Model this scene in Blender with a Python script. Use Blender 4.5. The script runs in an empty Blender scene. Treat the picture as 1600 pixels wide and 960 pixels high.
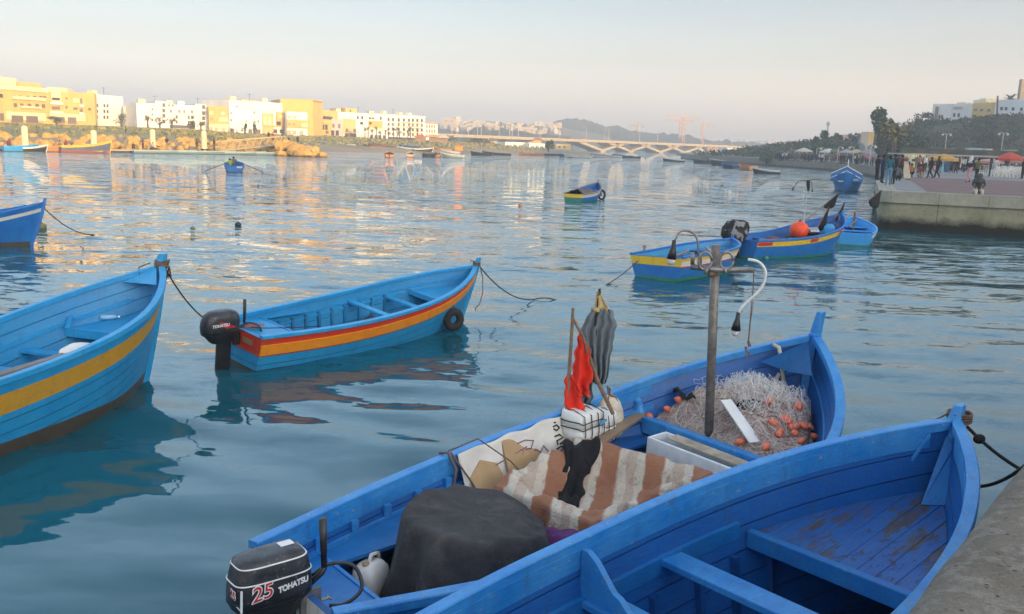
import bpy, math, random
import numpy as np
from mathutils import Vector, Matrix, noise as mn
from math import sin, cos, pi, radians as R, sqrt, atan2, hypot
random.seed(7)
scene = bpy.context.scene
COL = scene.collection

# ------------------------------------------------------------------ camera frame
CAM_H, FOC = 3.5, 1386.0
PITCH, ROLL = R(10.47), R(1.9)
_f = Vector((0, cos(PITCH), -sin(PITCH))); _r0 = Vector((1, 0, 0)); _u0 = Vector((0, sin(PITCH), cos(PITCH)))
_r = _r0*cos(ROLL) + _u0*sin(ROLL); _u = _u0*cos(ROLL) - _r0*sin(ROLL)
CAM = Vector((0, 0, CAM_H))
def ray(x, y): return _f + _r*((x-800)/FOC) - _u*((y-480)/FOC)
def at(x, y, z=0.0):                       # where the sight line meets the level z
    d = ray(x, y); return CAM + d*((z-CAM_H)/d.z)
def aty(x, y, Y):                          # where the sight line meets the vertical plane y = Y
    d = ray(x, y); return CAM + d*(Y/d.y)
def hor(x): return 197.5 + x*0.0332

# ------------------------------------------------------------------ tagging
def tag(o, label=None, cat=None, group=None, kind=None):
    if label: o['label'] = label
    if cat: o['category'] = cat
    if group: o['group'] = group
    if kind: o['kind'] = kind
    return o
def thing(name, label, cat, loc=(0, 0, 0), rz=0.0, group=None, heel=0.0, trim=0.0):
    o = bpy.data.objects.new(name, None); COL.objects.link(o)
    o.empty_display_size = 0.2
    o.location = loc; o.rotation_euler = (heel, trim, rz)
    return tag(o, label, cat, group)
def copy_tree(o, parent=None, deep=True):
    c = o.copy(); COL.objects.link(c); c.parent = parent
    if deep:
        for ch in list(o.children): copy_tree(ch, c)
    return c

# ------------------------------------------------------------------ mesh builder
class MB:
    def __init__(s): s.v = []; s.f = []; s.m = []; s.uv = None
    def add(s, vs, fs, m=0):
        n = len(s.v); s.v += [tuple(v) for v in vs]
        for f in fs: s.f.append(tuple(n+i for i in f)); s.m.append(m)
        return s
    def box(s, c, sz, rz=0.0, m=0, mat=None):
        hx, hy, hz = sz[0]/2, sz[1]/2, sz[2]/2
        M_ = mat if mat is not None else Matrix.Translation(c) @ Matrix.Rotation(rz, 4, 'Z')
        vs = [M_ @ Vector((x, y, z)) for x in (-hx, hx) for y in (-hy, hy) for z in (-hz, hz)]
        return s.add(vs, [(0,1,3,2),(4,6,7,5),(0,4,5,1),(2,3,7,6),(0,2,6,4),(1,5,7,3)], m)
    def bar(s, a, b, w, h=None, m=0, up=(0,0,1)):
        a, b = Vector(a), Vector(b); h = h or w; d = b-a; L = d.length
        if L < 1e-6: return s
        x = d/L; u = Vector(up)
        if abs(x.dot(u)) > .98: u = Vector((0,1,0))
        y = u.cross(x).normalized(); z = x.cross(y)
        M_ = Matrix((x, y, z)).transposed().to_4x4(); M_.translation = (a+b)/2
        return s.box(None, (L, w, h), m=m, mat=M_)
    def tube(s, pts, rad, n=8, m=0, cap=True):
        pts = [Vector(p) for p in pts]
        rs = rad if hasattr(rad, '__len__') else [rad]*len(pts)
        up = Vector((0,0,1)); vs = []; prev = None
        for i, p in enumerate(pts):
            t = (pts[min(i+1, len(pts)-1)]-pts[max(i-1, 0)])
            t = t.normalized() if t.length > 1e-9 else Vector((0,0,1))
            if prev is None:
                a = t.cross(up) if abs(t.z) < .9 else t.cross(Vector((1,0,0)))
            else: a = prev - t*prev.dot(t)
            if a.length < 1e-6: a = t.cross(Vector((1,0.3,0)))
            a.normalize(); b = t.cross(a); prev = a
            for k in range(n):
                q = 2*pi*k/n; vs.append(p + a*cos(q)*rs[i] + b*sin(q)*rs[i])
        fs = []
        for i in range(len(pts)-1):
            for k in range(n):
                fs.append((i*n+k, i*n+(k+1) % n, (i+1)*n+(k+1) % n, (i+1)*n+k))
        if cap: fs += [tuple(range(n-1, -1, -1)), tuple((len(pts)-1)*n+k for k in range(n))]
        return s.add(vs, fs, m)
    def loft(s, rings, m=0, closed=True, cap=True):
        n = len(rings[0]); vs = [v for r in rings for v in r]; fs = []
        for i in range(len(rings)-1):
            for k in range(n if closed else n-1):
                fs.append((i*n+k, i*n+(k+1) % n, (i+1)*n+(k+1) % n, (i+1)*n+k))
        if cap and closed: fs += [tuple(range(n-1, -1, -1)), tuple((len(rings)-1)*n+k for k in range(n))]
        return s.add(vs, fs, m)
    def lathe(s, prof, c=(0,0,0), n=16, m=0, cap=True):
        return s.loft([[(c[0]+r*cos(2*pi*k/n), c[1]+r*sin(2*pi*k/n), c[2]+z) for k in range(n)] for r, z in prof], m, cap=cap)
    def ball(s, c, r, n=10, k=6, m=0, mat=None):
        rx, ry, rz = r if hasattr(r, '__len__') else (r, r, r)
        rings = []
        for i in range(k+1):
            a = -pi/2 + pi*i/k; q = max(cos(a), .02)
            ring = [Vector((rx*q*cos(2*pi*j/n), ry*q*sin(2*pi*j/n), rz*sin(a))) for j in range(n)]
            rings.append([(mat @ v if mat else v + Vector(c)) for v in ring])
        return s.loft(rings, m)
    def grid(s, fn, nu, nv, m=0):
        vs = [fn(i/(nu-1), j/(nv-1)) for j in range(nv) for i in range(nu)]
        fs = [(j*nu+i, j*nu+i+1, (j+1)*nu+i+1, (j+1)*nu+i) for j in range(nv-1) for i in range(nu-1)]
        return s.add(vs, fs, m)
    def prism(s, poly, z0, z1, m=0):      # poly: list of (x, y) counter-clockwise
        n = len(poly)
        vs = [(x, y, z0) for x, y in poly] + [(x, y, z1) for x, y in poly]
        fs = [tuple(range(n-1, -1, -1)), tuple(range(n, 2*n))] + [(i, (i+1) % n, n+(i+1) % n, n+i) for i in range(n)]
        return s.add(vs, fs, m)
    def build(s, name, mats, parent=None, smooth=False, bevel=0.0, uv=None, label=None, solid=0.0, sub=0):
        me = bpy.data.meshes.new(name); me.from_pydata(s.v, [], s.f)
        if not isinstance(mats, (list, tuple)): mats = [mats]
        for mt in mats: me.materials.append(mt)
        if any(s.m): me.polygons.foreach_set('material_index', s.m)
        if smooth: me.polygons.foreach_set('use_smooth', [True]*len(s.f))
        if uv is not None:
            L = me.uv_layers.new(name='UVMap')
            idx = np.zeros(len(me.loops), dtype=np.int32); me.loops.foreach_get('vertex_index', idx)
            L.data.foreach_set('uv', np.asarray(uv, dtype=np.float32)[idx].ravel())
        me.update()
        o = bpy.data.objects.new(name, me); COL.objects.link(o)
        if parent is not None: o.parent = parent
        if bevel:
            b = o.modifiers.new('Bevel', 'BEVEL'); b.width = bevel; b.segments = 2; b.limit_method = 'ANGLE'; b.angle_limit = R(40)
        if solid:
            b = o.modifiers.new('Solid', 'SOLIDIFY'); b.thickness = solid; b.offset = 0
        if sub:
            b = o.modifiers.new('Sub', 'SUBSURF'); b.levels = sub; b.render_levels = sub
        if label: o['label'] = label
        return o
def text_mesh(name, txt, size, mat, parent, M_, extrude=0.002, bold=0.0, shear=0.0, xs=1.0):
    cu = bpy.data.curves.new(name, 'FONT'); cu.body = txt; cu.size = size; cu.extrude = extrude
    cu.align_x = 'LEFT'; cu.align_y = 'BOTTOM'; cu.offset = bold; cu.shear = shear
    t = bpy.data.objects.new(name+'_t', cu); COL.objects.link(t)
    dg = bpy.context.evaluated_depsgraph_get(); dg.update()
    me = bpy.data.meshes.new_from_object(t.evaluated_get(dg)); bpy.data.objects.remove(t); bpy.data.curves.remove(cu)
    me.transform(M_ @ Matrix.Diagonal((xs, 1, 1, 1))); me.materials.clear(); me.materials.append(mat)
    me.name = name
    o = bpy.data.objects.new(name, me); COL.objects.link(o); o.parent = parent
    return o
def smooth_pts(p, k=4):
    p = [Vector(q) for q in p]; out = []
    for i in range(len(p)-1):
        a, b_, c, d = p[max(i-1, 0)], p[i], p[i+1], p[min(i+2, len(p)-1)]
        for j in range(k): t = j/k; out.append(.5*((2*b_)+(c-a)*t+(2*a-5*b_+4*c-d)*t*t+(3*b_-a-3*c+d)*t**3))
    return out+[p[-1]]
def sag(a, b, drop, n=14):
    a, b = Vector(a), Vector(b)
    return [a.lerp(b, i/(n-1)) - Vector((0, 0, 4*drop*(i/(n-1))*(1-i/(n-1)))) for i in range(n)]

# ------------------------------------------------------------------ materials
MAT = {}
class NT:
    def __init__(s, name):
        s.mat = bpy.data.materials.new(name); s.mat.use_nodes = True
        s.t = s.mat.node_tree; s.n = s.t.nodes; s.l = s.t.links
        s.b = s.n['Principled BSDF']
    def node(s, ty, **kw):
        n = s.n.new(ty)
        for k, v in kw.items():
            if k.startswith('_'): n.inputs[k[1:].replace('_', ' ')].default_value = v
            else: setattr(n, k, v)
        return n
    def link(s, a, b): s.l.new(a, b)
    def coord(s, kind='Object', scale=(1,1,1)):
        tc = s.node('ShaderNodeTexCoord'); mp = s.node('ShaderNodeMapping'); mp.inputs['Scale'].default_value = scale
        s.link(tc.outputs[kind], mp.inputs['Vector']); return mp.outputs['Vector']
    def noise(s, vec, scale, detail=4, rough=.6):
        n = s.node('ShaderNodeTexNoise'); n.inputs['Scale'].default_value = scale; n.inputs['Detail'].default_value = detail; n.inputs['Roughness'].default_value = rough
        s.link(vec, n.inputs['Vector']); return n.outputs['Fac']
    def ramp(s, fac, stops, interp='LINEAR'):
        r = s.node('ShaderNodeValToRGB'); r.color_ramp.interpolation = interp
        e = r.color_ramp.elements
        while len(e) < len(stops): e.new(.5)
        for k, (p, c) in enumerate(stops):
            e[k].position = p; e[k].color = (c, c, c, 1) if not hasattr(c, '__len__') else tuple(c[:3])+(1,)
        s.link(fac, r.inputs['Fac']); return r.outputs['Color']
    def mix(s, fac, a, b, mode='MIX'):
        m = s.node('ShaderNodeMix', data_type='RGBA', blend_type=mode)
        for sock, v in ((m.inputs[0], fac), (m.inputs[6], a), (m.inputs[7], b)):
            if hasattr(v, 'is_output') or hasattr(v, 'links'): s.link(v, sock)
            elif hasattr(v, '__len__'): sock.default_value = tuple(v[:3])+(1,)
            else: sock.default_value = v
        return m.outputs[2]
    def math(s, op, a, b=None, c=None):
        m = s.node('ShaderNodeMath', operation=op)
        for i, v in enumerate((a, b, c)):
            if v is None: continue
            if hasattr(v, 'links'): s.link(v, m.inputs[i])
            else: m.inputs[i].default_value = v
        return m.outputs[0]
    def bump(s, h, strength, dist=.01, normal=None):
        b = s.node('ShaderNodeBump'); b.inputs['Strength'].default_value = strength; b.inputs['Distance'].default_value = dist
        s.link(h, b.inputs['Height'])
        if normal is not None: s.link(normal, b.inputs['Normal'])
        return b.outputs['Normal']
    def out(s, col=None, rough=None, normal=None, metal=None):
        for k, v in (('Base Color', col), ('Roughness', rough), ('Normal', normal), ('Metallic', metal)):
            if v is None: continue
            if hasattr(v, 'links'): s.link(v, s.b.inputs[k])
            elif hasattr(v, '__len__'): s.b.inputs[k].default_value = tuple(v[:3])+(1,)
            else: s.b.inputs[k].default_value = v
        return s.mat
def mul(c, k): return tuple(min(1, x*k) for x in c)
def mixc(a, b, t): return tuple(x*(1-t)+y*t for x, y in zip(a, b))

def simple(name, col, rough=.7, var=.25, scale=6, metal=0.0, bump=.15, bscale=30):
    """plain surface with soft mottling and a fine relief"""
    if name in MAT: return MAT[name]
    t = NT(name); v = t.coord()
    c = t.mix(t.ramp(t.noise(v, scale, 5), [(.3, 0), (.7, 1)]), mul(col, 1-var), mul(col, 1+var*.6))
    nb = t.bump(t.noise(v, bscale, 3), bump, .01) if bump else None
    MAT[name] = t.out(c, rough, nb, metal); return MAT[name]
def paint(name, col, fade=None, wear=.46, wearcol=(.10,.085,.07), rough=.42, planks=0.0, grain=.5, dirt=.35, patch=0.0):
    """brushed boat paint: faded patches, wood grain relief, chips, grime; plank seams follow UV.y (metres below the rail)"""
    if name in MAT: return MAT[name]
    t = NT(name); v = t.coord(); vg = t.coord(scale=(1.2, 14, 14))
    fade = fade or mixc(col, (.35,.42,.5), .22)
    c = t.mix(t.ramp(t.noise(v, 2.6, 6, .65), [(.36, 0), (.68, 1)]), col, fade)
    g = t.noise(vg, 5, 5, .7)
    c = t.mix(t.ramp(g, [(.3, .35), (.62, 0)]), c, mul(col, .45))
    d = t.ramp(t.noise(v, 7, 8, .75), [(.56, 0), (.72, dirt)])
    c = t.mix(d, c, mixc(col, (.06,.06,.05), .75))
    c = t.mix(t.ramp(t.noise(t.coord(scale=(9, 9, .8)), 1.0, 6, .7), [(.53, 0), (.74, .5)]), c, mixc(col, (.05,.05,.045), .7))
    c = t.mix(t.ramp(t.noise(t.coord(scale=(3, 3, 3)), 14, 7, .8), [(.60, 0), (.70, .45)]), c, mixc(col, (.55,.58,.6), .45))
    if patch: c = t.mix(t.ramp(t.noise(t.coord(scale=(1, 4, 1)), 1.3, 8, .75), [(.50, 0), (.57, patch)]), c, wearcol)
    chip = t.ramp(t.noise(t.coord(scale=(.6, 1.3, 1.3)), 17, 7, .75), [(1-wear+.09, 0), (1-wear+.13, 1)])
    c = t.mix(chip, c, wearcol)
    h = t.math('MULTIPLY', g, grain)
    if planks:
        uv = t.node('ShaderNodeUVMap'); sx = t.node('ShaderNodeSeparateXYZ'); t.link(uv.outputs[0], sx.inputs[0])
        fr = t.math('FRACT', t.math('DIVIDE', sx.outputs[1], planks))
        seam = t.ramp(fr, [(0, 1), (.035, .85), (.075, 0), (1, 0)])
        c = t.mix(t.math('MULTIPLY', t.math('MULTIPLY', seam, .75), t.ramp(t.noise(v, 1.6, 3), [(.3, .15), (.65, 1)])), c, mul(col, .22))
        h = t.math('SUBTRACT', h, t.math('MULTIPLY', seam, 1.4))
    h = t.math('SUBTRACT', h, t.math('MULTIPLY', chip, .5))
    MAT[name] = t.out(c, t.math('ADD', t.math('MULTIPLY', g, .25), rough-.1), t.bump(h, .55, .012)); return MAT[name]
def plain(name, col, rough=.6, metal=0.0, emit=None):
    if name in MAT: return MAT[name]
    t = NT(name); v = t.coord('Object')
    c = t.mix(t.noise(v, 9, 3), mul(col, .82), mul(col, 1.12))
    MAT[name] = t.out(c, rough, None, metal)
    return MAT[name]
SKY_SAT, SKY_TINT = 0.62, (1.0, 1.0, 1.0)
SKY_RAMP = [(0.0, (1.08,.88,.84)), (.04, (.90,.77,.75)), (.09, (.52,.49,.515)), (.15, (.375,.415,.48)), (.21, (.64,.78,.92)), (.34, (.96,1.14,1.34)), (.6, (1.18,1.22,1.34))]
EXPOSURE = 2.0
SUN_E = 3.1
WAVE_D, WAVE_A = 2.5, .58
HAZE_D, HAZE_COL = 0.00098, (.97, .92, .89)
# ================================================================== camera, light, air
cd = bpy.data.cameras.new('camera'); camera = bpy.data.objects.new('camera', cd); COL.objects.link(camera)
cd.sensor_width = 36; cd.lens = 36*FOC/1600; cd.clip_start = .05; cd.clip_end = 9000
Mc = Matrix((_r, _u, -_f)).transposed().to_4x4(); Mc.translation = CAM; camera.matrix_world = Mc
scene.camera = camera
SUN_EL, SUN_AZ = R(6.5), R(40)            # the sun stands low behind the camera, to its right
sdir = Vector((sin(SUN_AZ)*cos(SUN_EL), -cos(SUN_AZ)*cos(SUN_EL), sin(SUN_EL)))
sl = bpy.data.lights.new('sun', 'SUN'); sl.energy = SUN_E; sl.angle = R(.5); sl.color = (1, .66, .28)
so = bpy.data.objects.new('sun', sl); COL.objects.link(so); so.rotation_euler = sdir.to_track_quat('Z', 'Y').to_euler(); so.location = (60, -70, 60)
world = bpy.data.worlds.new('World'); scene.world = world; world.use_nodes = True
wt = world.node_tree; bg = wt.nodes['Background']
sky = wt.nodes.new('ShaderNodeTexSky'); sky.sky_type = 'NISHITA'; sky.sun_disc = False
sky.sun_elevation = SUN_EL; sky.sun_rotation = atan2(sdir.x, sdir.y)
sky.air_density = 1.0; sky.dust_density = 1.6; sky.ozone_density = 1.0; sky.altitude = 10
hs = wt.nodes.new('ShaderNodeHueSaturation'); hs.inputs['Saturation'].default_value = SKY_SAT; hs.inputs['Value'].default_value = 1.0
wt.links.new(sky.outputs[0], hs.inputs['Color'])
tint = wt.nodes.new('ShaderNodeMix'); tint.data_type = 'RGBA'; tint.blend_type = 'MULTIPLY'; tint.inputs[0].default_value = 1.0
tint.inputs[7].default_value = SKY_TINT+(1,)
tcw = wt.nodes.new('ShaderNodeTexCoord'); sxw = wt.nodes.new('ShaderNodeSeparateXYZ'); wt.links.new(tcw.outputs['Generated'], sxw.inputs[0])
rw_ = wt.nodes.new('ShaderNodeValToRGB'); el = rw_.color_ramp.elements
while len(el) < len(SKY_RAMP): el.new(.5)
for e_, (p_, c_) in zip(el, SKY_RAMP): e_.position = p_; e_.color = tuple(c_)+(1,)
wt.links.new(sxw.outputs[2], rw_.inputs[0]); nzw = wt.nodes.new('ShaderNodeTexNoise'); nzw.inputs['Scale'].default_value = 2.2; nzw.inputs['Detail'].default_value = 5; mpw = wt.nodes.new('ShaderNodeMapping'); mpw.inputs['Scale'].default_value = (1, 1, 7); wt.links.new(tcw.outputs['Generated'], mpw.inputs[0]); wt.links.new(mpw.outputs[0], nzw.inputs['Vector'])
mrw = wt.nodes.new('ShaderNodeMapRange'); mrw.inputs[3].default_value = .90; mrw.inputs[4].default_value = 1.10; wt.links.new(nzw.outputs['Fac'], mrw.inputs[0])
vmw = wt.nodes.new('ShaderNodeVectorMath'); vmw.operation = 'SCALE'; wt.links.new(rw_.outputs[0], vmw.inputs[0]); wt.links.new(mrw.outputs[0], vmw.inputs['Scale']); wt.links.new(vmw.outputs[0], tint.inputs[7])
wt.links.new(hs.outputs[0], tint.inputs[6]); wt.links.new(tint.outputs[2], bg.inputs['Color']); bg.inputs['Strength'].default_value = .15
scene.view_settings.view_transform = 'Standard'; scene.view_settings.look = 'None'
scene.view_settings.exposure = EXPOSURE; scene.view_settings.gamma = 1
scene.view_settings.use_curve_mapping = False
scene.render.engine = 'CYCLES'
cy = scene.cycles; cy.use_denoising = True; cy.max_bounces = 6; cy.diffuse_bounces = 3; cy.glossy_bounces = 4; cy.transmission_bounces = 4
cy.volume_bounces = 1; cy.transparent_max_bounces = 8; cy.sample_clamp_indirect = 4
scene.render.film_transparent = False

def air():
    m = bpy.data.materials.new('haze_air'); m.use_nodes = True; n = m.node_tree.nodes; n.clear()
    o = n.new('ShaderNodeOutputMaterial'); p = n.new('ShaderNodeVolumePrincipled')
    p.inputs['Color'].default_value = HAZE_COL+(1,); p.inputs['Density'].default_value = HAZE_D; p.inputs['Anisotropy'].default_value = .5
    m.node_tree.links.new(p.outputs[0], o.inputs['Volume'])
    b = MB(); b.box((0, 1000, 49), (3000, 3000, 104)); ob = b.build('haze', m); tag(ob, kind='stuff'); ob['label'] = 'thin evening haze over the river'
if HAZE_D > 0: air()
# ================================================================== water
def water_mat():
    t = NT('river_water'); g = t.node('ShaderNodeNewGeometry'); P = g.outputs['Position']
    mp = t.node('ShaderNodeMapping'); mp.inputs['Rotation'].default_value = (0, 0, R(-14)); mp.inputs['Scale'].default_value = (.55, 1.5, 1); t.link(P, mp.inputs['Vector'])
    v = mp.outputs['Vector']
    mp2 = t.node('ShaderNodeMapping'); mp2.inputs['Rotation'].default_value = (0, 0, R(22)); mp2.inputs['Scale'].default_value = (.012, .05, 1); t.link(P, mp2.inputs['Vector'])
    gust = t.ramp(t.noise(mp2.outputs['Vector'], 1.0, 3, .55), [(.38, .25), (.62, 1.0)])
    d = t.node('ShaderNodeVectorMath', operation='LENGTH'); t.link(P, d.inputs[0])
    far = t.node('ShaderNodeMapRange'); t.link(d.outputs['Value'], far.inputs[0])
    far.inputs[1].default_value = 8; far.inputs[2].default_value = 38; far.inputs[3].default_value = .19; far.inputs[4].default_value = 1.0
    amp = t.math('MULTIPLY', gust, far.outputs[0])
    def layer(rot, sc, scale, det, k):
        m_ = t.node('ShaderNodeMapping'); m_.inputs['Rotation'].default_value = (0, 0, R(rot)); m_.inputs['Scale'].default_value = sc; t.link(P, m_.inputs['Vector'])
        n_ = t.node('ShaderNodeTexNoise'); n_.inputs['Scale'].default_value = scale; n_.inputs['Detail'].default_value = det; n_.inputs['Roughness'].default_value = .55; t.link(m_.outputs['Vector'], n_.inputs['Vector'])
        v1 = t.node('ShaderNodeVectorMath', operation='SUBTRACT'); t.link(n_.outputs['Color'], v1.inputs[0]); v1.inputs[1].default_value = (.5, .5, .5)
        v2 = t.node('ShaderNodeVectorMath', operation='MULTIPLY'); t.link(v1.outputs[0], v2.inputs[0]); v2.inputs[1].default_value = (k*.55, k, 0); return v2.outputs[0]
    def vadd(a_, b_): v_ = t.node('ShaderNodeVectorMath', operation='ADD'); t.link(a_, v_.inputs[0]); t.link(b_, v_.inputs[1]); return v_.outputs[0]
    sl_ = vadd(vadd(layer(-12, (.55, 1.5, 1), .8, 3, .55), layer(10, (.5, 1.6, 1), 2.4, 3, .55)), layer(-4, (.6, 1.5, 1), 7.0, 2, .30))
    sc_ = t.node('ShaderNodeVectorMath', operation='SCALE'); t.link(sl_, sc_.inputs[0]); t.link(t.math('MULTIPLY', amp, WAVE_D), sc_.inputs['Scale'])
    nn_ = t.node('ShaderNodeVectorMath', operation='NORMALIZE'); t.link(vadd(g.outputs['Normal'], sc_.outputs[0]), nn_.inputs[0])
    col = t.mix(t.noise(v, .25, 2), (.006, .072, .096), (.011, .100, .130))
    t.b.inputs['IOR'].default_value = 1.333; t.b.inputs['Specular IOR Level'].default_value = .5
    return t.out(col, .012, nn_.outputs[0])
def build_water():
    rng = np.random.default_rng(5)
    rr = np.concatenate([np.geomspace(1.2, 75, 430), [95, 130, 190, 300, 500, 900, 1700]])
    th = np.linspace(R(-58), R(236), 40)
    th = np.concatenate([np.linspace(R(38), R(142), 520), np.linspace(R(142), R(398), 40)[1:-1]])
    A, Rr = np.meshgrid(th, rr); X = Rr*np.cos(A); Y = Rr*np.sin(A)
    Z = np.zeros_like(X)
    cell = Rr*.018
    for i in range(46):
        lam = .32*(1.085**i) if i < 34 else rng.uniform(1.2, 4.5)
        dirn = R(262) + rng.normal(0, .38); k = 2*pi/lam
        a = .0052*min(lam, 1.4)**1.5*rng.uniform(.5, 1.2)
        if lam > 2: a *= .55
        fade = np.clip((lam/(cell*2.2)-1), 0, 1)
        ph = rng.uniform(0, 2*pi)
        wob = .9*np.sin(X*.21+ph)+.9*np.sin(Y*.17+ph*1.7)
        Z += a*fade*np.sin(k*(X*np.cos(dirn)+Y*np.sin(dirn))+ph+wob)
    patch = .75+.35*np.sin(X*.13+Y*.31+1)*np.sin(X*.23-Y*.11)
    Z *= patch*np.clip((80-Rr)/25, 0, 1)*WAVE_A
    n, m = X.shape
    vs = np.stack([X, Y, Z], -1).reshape(-1, 3)
    fs = []
    for j in range(n-1):
        o = j*m
        for i in range(m): i2 = (i+1) % m; fs.append((o+i, o+i2, o+m+i2, o+m+i))
    mb = MB(); mb.v = vs.tolist(); mb.f = [f[::-1] for f in fs]; mb.m = [0]*len(fs)
    c = len(mb.v); mb.v.append((0, 0, -.02))
    for i in range(m): mb.f.append((c, i, (i+1) % m)); mb.m.append(0)
    o = mb.build('river', water_mat(), smooth=True); tag(o, kind='structure')
    me = o.data
    import bmesh
    bm = bmesh.new(); bm.from_mesh(me); bmesh.ops.recalc_face_normals(bm, faces=bm.faces); 
    if sum(f.normal.z for f in list(bm.faces)[:200]) < 0: bmesh.ops.reverse_faces(bm, faces=bm.faces)
    bm.to_mesh(me); bm.free()
build_water()

# ================================================================== ground sheets
def earth(name, c1, c2, scale=.35, rough=.95, bump=.5, c3=None):
    if name in MAT: return MAT[name]
    t = NT(name); g = t.node('ShaderNodeNewGeometry'); P = g.outputs['Position']
    c = t.mix(t.ramp(t.noise(P, scale, 6, .65), [(.35, 0), (.65, 1)]), c1, c2)
    if c3: c = t.mix(t.ramp(t.noise(P, scale*.35, 4), [(.52, 0), (.62, .8)]), c, c3)
    MAT[name] = t.out(c, rough, t.bump(t.noise(P, scale*9, 5, .7), bump, .15)); return MAT[name]
def concrete(name, col, stain=(.05,.055,.04), slime=None, scale=1.0, joints=0):
    """weathered concrete; slime = (z0, z1) dark tide band in world height"""
    if name in MAT: return MAT[name]
    t = NT(name); g = t.node('ShaderNodeNewGeometry'); P = g.outputs['Position']
    c = t.mix(t.ramp(t.noise(P, 1.3*scale, 8, .7), [(.3, 0), (.7, 1)]), mul(col, .62), mul(col, 1.15))
    c = t.mix(t.ramp(t.noise(P, 9*scale, 6, .75), [(.55, 0), (.72, .75)]), c, mixc(col, stain, .75))
    c = t.mix(t.ramp(t.noise(P, 34*scale, 4, .7), [(.5, 0), (.75, .5)]), c, mul(col, 1.35))
    mp = t.node('ShaderNodeMapping'); mp.inputs['Scale'].default_value = (2.2, 2.2, .18); t.link(P, mp.inputs['Vector'])
    streak = t.ramp(t.noise(mp.outputs['Vector'], 1.6, 5, .6), [(.5, 0), (.75, .45)])
    c = t.mix(streak, c, mixc(col, (.12,.12,.05), .7))
    if joints:
        dp = t.node('ShaderNodeVectorMath', operation='DOT_PRODUCT'); dp.inputs[1].default_value = (.939, -.344, 0); t.link(P, dp.inputs[0])
        jn = t.ramp(t.math('FRACT', t.math('DIVIDE', dp.outputs['Value'], joints)), [(0, .8), (.006, .8), (.012, 0), (1, 0)]); c = t.mix(jn, c, (.05,.05,.04))
    if slime:
        sx = t.node('ShaderNodeSeparateXYZ'); t.link(P, sx.inputs[0])
        zz = t.math('ADD', sx.outputs[2], t.math('MULTIPLY', t.noise(P, 1.6, 6, .7), .75))
        mr = t.node('ShaderNodeMapRange'); t.link(zz, mr.inputs[0]); mr.inputs[1].default_value = slime[0]+.37; mr.inputs[2].default_value = slime[1]+.37
        mr.inputs[3].default_value = 1; mr.inputs[4].default_value = 0
        c = t.mix(mr.outputs[0], c, (.012, .013, .008))
    h = t.math('ADD', t.noise(P, 14*scale, 8, .75), t.math('MULTIPLY', t.noise(P, 60*scale, 3), .4))
    MAT[name] = t.out(c, .9, t.bump(h, .8, .02)); return MAT[name]
M_grass = earth('bank_grass', (.20,.18,.06), (.27,.23,.10), .12, bump=1.0, c3=(.34,.26,.14))
M_sand = earth('bank_sand', (.26,.19,.11), (.33,.25,.15), .2, c3=(.2,.15,.1))
M_hillgr = earth('hill_soil', (.045,.055,.03), (.07,.065,.04), .15, c3=(.10,.08,.05))
M_paveg = concrete('paving_grey', (.235,.225,.22), scale=.5)
M_paver = concrete('paving_red', (.18,.105,.095), scale=.6)
M_quay = concrete('quay_concrete', (.30,.29,.19), slime=(.35,.75), scale=.6, joints=4.2)
M_prom = concrete('promenade_wall', (.22,.19,.14), slime=(.1,.5), scale=.5)
def near_mat():
    t = NT('near_quay_concrete'); g = t.node('ShaderNodeNewGeometry'); P = g.outputs['Position']
    c = t.mix(t.ramp(t.noise(P, 2.2, 8, .7), [(.3, 0), (.7, 1)]), (.20,.165,.12), (.40,.335,.255))
    c = t.mix(t.ramp(t.noise(P, 7, 8, .75), [(.48, 0), (.60, .75)]), c, (.46,.41,.33))
    c = t.mix(t.ramp(t.noise(P, 5, 9, .8), [(.55, 0), (.66, .8)]), c, (.12,.10,.075))
    vo = t.node('ShaderNodeTexVoronoi'); vo.inputs['Scale'].default_value = 26; t.link(P, vo.inputs['Vector'])
    pit = t.math('MULTIPLY', t.ramp(vo.outputs['Distance'], [(0, 1), (.16, .8), (.26, 0)]), t.ramp(t.noise(P, 9, 3), [(.52, 0), (.6, 1)]))
    c = t.mix(pit, c, (.06,.05,.04)); c = t.mix(t.ramp(t.noise(P, 70, 4, .8), [(.4, .4), (.62, 0)]), c, (.10,.085,.065))
    h = t.math('SUBTRACT', t.math('ADD', t.noise(P, 16, 9, .8), t.noise(P, 90, 4)), t.math('MULTIPLY', pit, 1.2))
    return t.out(c, .92, t.bump(h, 1.0, .022))
M_near = near_mat()

def sheet(name, pts, mat, kind='structure', thick=None):
    """pts: rows of equal length (x, y, z)"""
    b = MB(); n = len(pts[0]); vs = [p for r in pts for p in r]
    b.add(vs, [(j*n+i, j*n+i+1, (j+1)*n+i+1, (j+1)*n+i) for j in range(len(pts)-1) for i in range(n-1)])
    o = b.build(name, mat); tag(o, kind=kind); return o
# --- left bank: shore line, top of the slope, foot of the buildings, far behind
SH = [(-150,60),(-110,100),(-84,136),(-66,153),(-50,166),(-38,163),(-35,166),(-41,178),(-47,196),(-41,214),(-31,226),(-21,243),(-9,262),(5,282),(22,300),(34,318),(36,328),(8,330),(-10,352),(-38,400),(-66,470)]
TP = [(-165,72),(-122,110),(-92,146),(-73,163),(-55,176),(-47,172),(-50,180),(-58,192),(-62,204),(-58,222),(-47,238),(-36,255),(-22,276),(-6,296),(14,312),(26,322),(20,328),(0,336),(-22,358),(-50,404),(-78,474)]
BK = [(-270,140),(-215,190),(-182,236),(-168,262),(-150,284),(-140,300),(-132,312),(-124,324),(-116,336),(-106,350),(-96,364),(-84,380),(-70,398),(-58,412),(-50,420),(-46,424),(-44,428),(-44,432),(-46,438),(-60,450),(-90,490)]
r0 = [(x, y, -.6) for x, y in SH]
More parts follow.
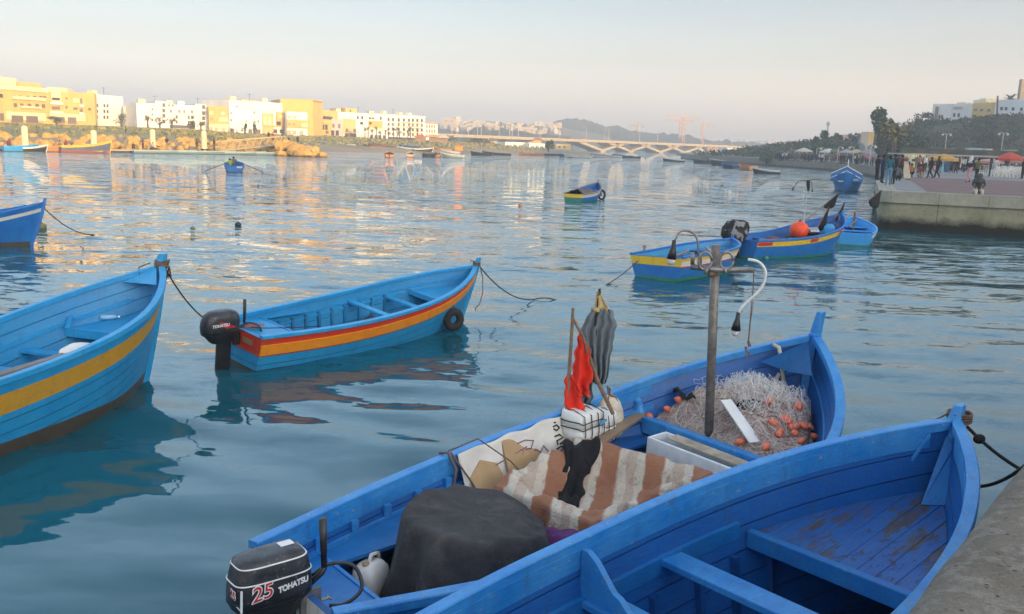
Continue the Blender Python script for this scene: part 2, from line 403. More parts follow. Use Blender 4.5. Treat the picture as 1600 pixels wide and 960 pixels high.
r1 = []
for i, ((x, y), (a, b_)) in enumerate(zip(SH, TP)): r1.append((x*.55+a*.45, y*.55+b_*.45, .7 if 8 <= i else .9))
r2 = [(x, y, 2.0 if i < 6 else (1.4 if i < 9 else 1.3)) for i, (x, y) in enumerate(TP)]
def lerp2(p, q, t): return (p[0]*(1-t)+q[0]*t, p[1]*(1-t)+q[1]*t)
r3 = [lerp2(p, q, .3)+(3.7 if i < 7 else 2.6,) for i, (p, q) in enumerate(zip(TP, BK))]
r4 = [lerp2(p, q, .97)+(4.2 if i < 12 else 3.4-.1*(i-12),) for i, (p, q) in enumerate(zip(TP, BK))]
r5 = [(x-90, y+90, 4.3 if i < 12 else 3.4-.1*(i-12)) for i, (x, y) in enumerate(BK)]
sheet('left_bank', [r2, r3, r4, r5], M_grass)
sheet('left_beach', [r0, r1, r2], M_sand)
# --- right bank: quay side, promenade, plaza
RS = [(17.3,42.8),(24,60),(34,82),(50,118),(60,153),(66,184),(65,211),(61,242),(57,273),(57,300),(60,340),(72,400),(84,440),(100,520),(120,600)]
def quay_wall(name, line, z0, z1, back, mat):
    """solid wall along a polyline, outer face on the line, thickness towards +x"""
    b = MB(); n = len(line); vs = []
    for x, y in line: vs += [(x, y, z0), (x, y, z1), (x+back, y+.25*back, z1), (x+back, y+.25*back, z0)]
    fs = []
    for i in range(n-1):
        o = i*4
        fs += [(o, o+1, o+5, o+4), (o+1, o+2, o+6, o+5), (o+2, o+3, o+7, o+6)]
    fs += [(0, 3, 2, 1), (4*(n-1), 4*(n-1)+1, 4*(n-1)+2, 4*(n-1)+3)]
    b.add(vs, fs); return b
qz = 1.85
pw = quay_wall('w', RS[1:], -1.2, 1.75, .8, M_prom).build('promenade_wall', M_prom)
tag(pw, 'long low weathered stone wall edging the far promenade along the water', 'wall')
PB = [(x+34 if i < 1 else x+60, y-14 if i < 1 else y, 1.72) for i, (x, y) in enumerate(RS)]
sheet('promenade', [[(x+.75, y+.2, 1.72) for x, y in RS[1:]], [(x+26, y+3, 1.75) for x, y in RS[1:]], [(x+120, y+12, 2.2) for x, y in RS[1:]]], M_paveg)
# --- the concrete quay with the red plaza
quay = thing('concrete_quay', 'long pale concrete quay with dark tide line and stepped lip, right of the moored boats', 'quay', (17.3, 42.8, 0))
D1 = Vector((6.0, -2.2, 0)).normalized(); D2 = Vector((6.7, 17.2, 0)).normalized(); Nn = Vector((-D1.y, D1.x, 0))
def corner(off, rad, L1=120, L2=19):
    """quay outline offset inwards by off: along the front then round the corner and up the left side"""
    o = Vector((0, 0, 0)) + (D1+D2)*off*1.15
    pts = [o + D1*L1]
    for k in range(9):
        q = k/8; pts.append(o + D1*rad*(1-q)**2 + D2*rad*q**2)
    pts.append(o + D2*L2)
    return pts
def band(z0, z1, off0, off1, rad, m=0, top=None):
    b = MB(); a = corner(off0, rad); c = corner(off1, rad); n = len(a)
    vs = [(p.x, p.y, z0) for p in a] + [(p.x, p.y, z1) for p in c]
    fs = [(i, i+1, n+i+1, n+i) for i in range(n-1)]
    if top is not None:
        d = corner(top, rad); vs += [(p.x, p.y, z1) for p in d]; fs += [(n+i, n+i+1, 2*n+i+1, 2*n+i) for i in range(n-1)]
    b.add(vs, fs); return b
band(-1.5, 1.30, .10, .10, .9, top=.25).build('wall_face', M_quay, quay)
lip = band(1.30, 1.84, 0, .03, .9, top=.75); a = corner(0, .9); c = corner(.25, .9); n = len(a)
lip.add([(p.x, p.y, 1.30) for p in a]+[(p.x, p.y, 1.30) for p in c], [(i, n+i, n+i+1, i+1) for i in range(n-1)])
lip.build('coping', concrete('coping_concrete', (.33,.32,.25), scale=.6, joints=2.1), quay)
O = Vector((17.3, 42.8, 0))
def Q(a, b, z=1.85): p = O + D1*a + D2*b; return (p.x, p.y, z)
sheet('plaza', [[Q(.4, .72, 1.836), Q(120, .72, 1.836)], [Q(.7, 19.5, 1.836), Q(120, 60, 1.836)], [Q(22, 62, 1.83), Q(125, 90, 1.83)], [Q(45, 112, 1.80), Q(140, 130, 1.9)]], M_paveg)
sheet('red_paving', [[Q(2.2, .78, 1.842), Q(120, .78, 1.842)], [Q(2.4, 34, 1.842), Q(120, 46, 1.842)]], M_paver)
# --- the near quay the picture is taken from
nq = thing('near_quay', 'rough grey brown concrete quay edge in the lower right corner', 'quay', (1.46, 3.05, .05))
E1 = Vector((.636, .772, 0)); E2 = Vector((.772, -.636, 0))
def near_prof():
    pr = [(-.02, -1.5), (-.02, 1.45), (0, 1.66), (.03, 1.76), (.09, 1.82), (.18, 1.848), (.4, 1.855), (1.2, 1.86), (6, 1.86)]
    b = MB(); rows = []
    for i in range(121):
        t = -9 + i*.2
        row = []
        for o, z in pr:
            j = mn.noise(Vector((t*1.7, o*3, z*2)))*.02
            p = E1*t + E2*(o + j*(1 if o < .2 else 0)); row.append((p.x, p.y, z + (mn.noise(Vector((t*2.3, o*2.5, 7)))*.012 if z > 1.7 else 0)))
        rows.append(row)
    n = len(pr); b.add([p for r in rows for p in r], [(i*n+k, i*n+k+1, (i+1)*n+k+1, (i+1)*n+k) for i in range(len(rows)-1) for k in range(n-1)])
    return b
near_prof().build('edge', M_near, nq, smooth=True)
# --- ground under everything far off
sheet('far_ground', [[(-1400, 330, -.25), (-400, 260, -.25), (-130, 420, -.25)], [(-1400, 1400, -.25), (-500, 1300, -.25), (-130, 1300, -.25)]], M_hillgr)

# --- hills
def ridge(name, prof, D, mat, depth=140, front=120, amp=0, fr=.03, foot=0.0, nx=None, kind='structure', amp2=0):
    """prof: (px, py) skyline seen at distance D -> a ridge of real height standing there"""
    b = MB(); xs = np.linspace(prof[0][0], prof[-1][0], nx or 120); tops = np.interp(xs, [p[0] for p in prof], [p[1] for p in prof])
    rows = []
    for t in (0, .12, .3, .5, .7, .85, 1.0, 1.25, 1.6):
        row = []
        for x, y in zip(xs, tops):
            p = aty(x, y, D); hgt = max(p.z-foot, .5)
            if t <= 1: yy = D - front*(1-t); z = foot + hgt*sin(pi/2*t)
            else: yy = D + depth*(t-1)/.6; z = foot + hgt*(1-.5*(t-1)/.6)
            q = Vector((p.x*(1+.0*(t-1)), yy, z))
            if amp and t > 0: q.z += amp*(mn.noise(q*fr)+.6*mn.noise(q*fr*3.1)+.35*mn.noise(q*fr*8)) * min(1, t*3)
            row.append(tuple(q))
        rows.append(row)
    n = len(xs); b.add([p for r in rows for p in r], [(i*n+k, i*n+k+1, (i+1)*n+k+1, (i+1)*n+k) for i in range(len(rows)-1) for k in range(n-1)])
    o = b.build(name, mat, smooth=True); tag(o, kind=kind); return o
M_wood = earth('wooded', (.030,.040,.022), (.055,.065,.035), .05, bump=1.0)
M_dry = earth('dry_hill', (.13,.11,.08), (.18,.15,.11), .03)
ridge('town_hill', [(560,212),(640,200),(700,192),(760,190),(820,194),(880,200),(950,215)], 860, M_dry, amp=1.0, fr=.02)
ridge('wooded_hill', [(840,212),(858,196),(872,190),(888,188),(905,190),(925,192),(945,197),(975,203),(1010,208),(1050,211),(1090,217),(1140,222),(1200,228),(1260,238)], 980, M_wood, amp=3.2, fr=.05, nx=300)
ridge('grove_slope', [(700,212),(715,205),(728,207),(745,200),(758,198),(768,204),(785,201),(800,207),(815,204),(840,212),(860,210),(890,214)], 700, M_wood, amp=1.6, fr=.07, nx=220, front=50, depth=40)
ridge('distant_plateau', [(1000,218),(1060,218),(1120,220),(1180,221),(1240,223),(1300,225),(1400,230),(1500,236)], 1500, M_dry, amp=1.5, fr=.02, depth=300)

# --- medina hill on the right, running on behind the camera (it holds the low sun off the foreground)
def hill_h(x, y):
    foot = np.interp(y, [-400, -60, 0, 40, 90, 130, 200], [10, 30, 62, 92, 112, 128, 146])
    d1 = x-foot if y < 200 else -9; d2 = (x-104)*.75+(y-215)*.66; t_ = -(x-104)*.66+(y-215)*.75     # behind the camera / in view
    top1 = np.interp(y, [-400, -120, -30, 40, 120, 200], [26, 23, 20.5, 21.5, 28, 33])
    top2 = np.interp(t_, [-60, 0, 20, 40, 70, 84], [15.2, 14.6, 12.5, 8.5, 5, 1.7])
    s1 = max(0, min(1, d1/34)); s2 = max(0, min(1, d2/34)); s1 = s1*s1*(3-2*s1); s2 = s2*s2*(3-2*s2)
    h_ = max((top1-1.7)*s1, (top2-1.7)*s2); s_ = max(s1, s2)
    return 1.7+h_+(.9*mn.noise(Vector((x*.07, y*.07, 0)))+.4*mn.noise(Vector((x*.22, y*.22, 3))))*s_
b = MB(); xs = np.concatenate([np.linspace(8, 170, 60), [200, 260, 340, 420]]); ys = np.linspace(-400, 400, 190)
n = len(xs); rows = [[(x, y, hill_h(x, y) if x > 9 else -.5) for x in xs] for y in ys]
# keep the hill off the quay and the river: it only rises behind the foot line
b.add([p for r in rows for p in r], [(i*n+k, i*n+k+1, (i+1)*n+k+1, (i+1)*n+k) for i in range(len(rows)-1) for k in range(n-1)
      if min(rows[i][k][2], rows[i+1][k+1][2], rows[i][k+1][2]) > 2.05])
tag(b.build('medina_hill', M_hillgr, smooth=True), kind='structure')
# ================================================================== boats
def wfun(s, ws, m, pw):
    if s <= m: return ws+(1-ws)*sin(pi/2*s/m)
    return max(0.0, 1-((s-m)/(1-m))**pw)
class Hull:
    """x forward from the transom, y to port, z up from the water"""
    def __init__(h, L, B, z0, zb, q, rake, ws, m, pw): h.L, h.B, h.z0, h.zb, h.q, h.rake, h.ws, h.m, h.pw = L, B, z0, zb, q, rake, ws, m, pw
    def b(h, s): return h.B/2*wfun(s, h.ws, h.m, h.pw)
    def sheer(h, s): return h.z0+(h.zb-h.z0)*s**h.q
    def pt(h, s, z, side=1, inset=0.0):
        zt = h.sheer(s); v = max(0, min(1, (z+.22)/(zt+.22)))
        k0 = .60-.42*s**5; y = h.b(s)*(k0+(1-k0)*v**(.62+.35*s**4))
        y = max(0, y-inset)
        x = s*(h.L-h.rake*max(0, 1-max(z, -.1)/h.zb)**1.25*s)
        if inset: x = min(x, h.L-.04-inset*.8)
        return Vector((x, side*y, z))
    def rail(h, s, side=1, dz=0.0, inset=0.0): return h.pt(s, h.sheer(s)+dz, side, inset)
    def s_of(h, x): return max(0, min(1, x/h.L))
    def s_at(h, x, z):
        s = min(1, x/h.L)
        for _ in range(4): s = min(1.0, x/(h.L-h.rake*max(0, 1-max(z, -.1)/h.zb)**1.25*s))
        return s
    def inner_y(h, x, z, t=.04):
        s = h.s_at(x, z); return h.pt(s, z, 1, t).y
def boat(name, label, pos, yaw, H, bands, mats, heel=0.0, group=None, cat='boat', ns=36, floor=.1, rail_w=.07, rail_h=.05, rail_mat=None, inner=None,
         trans=None, stem=.2, stem_w=.08, stem_mat=None, ribs=(), rib_mat=None, floor_mat=None, inner_on=True, wl=.06, rib_top=.02):
    """bands: [(depth below the rail, material slot)...] from the top; what is below the last goes down to the tide line, then the bottom paint"""
    root = thing(name, label, cat, (pos[0]-H.L*cos(yaw), pos[1]-H.L*sin(yaw), 0), yaw, group, heel)
    S = [1-(1-i/(ns-1))**1.35 for i in range(ns)]
    # outer shell
    b = MB(); uv = []
    lev = [(0.0, None)]+list(bands)
    for side in (1, -1):
        rows = []
        for s in S:
            zt = H.sheer(s); row = []
            for d, _ in lev: row.append(max(zt-d, .16))
            row += [max(min(.55*(zt-lev[-1][0])+.45*wl, zt-lev[-1][0]), wl+.02), wl+.012*mn.noise(Vector((s*9, side*3, 0))), -.06, -.22]
            rows.append([(H.pt(s, z, side), zt-z) for z in row])
        n = len(rows[0]); o = len(b.v)
        for r, s in zip(rows, S):
            for p, d in r: b.v.append(tuple(p)); uv.append((s*H.L, d))
        slot = [m for _, m in bands]
        slot = slot + [bands[-1][1] if len(bands) and False else mats['hull_slot'], mats['hull_slot'], mats['bottom_slot'], mats['bottom_slot']]
        for i in range(ns-1):
            for k in range(n-1):
                f = (o+i*n+k, o+(i+1)*n+k, o+(i+1)*n+k+1, o+i*n+k+1)
                b.f.append(f if side < 0 else f[::-1]); b.m.append(slot[k])
        # bottom strip to the keel line
    hull = b.build('hull', mats['list'], root, smooth=True, uv=uv)
    hull.data.polygons.foreach_set('use_smooth', [True]*len(b.f))
    # transom
    zs = [H.sheer(0)-d for d, _ in lev]+[wl, -.22]
    b = MB(); uv = []
    L_ = [H.pt(0, z, 1) for z in zs]; R_ = [H.pt(0, z, -1) for z in zs]
    tsl = trans if trans else [mats['hull_slot']]*(len(zs)-2)+[mats['bottom_slot']]
    tsl = list(tsl)+[mats['bottom_slot']]*(len(zs)-1-len(tsl))
    for a, c in zip(L_, R_):
        for t in (-.004, .045): b.v += [(t, a.y-.002, a.z), (t, c.y+.002, c.z)]; uv += [(0, zs[0]-a.z), (2*a.y, zs[0]-a.z)]*1
    for k in range(len(zs)-1):
        o = 4*k; b.f += [(o, o+1, o+5, o+4), (o+2, o+6, o+7, o+3)]; b.m += [tsl[k], mats['in_slot']]
    b.f.append((0, 2, 3, 1)); b.m.append(mats['in_slot'])
    uvt = []
    for a, c in zip(L_, R_):
        for t in (0, 1): uvt += [(0, zs[0]-a.z), (2*a.y, zs[0]-c.z)]
    b.build('transom', mats['list'], root, uv=uvt)
    if inner_on:
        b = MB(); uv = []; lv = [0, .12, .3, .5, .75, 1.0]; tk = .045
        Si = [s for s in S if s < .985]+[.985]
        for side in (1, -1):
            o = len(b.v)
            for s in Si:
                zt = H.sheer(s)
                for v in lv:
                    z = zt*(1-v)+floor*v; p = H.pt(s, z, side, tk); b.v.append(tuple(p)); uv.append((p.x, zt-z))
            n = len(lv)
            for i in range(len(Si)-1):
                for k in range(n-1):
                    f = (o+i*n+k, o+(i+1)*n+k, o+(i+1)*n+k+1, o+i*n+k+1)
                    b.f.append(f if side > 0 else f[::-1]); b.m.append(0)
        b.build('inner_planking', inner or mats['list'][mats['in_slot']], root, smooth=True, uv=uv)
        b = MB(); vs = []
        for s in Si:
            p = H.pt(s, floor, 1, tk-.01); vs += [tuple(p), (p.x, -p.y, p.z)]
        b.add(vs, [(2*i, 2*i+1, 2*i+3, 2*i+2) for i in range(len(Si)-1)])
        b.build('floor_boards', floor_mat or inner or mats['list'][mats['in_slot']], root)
    # gunwale: one rail round both sides
    b = MB()
    for side in (1, -1):
        rings = []
        for s in S:
            s2 = min(s, .992); p = H.rail(s2, side); p1 = H.rail(min(s2+.01, 1), side); p0 = H.rail(max(s2-.01, 0), side)
            t = (p1-p0); t.z = 0; t = t.normalized() if t.length > 1e-6 else Vector((1,0,0))
            nrm = Vector((-t.y, t.x, 0))*side
            if s > .9: nrm = nrm*(1-.0*(s-.9))
            o_ = p+nrm*.018; i_ = p-nrm*(rail_w-.018)
            if side*i_.y < .004: i_.y = side*.004
            z = p.z
            rings.append([(o_.x, o_.y, z-.012), (o_.x, o_.y, z+rail_h-.008), (o_.x-nrm.x*.008, o_.y-nrm.y*.008, z+rail_h), (i_.x+nrm.x*.008, i_.y+nrm.y*.008, z+rail_h), (i_.x, i_.y, z+rail_h-.008), (i_.x, i_.y, z-.02)])
        b.loft(rings, 0)
    b.build('gunwale', rail_mat or mats['list'][0], root)
    # stem post
    b = MB(); rings = []
    zt = H.zb
    for z, w, dx in [(-.2, .7, 0), (0, .8, 0), (.25*zt, .9, 0), (.5*zt, 1, 0), (.75*zt, 1, 0), (.95*zt, 1.05, 0), (zt+.03, 1.1, .0), (zt+.05, .95, .01), (zt+.5*stem, .85, .01+.06*stem), (zt+stem, .6, .015+.18*stem)]:
        c = H.pt(1, min(z, zt), 1).x+dx; hw = stem_w/2*w; dp = stem_w*.75
        back = -dp if z > zt+.04 else -dp*1.1
        rings.append([(c+.035, -hw*.7, z), (c+.035, hw*.7, z), (c+back, hw, z), (c+back, -hw, z)])
    b.loft(rings, 0); b.build('stem_post', stem_mat or rail_mat or mats['list'][0], root, bevel=.008 if ns > 30 else 0)
    for x in ribs:
        b = MB(); s = H.s_of(x); zt = H.sheer(s); rings = []
        for side in (1, -1):
            ks = range(7) if side > 0 else range(6, -1, -1)
            for k in ks:
                z = (zt-rib_top)*(1-k/6)+floor*(k/6); p = H.pt(s, z, side, .043); q = H.pt(s, z, side, .088)
                ring = [(p.x-.025, p.y, p.z), (p.x+.025, p.y, p.z), (q.x+.025, q.y, q.z+(.045 if k == 6 else 0)), (q.x-.025, q.y, q.z+(.045 if k == 6 else 0))]
                rings.append(ring)
        b.loft(rings, 0)
        b.build('rib', rib_mat or inner or mats['list'][0], root)
    return root
def deck(name, root, H, x0, x1, z, mat, thick=.03, gap=.05, n=10, y_in=None, side=0, zslope=0.0, lip=0.0, planks=True, label=None):
    """planked deck between x0 and x1, as wide as the hull there (side: only a strip along that side)"""
    x1 = min(x1, H.pt(1, z, 1).x-.14) if x1 > H.L*.7 else x1
    b = MB(); vs = []; uv = []
    for i in range(n):
        x = x0+(x1-x0)*i/(n-1); zz = z+zslope*(x-x0); s = H.s_at(x, zz); y = max(H.pt(s, zz, 1, gap).y, .01)
        a, c = (y, -y) if side == 0 else ((y, y_in) if side > 0 else (-y_in, -y))
        for yy in (a, c):
            for dz in (0, -thick): vs.append((x, yy, zz+dz)); uv.append((x, yy))
    fs = []
    for i in range(n-1):
        o = 4*i; fs += [(o, o+4, o+6, o+2)[::-1], (o+1, o+3, o+7, o+5)[::-1], (o, o+1, o+5, o+4)[::-1], (o+2, o+6, o+7, o+3)[::-1]]
    fs += [(0, 2, 3, 1)[::-1], (4*(n-1), 4*(n-1)+1, 4*(n-1)+3, 4*(n-1)+2)[::-1]]
    b.add(vs, fs); return b.build(name, mat, root, uv=uv, label=label)
def bench(root, H, x, z, w, mat, thick=.045, name='bench', over=0.0, n=1):
    s = H.s_of(x); y = H.pt(s, z, 1, .04).y
    b = MB(); b.box((x, 0, z), (w, 2*y+over, thick)); return b.build(name, mat, root, bevel=.008)

# paints
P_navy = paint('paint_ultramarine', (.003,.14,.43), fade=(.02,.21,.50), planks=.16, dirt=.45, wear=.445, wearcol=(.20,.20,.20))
P_navy2 = paint('paint_ultramarine_plain', (.003,.14,.43), fade=(.02,.21,.50), dirt=.5, wear=.45, wearcol=(.16,.15,.14))
P_navyrail = paint('paint_rail', (.010,.20,.56), fade=(.06,.30,.62), wear=.475, wearcol=(.36,.34,.31), dirt=.55)
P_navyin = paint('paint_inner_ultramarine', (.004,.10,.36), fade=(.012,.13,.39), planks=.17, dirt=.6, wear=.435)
P_worn = paint('paint_worn_deck', (.010,.10,.36), fade=(.03,.14,.36), wear=.52, wearcol=(.085,.062,.045), dirt=.8, planks=.13, patch=.9)
P_sky = paint('paint_sky_blue', (.012,.27,.57), fade=(.03,.32,.60), planks=.15, dirt=.45, wear=.445, wearcol=(.22,.22,.21))
P_sky2 = paint('paint_sky_blue_plain', (.012,.29,.61), fade=(.04,.35,.64), dirt=.45, wear=.455, wearcol=(.25,.24,.22))
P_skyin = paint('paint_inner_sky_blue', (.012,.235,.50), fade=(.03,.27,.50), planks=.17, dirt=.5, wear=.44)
P_azure = paint('paint_azure', (.02,.30,.72), fade=(.05,.36,.72), dirt=.25, wear=.38)
P_mid = paint('paint_mid_blue', (.008,.14,.48), fade=(.02,.2,.52), dirt=.35, wear=.40)
P_yel = paint('paint_yellow', (.78,.52,.02), fade=(.72,.5,.06), dirt=.35, wear=.39)
P_ochre = paint('paint_ochre', (.62,.30,.012), fade=(.55,.3,.04), dirt=.5, wear=.45)
P_oran = paint('paint_orange', (.90,.27,.008), fade=(.85,.30,.02), dirt=.4, wear=.43)
P_red = paint('paint_red', (.62,.035,.012), fade=(.55,.06,.02), dirt=.4, wear=.43)
P_white = paint('paint_white', (.72,.70,.64), fade=(.62,.58,.5), dirt=.45, wear=.42)
P_bott = paint('paint_bottom', (.035,.05,.04), fade=(.06,.065,.045), dirt=.6, wear=.46)
P_bottb = paint('paint_bottom_brown', (.10,.075,.05), fade=(.07,.06,.045), dirt=.7, wear=.5)
P_green = paint('paint_green', (.02,.20,.15), fade=(.04,.22,.16), dirt=.4)
P_dark = paint('paint_black', (.02,.024,.03), fade=(.04,.05,.06))
P_wood = paint('bare_wood', (.30,.20,.11), fade=(.24,.17,.11), wear=.42, dirt=.5)
P_brown = paint('paint_brown', (.16,.09,.05), fade=(.2,.12,.07))
P_teal = paint('paint_teal_pale', (.30,.42,.42), fade=(.4,.48,.45))
M_black = simple('black_plastic', (.018,.018,.02), rough=.42, var=.5, bump=.1)
def cowl_mat():
    t = NT('black_cowl'); v = t.coord(); c = t.mix(t.ramp(t.noise(v, 6, 6, .7), [(.4, 0), (.7, 1)]), (.016,.017,.021), (.05,.05,.055))
    sc = t.ramp(t.noise(t.coord(scale=(5, 5, 60)), 3.0, 5, .8), [(.60, 0), (.66, .5)]); sc2 = t.ramp(t.noise(v, 30, 6, .75), [(.60, 0), (.65, .8)])
    c = t.mix(sc, c, (.16,.16,.16)); c = t.mix(sc2, c, (.22,.21,.19))
    return t.out(c, t.ramp(t.noise(v, 9, 5), [(.3, .25), (.7, .55)]), t.bump(t.noise(v, 25, 3), .15, .01))
M_cowl = cowl_mat()
M_metal = simple('galvanised', (.27,.26,.24), rough=.45, var=.35, metal=.6, scale=9)
M_mast = simple('worn_steel', (.20,.18,.155), rough=.5, var=.5, metal=.35, scale=14)
M_rope = simple('old_rope', (.16,.10,.07), rough=.95, var=.4, scale=40)
M_ropedark = simple('dark_rope', (.03,.026,.024), rough=.95, scale=40)
M_ropew = simple('pale_rope', (.48,.45,.38), rough=.95, scale=40)
M_rubber = simple('tyre_rubber', (.022,.02,.02), rough=.85, var=.4)
M_wplast = simple('white_plastic', (.74,.73,.68), rough=.5, var=.12, scale=3, bump=.05)
M_foam = simple('polystyrene', (.72,.75,.76), rough=.9, var=.12, scale=10, bump=.3, bscale=90)
M_lred = simple('lettering_red', (.5,.02,.03), rough=.5); M_lwhite = simple('lettering_white', (.78,.78,.76), rough=.5)
M_cloth_b = simple('black_cloth', (.008,.008,.009), rough=.95, var=.4, bscale=60)
M_cloth_r = simple('red_cloth', (.76,.03,.010), rough=.85, var=.3, bscale=60)
M_cloth_g = simple('grey_cloth', (.15,.18,.195), rough=.95, var=.3, bscale=60)
M_cloth_t = simple('tan_cloth', (.55,.40,.18), rough=.9, bscale=60)
M_purple = simple('purple_cloth', (.10,.02,.12), rough=.9)
M_card = simple('cardboard', (.42,.28,.14), rough=.9, var=.15, scale=3)
M_stick = simple('stick_wood', (.22,.14,.09), rough=.85, var=.4, scale=20)

def rounded(cx, cy, z, hx, hy, n=20, e=3.2, tx=0.0):
    """superellipse ring; tx narrows the aft end"""
    r = []
    for k in range(n):
        a = 2*pi*k/n; c, s = cos(a), sin(a)
        x = hx*abs(c)**(2/e)*(1 if c > 0 else -1); y = hy*abs(s)**(2/e)*(1 if s > 0 else -1)
        y *= 1-tx*(x/hx)
        r.append((cx+x, cy+y, z))
    return r
def outboard(label, loc, rz, sz=1.0, parent_name='outboard_motor', style='old', heel=0.0, group=None):
    """motor clamped on a transom: origin at the clamp height over the transom, +x towards the bow"""
    t = thing(parent_name, label, 'outboard motor', loc, rz, group, heel); t.scale = (sz, sz, sz)
    b = MB(); b.loft([rounded(-.30, 0, .02, .27, .145, tx=-.1), rounded(-.30, 0, .06, .285, .155, tx=-.08)], 0)
    b.loft([rounded(-.27, 0, -.10, .17, .10), rounded(-.29, 0, .02, .25, .135)], 0); b.build('motor_pan', M_black, t, smooth=False, bevel=.01)
    b = MB()
    if style == 'old':
        prof = [(.06, .285, .155, 0), (.16, .285, .152, .0), (.26, .27, .145, 0), (.33, .255, .135, .0), (.372, .235, .118, -.01), (.385, .19, .085, -.012), (.388, .1, .05, -.012)]
        ex = 4.2
    else:
        prof = [(.06, .285, .155, 0), (.14, .30, .162, 0), (.24, .295, .158, .005), (.33, .265, .14, .015), (.375, .21, .11, .02), (.392, .12, .06, .02)]
        ex = 3.0
    b.loft([rounded(-.30+dx, 0, z, hx, hy, 28, ex, tx=-.10) for z, hx, hy, dx in prof], 0)
    cowl = b.build('cowl', M_cowl, t, smooth=True, bevel=0); t['cowl'] = cowl.name
    b = MB(); b.loft([[(x, y, z) for x, y in ((-.20+s*a, s2*w) for a, w, s, s2 in ((.09,.05,1,1),(.09,.05,1,-1),(.13,.03,-1,-1),(.13,.03,-1,1)))] for z in (-.1, -.45, -.78)], 0)
    b.loft([[(x, y, z) for x, y in ((.0, .018), (.0, -.018), (-.36, -.018), (-.36, .018))] for z in (-.62, -.60)], 0)
    b.loft([rounded(-.22, 0, z, r, r*.5, 10, 2) for z, r in ((-.95, .03), (-.82, .08), (-.72, .07))], 0)
    b.build('drive_leg', M_black, t, bevel=.01)
    for s in (-1, 1):
        b = MB(); b.box((-.02, .075*s, -.06), (.16, .03, .19)); b.tube([(.04, .075*s, -.08), (.13, .075*s, -.08)], .012, 6); b.tube([(.13, .075*s-.035, -.08), (.13, .075*s+.035, -.08)], .008, 6)
        b.build('clamp', M_metal if style == 'old' else M_black, t)
    b = MB(); b.tube([(-.02, -.02, .03), (.10, -.02, .10), (.12, -.02, .14)], .022, 8)
    b.tube([(.12, -.02, .12), (.115, -.02, .3), (.105, -.02, .52)], [.02, .026, .03] if style == 'old' else [.018, .024, .026], 10); b.build('tiller', M_black, t, smooth=True)
    b = MB(); b.tube(smooth_pts([(.06, .05, .06), (.2, .03, .12), (.36, -.04, .08), (.36, -.15, -.05), (.22, -.16, -.12), (.12, -.10, -.13)]), .014, 6); b.build('fuel_hose', M_black, t, smooth=True)
    return t
# ================================================================== boat A : empty ultramarine boat, nearest
HA = Hull(5.74, 1.796, 1.0, 1.458, 2.061, .305, .695, .394, 2.85)
mA = dict(list=[P_navy, P_navyin, P_bott], hull_slot=0, in_slot=1, bottom_slot=2)
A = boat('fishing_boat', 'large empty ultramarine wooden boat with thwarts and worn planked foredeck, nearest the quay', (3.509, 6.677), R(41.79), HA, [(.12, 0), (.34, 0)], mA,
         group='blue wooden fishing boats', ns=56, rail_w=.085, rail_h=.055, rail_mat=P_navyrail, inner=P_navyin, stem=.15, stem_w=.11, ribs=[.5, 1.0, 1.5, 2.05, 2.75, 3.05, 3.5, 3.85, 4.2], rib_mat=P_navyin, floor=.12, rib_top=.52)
deck('foredeck', A, HA, 3.97, 5.62, .80, P_worn, zslope=.10, n=14)
b = MB(); b.box((3.955, 0, .775), (.07, 2*HA.inner_y(3.955, .74), .13)); b.build('deck_beam', P_navy2, A, bevel=.01)
bench(A, HA, 3.2, .80, .20, P_navyrail, thick=.05); bench(A, HA, 2.48, .74, .22, P_navyrail, thick=.05); bench(A, HA, .9, .7, .3, P_navyrail)
def stringer(root, H, x0, x1, dz, w, h, mat, name='stringer', side=(1, -1), gap=.045, n=24, zabs=None):
    for sd in side:
        b = MB(); rings = []
        for i in range(n):
            x = x0+(x1-x0)*i/(n-1); s = H.s_of(x); z = H.sheer(s)-dz if zabs is None else zabs
            p = H.pt(s, z, sd, gap); q = H.pt(s, z, sd, gap+w)
            rings.append([(p.x, p.y, z), (p.x, p.y, z-h), (q.x, q.y, z-h), (q.x, q.y, z)])
        b.loft(rings); b.build(name, mat, root)
stringer(A, HA, .1, 3.9, .30, .035, .12, P_navy2)
stringer(A, HA, .1, 5.5, .005, .03, .13, P_navyrail, name='inwale')
def knee(x, yb, z, side):               # wavy bracket standing on the thwart against the planking
    b = MB(); pr = [(0, 0), (.52, 0), (.50, .03), (.38, .06), (.32, .11), (.27, .125), (.20, .19), (.12, .27), (.05, .31), (0, .31)]
    vs = []
    for dx in (-.022, .022):
        for u_, w_ in pr: vs.append((x+dx, side*(yb-u_), z+w_))
    n = len(pr); b.add(vs, [tuple(range(n)), tuple(range(2*n-1, n-1, -1))]+[(i, (i+1) % n, n+(i+1) % n, n+i) for i in range(n)])
    return b.build('knee', P_navyrail, A)
knee(2.42, HA.inner_y(2.42, .9)-.01, .765, 1); knee(2.42, HA.inner_y(2.42, .9)-.01, .765, -1)
b = MB(); b.bar((5.33, .26, 1.0), (5.50, .12, 1.40), .10, .03); b.build('breast_hook', P_navyrail, A, bevel=.006)
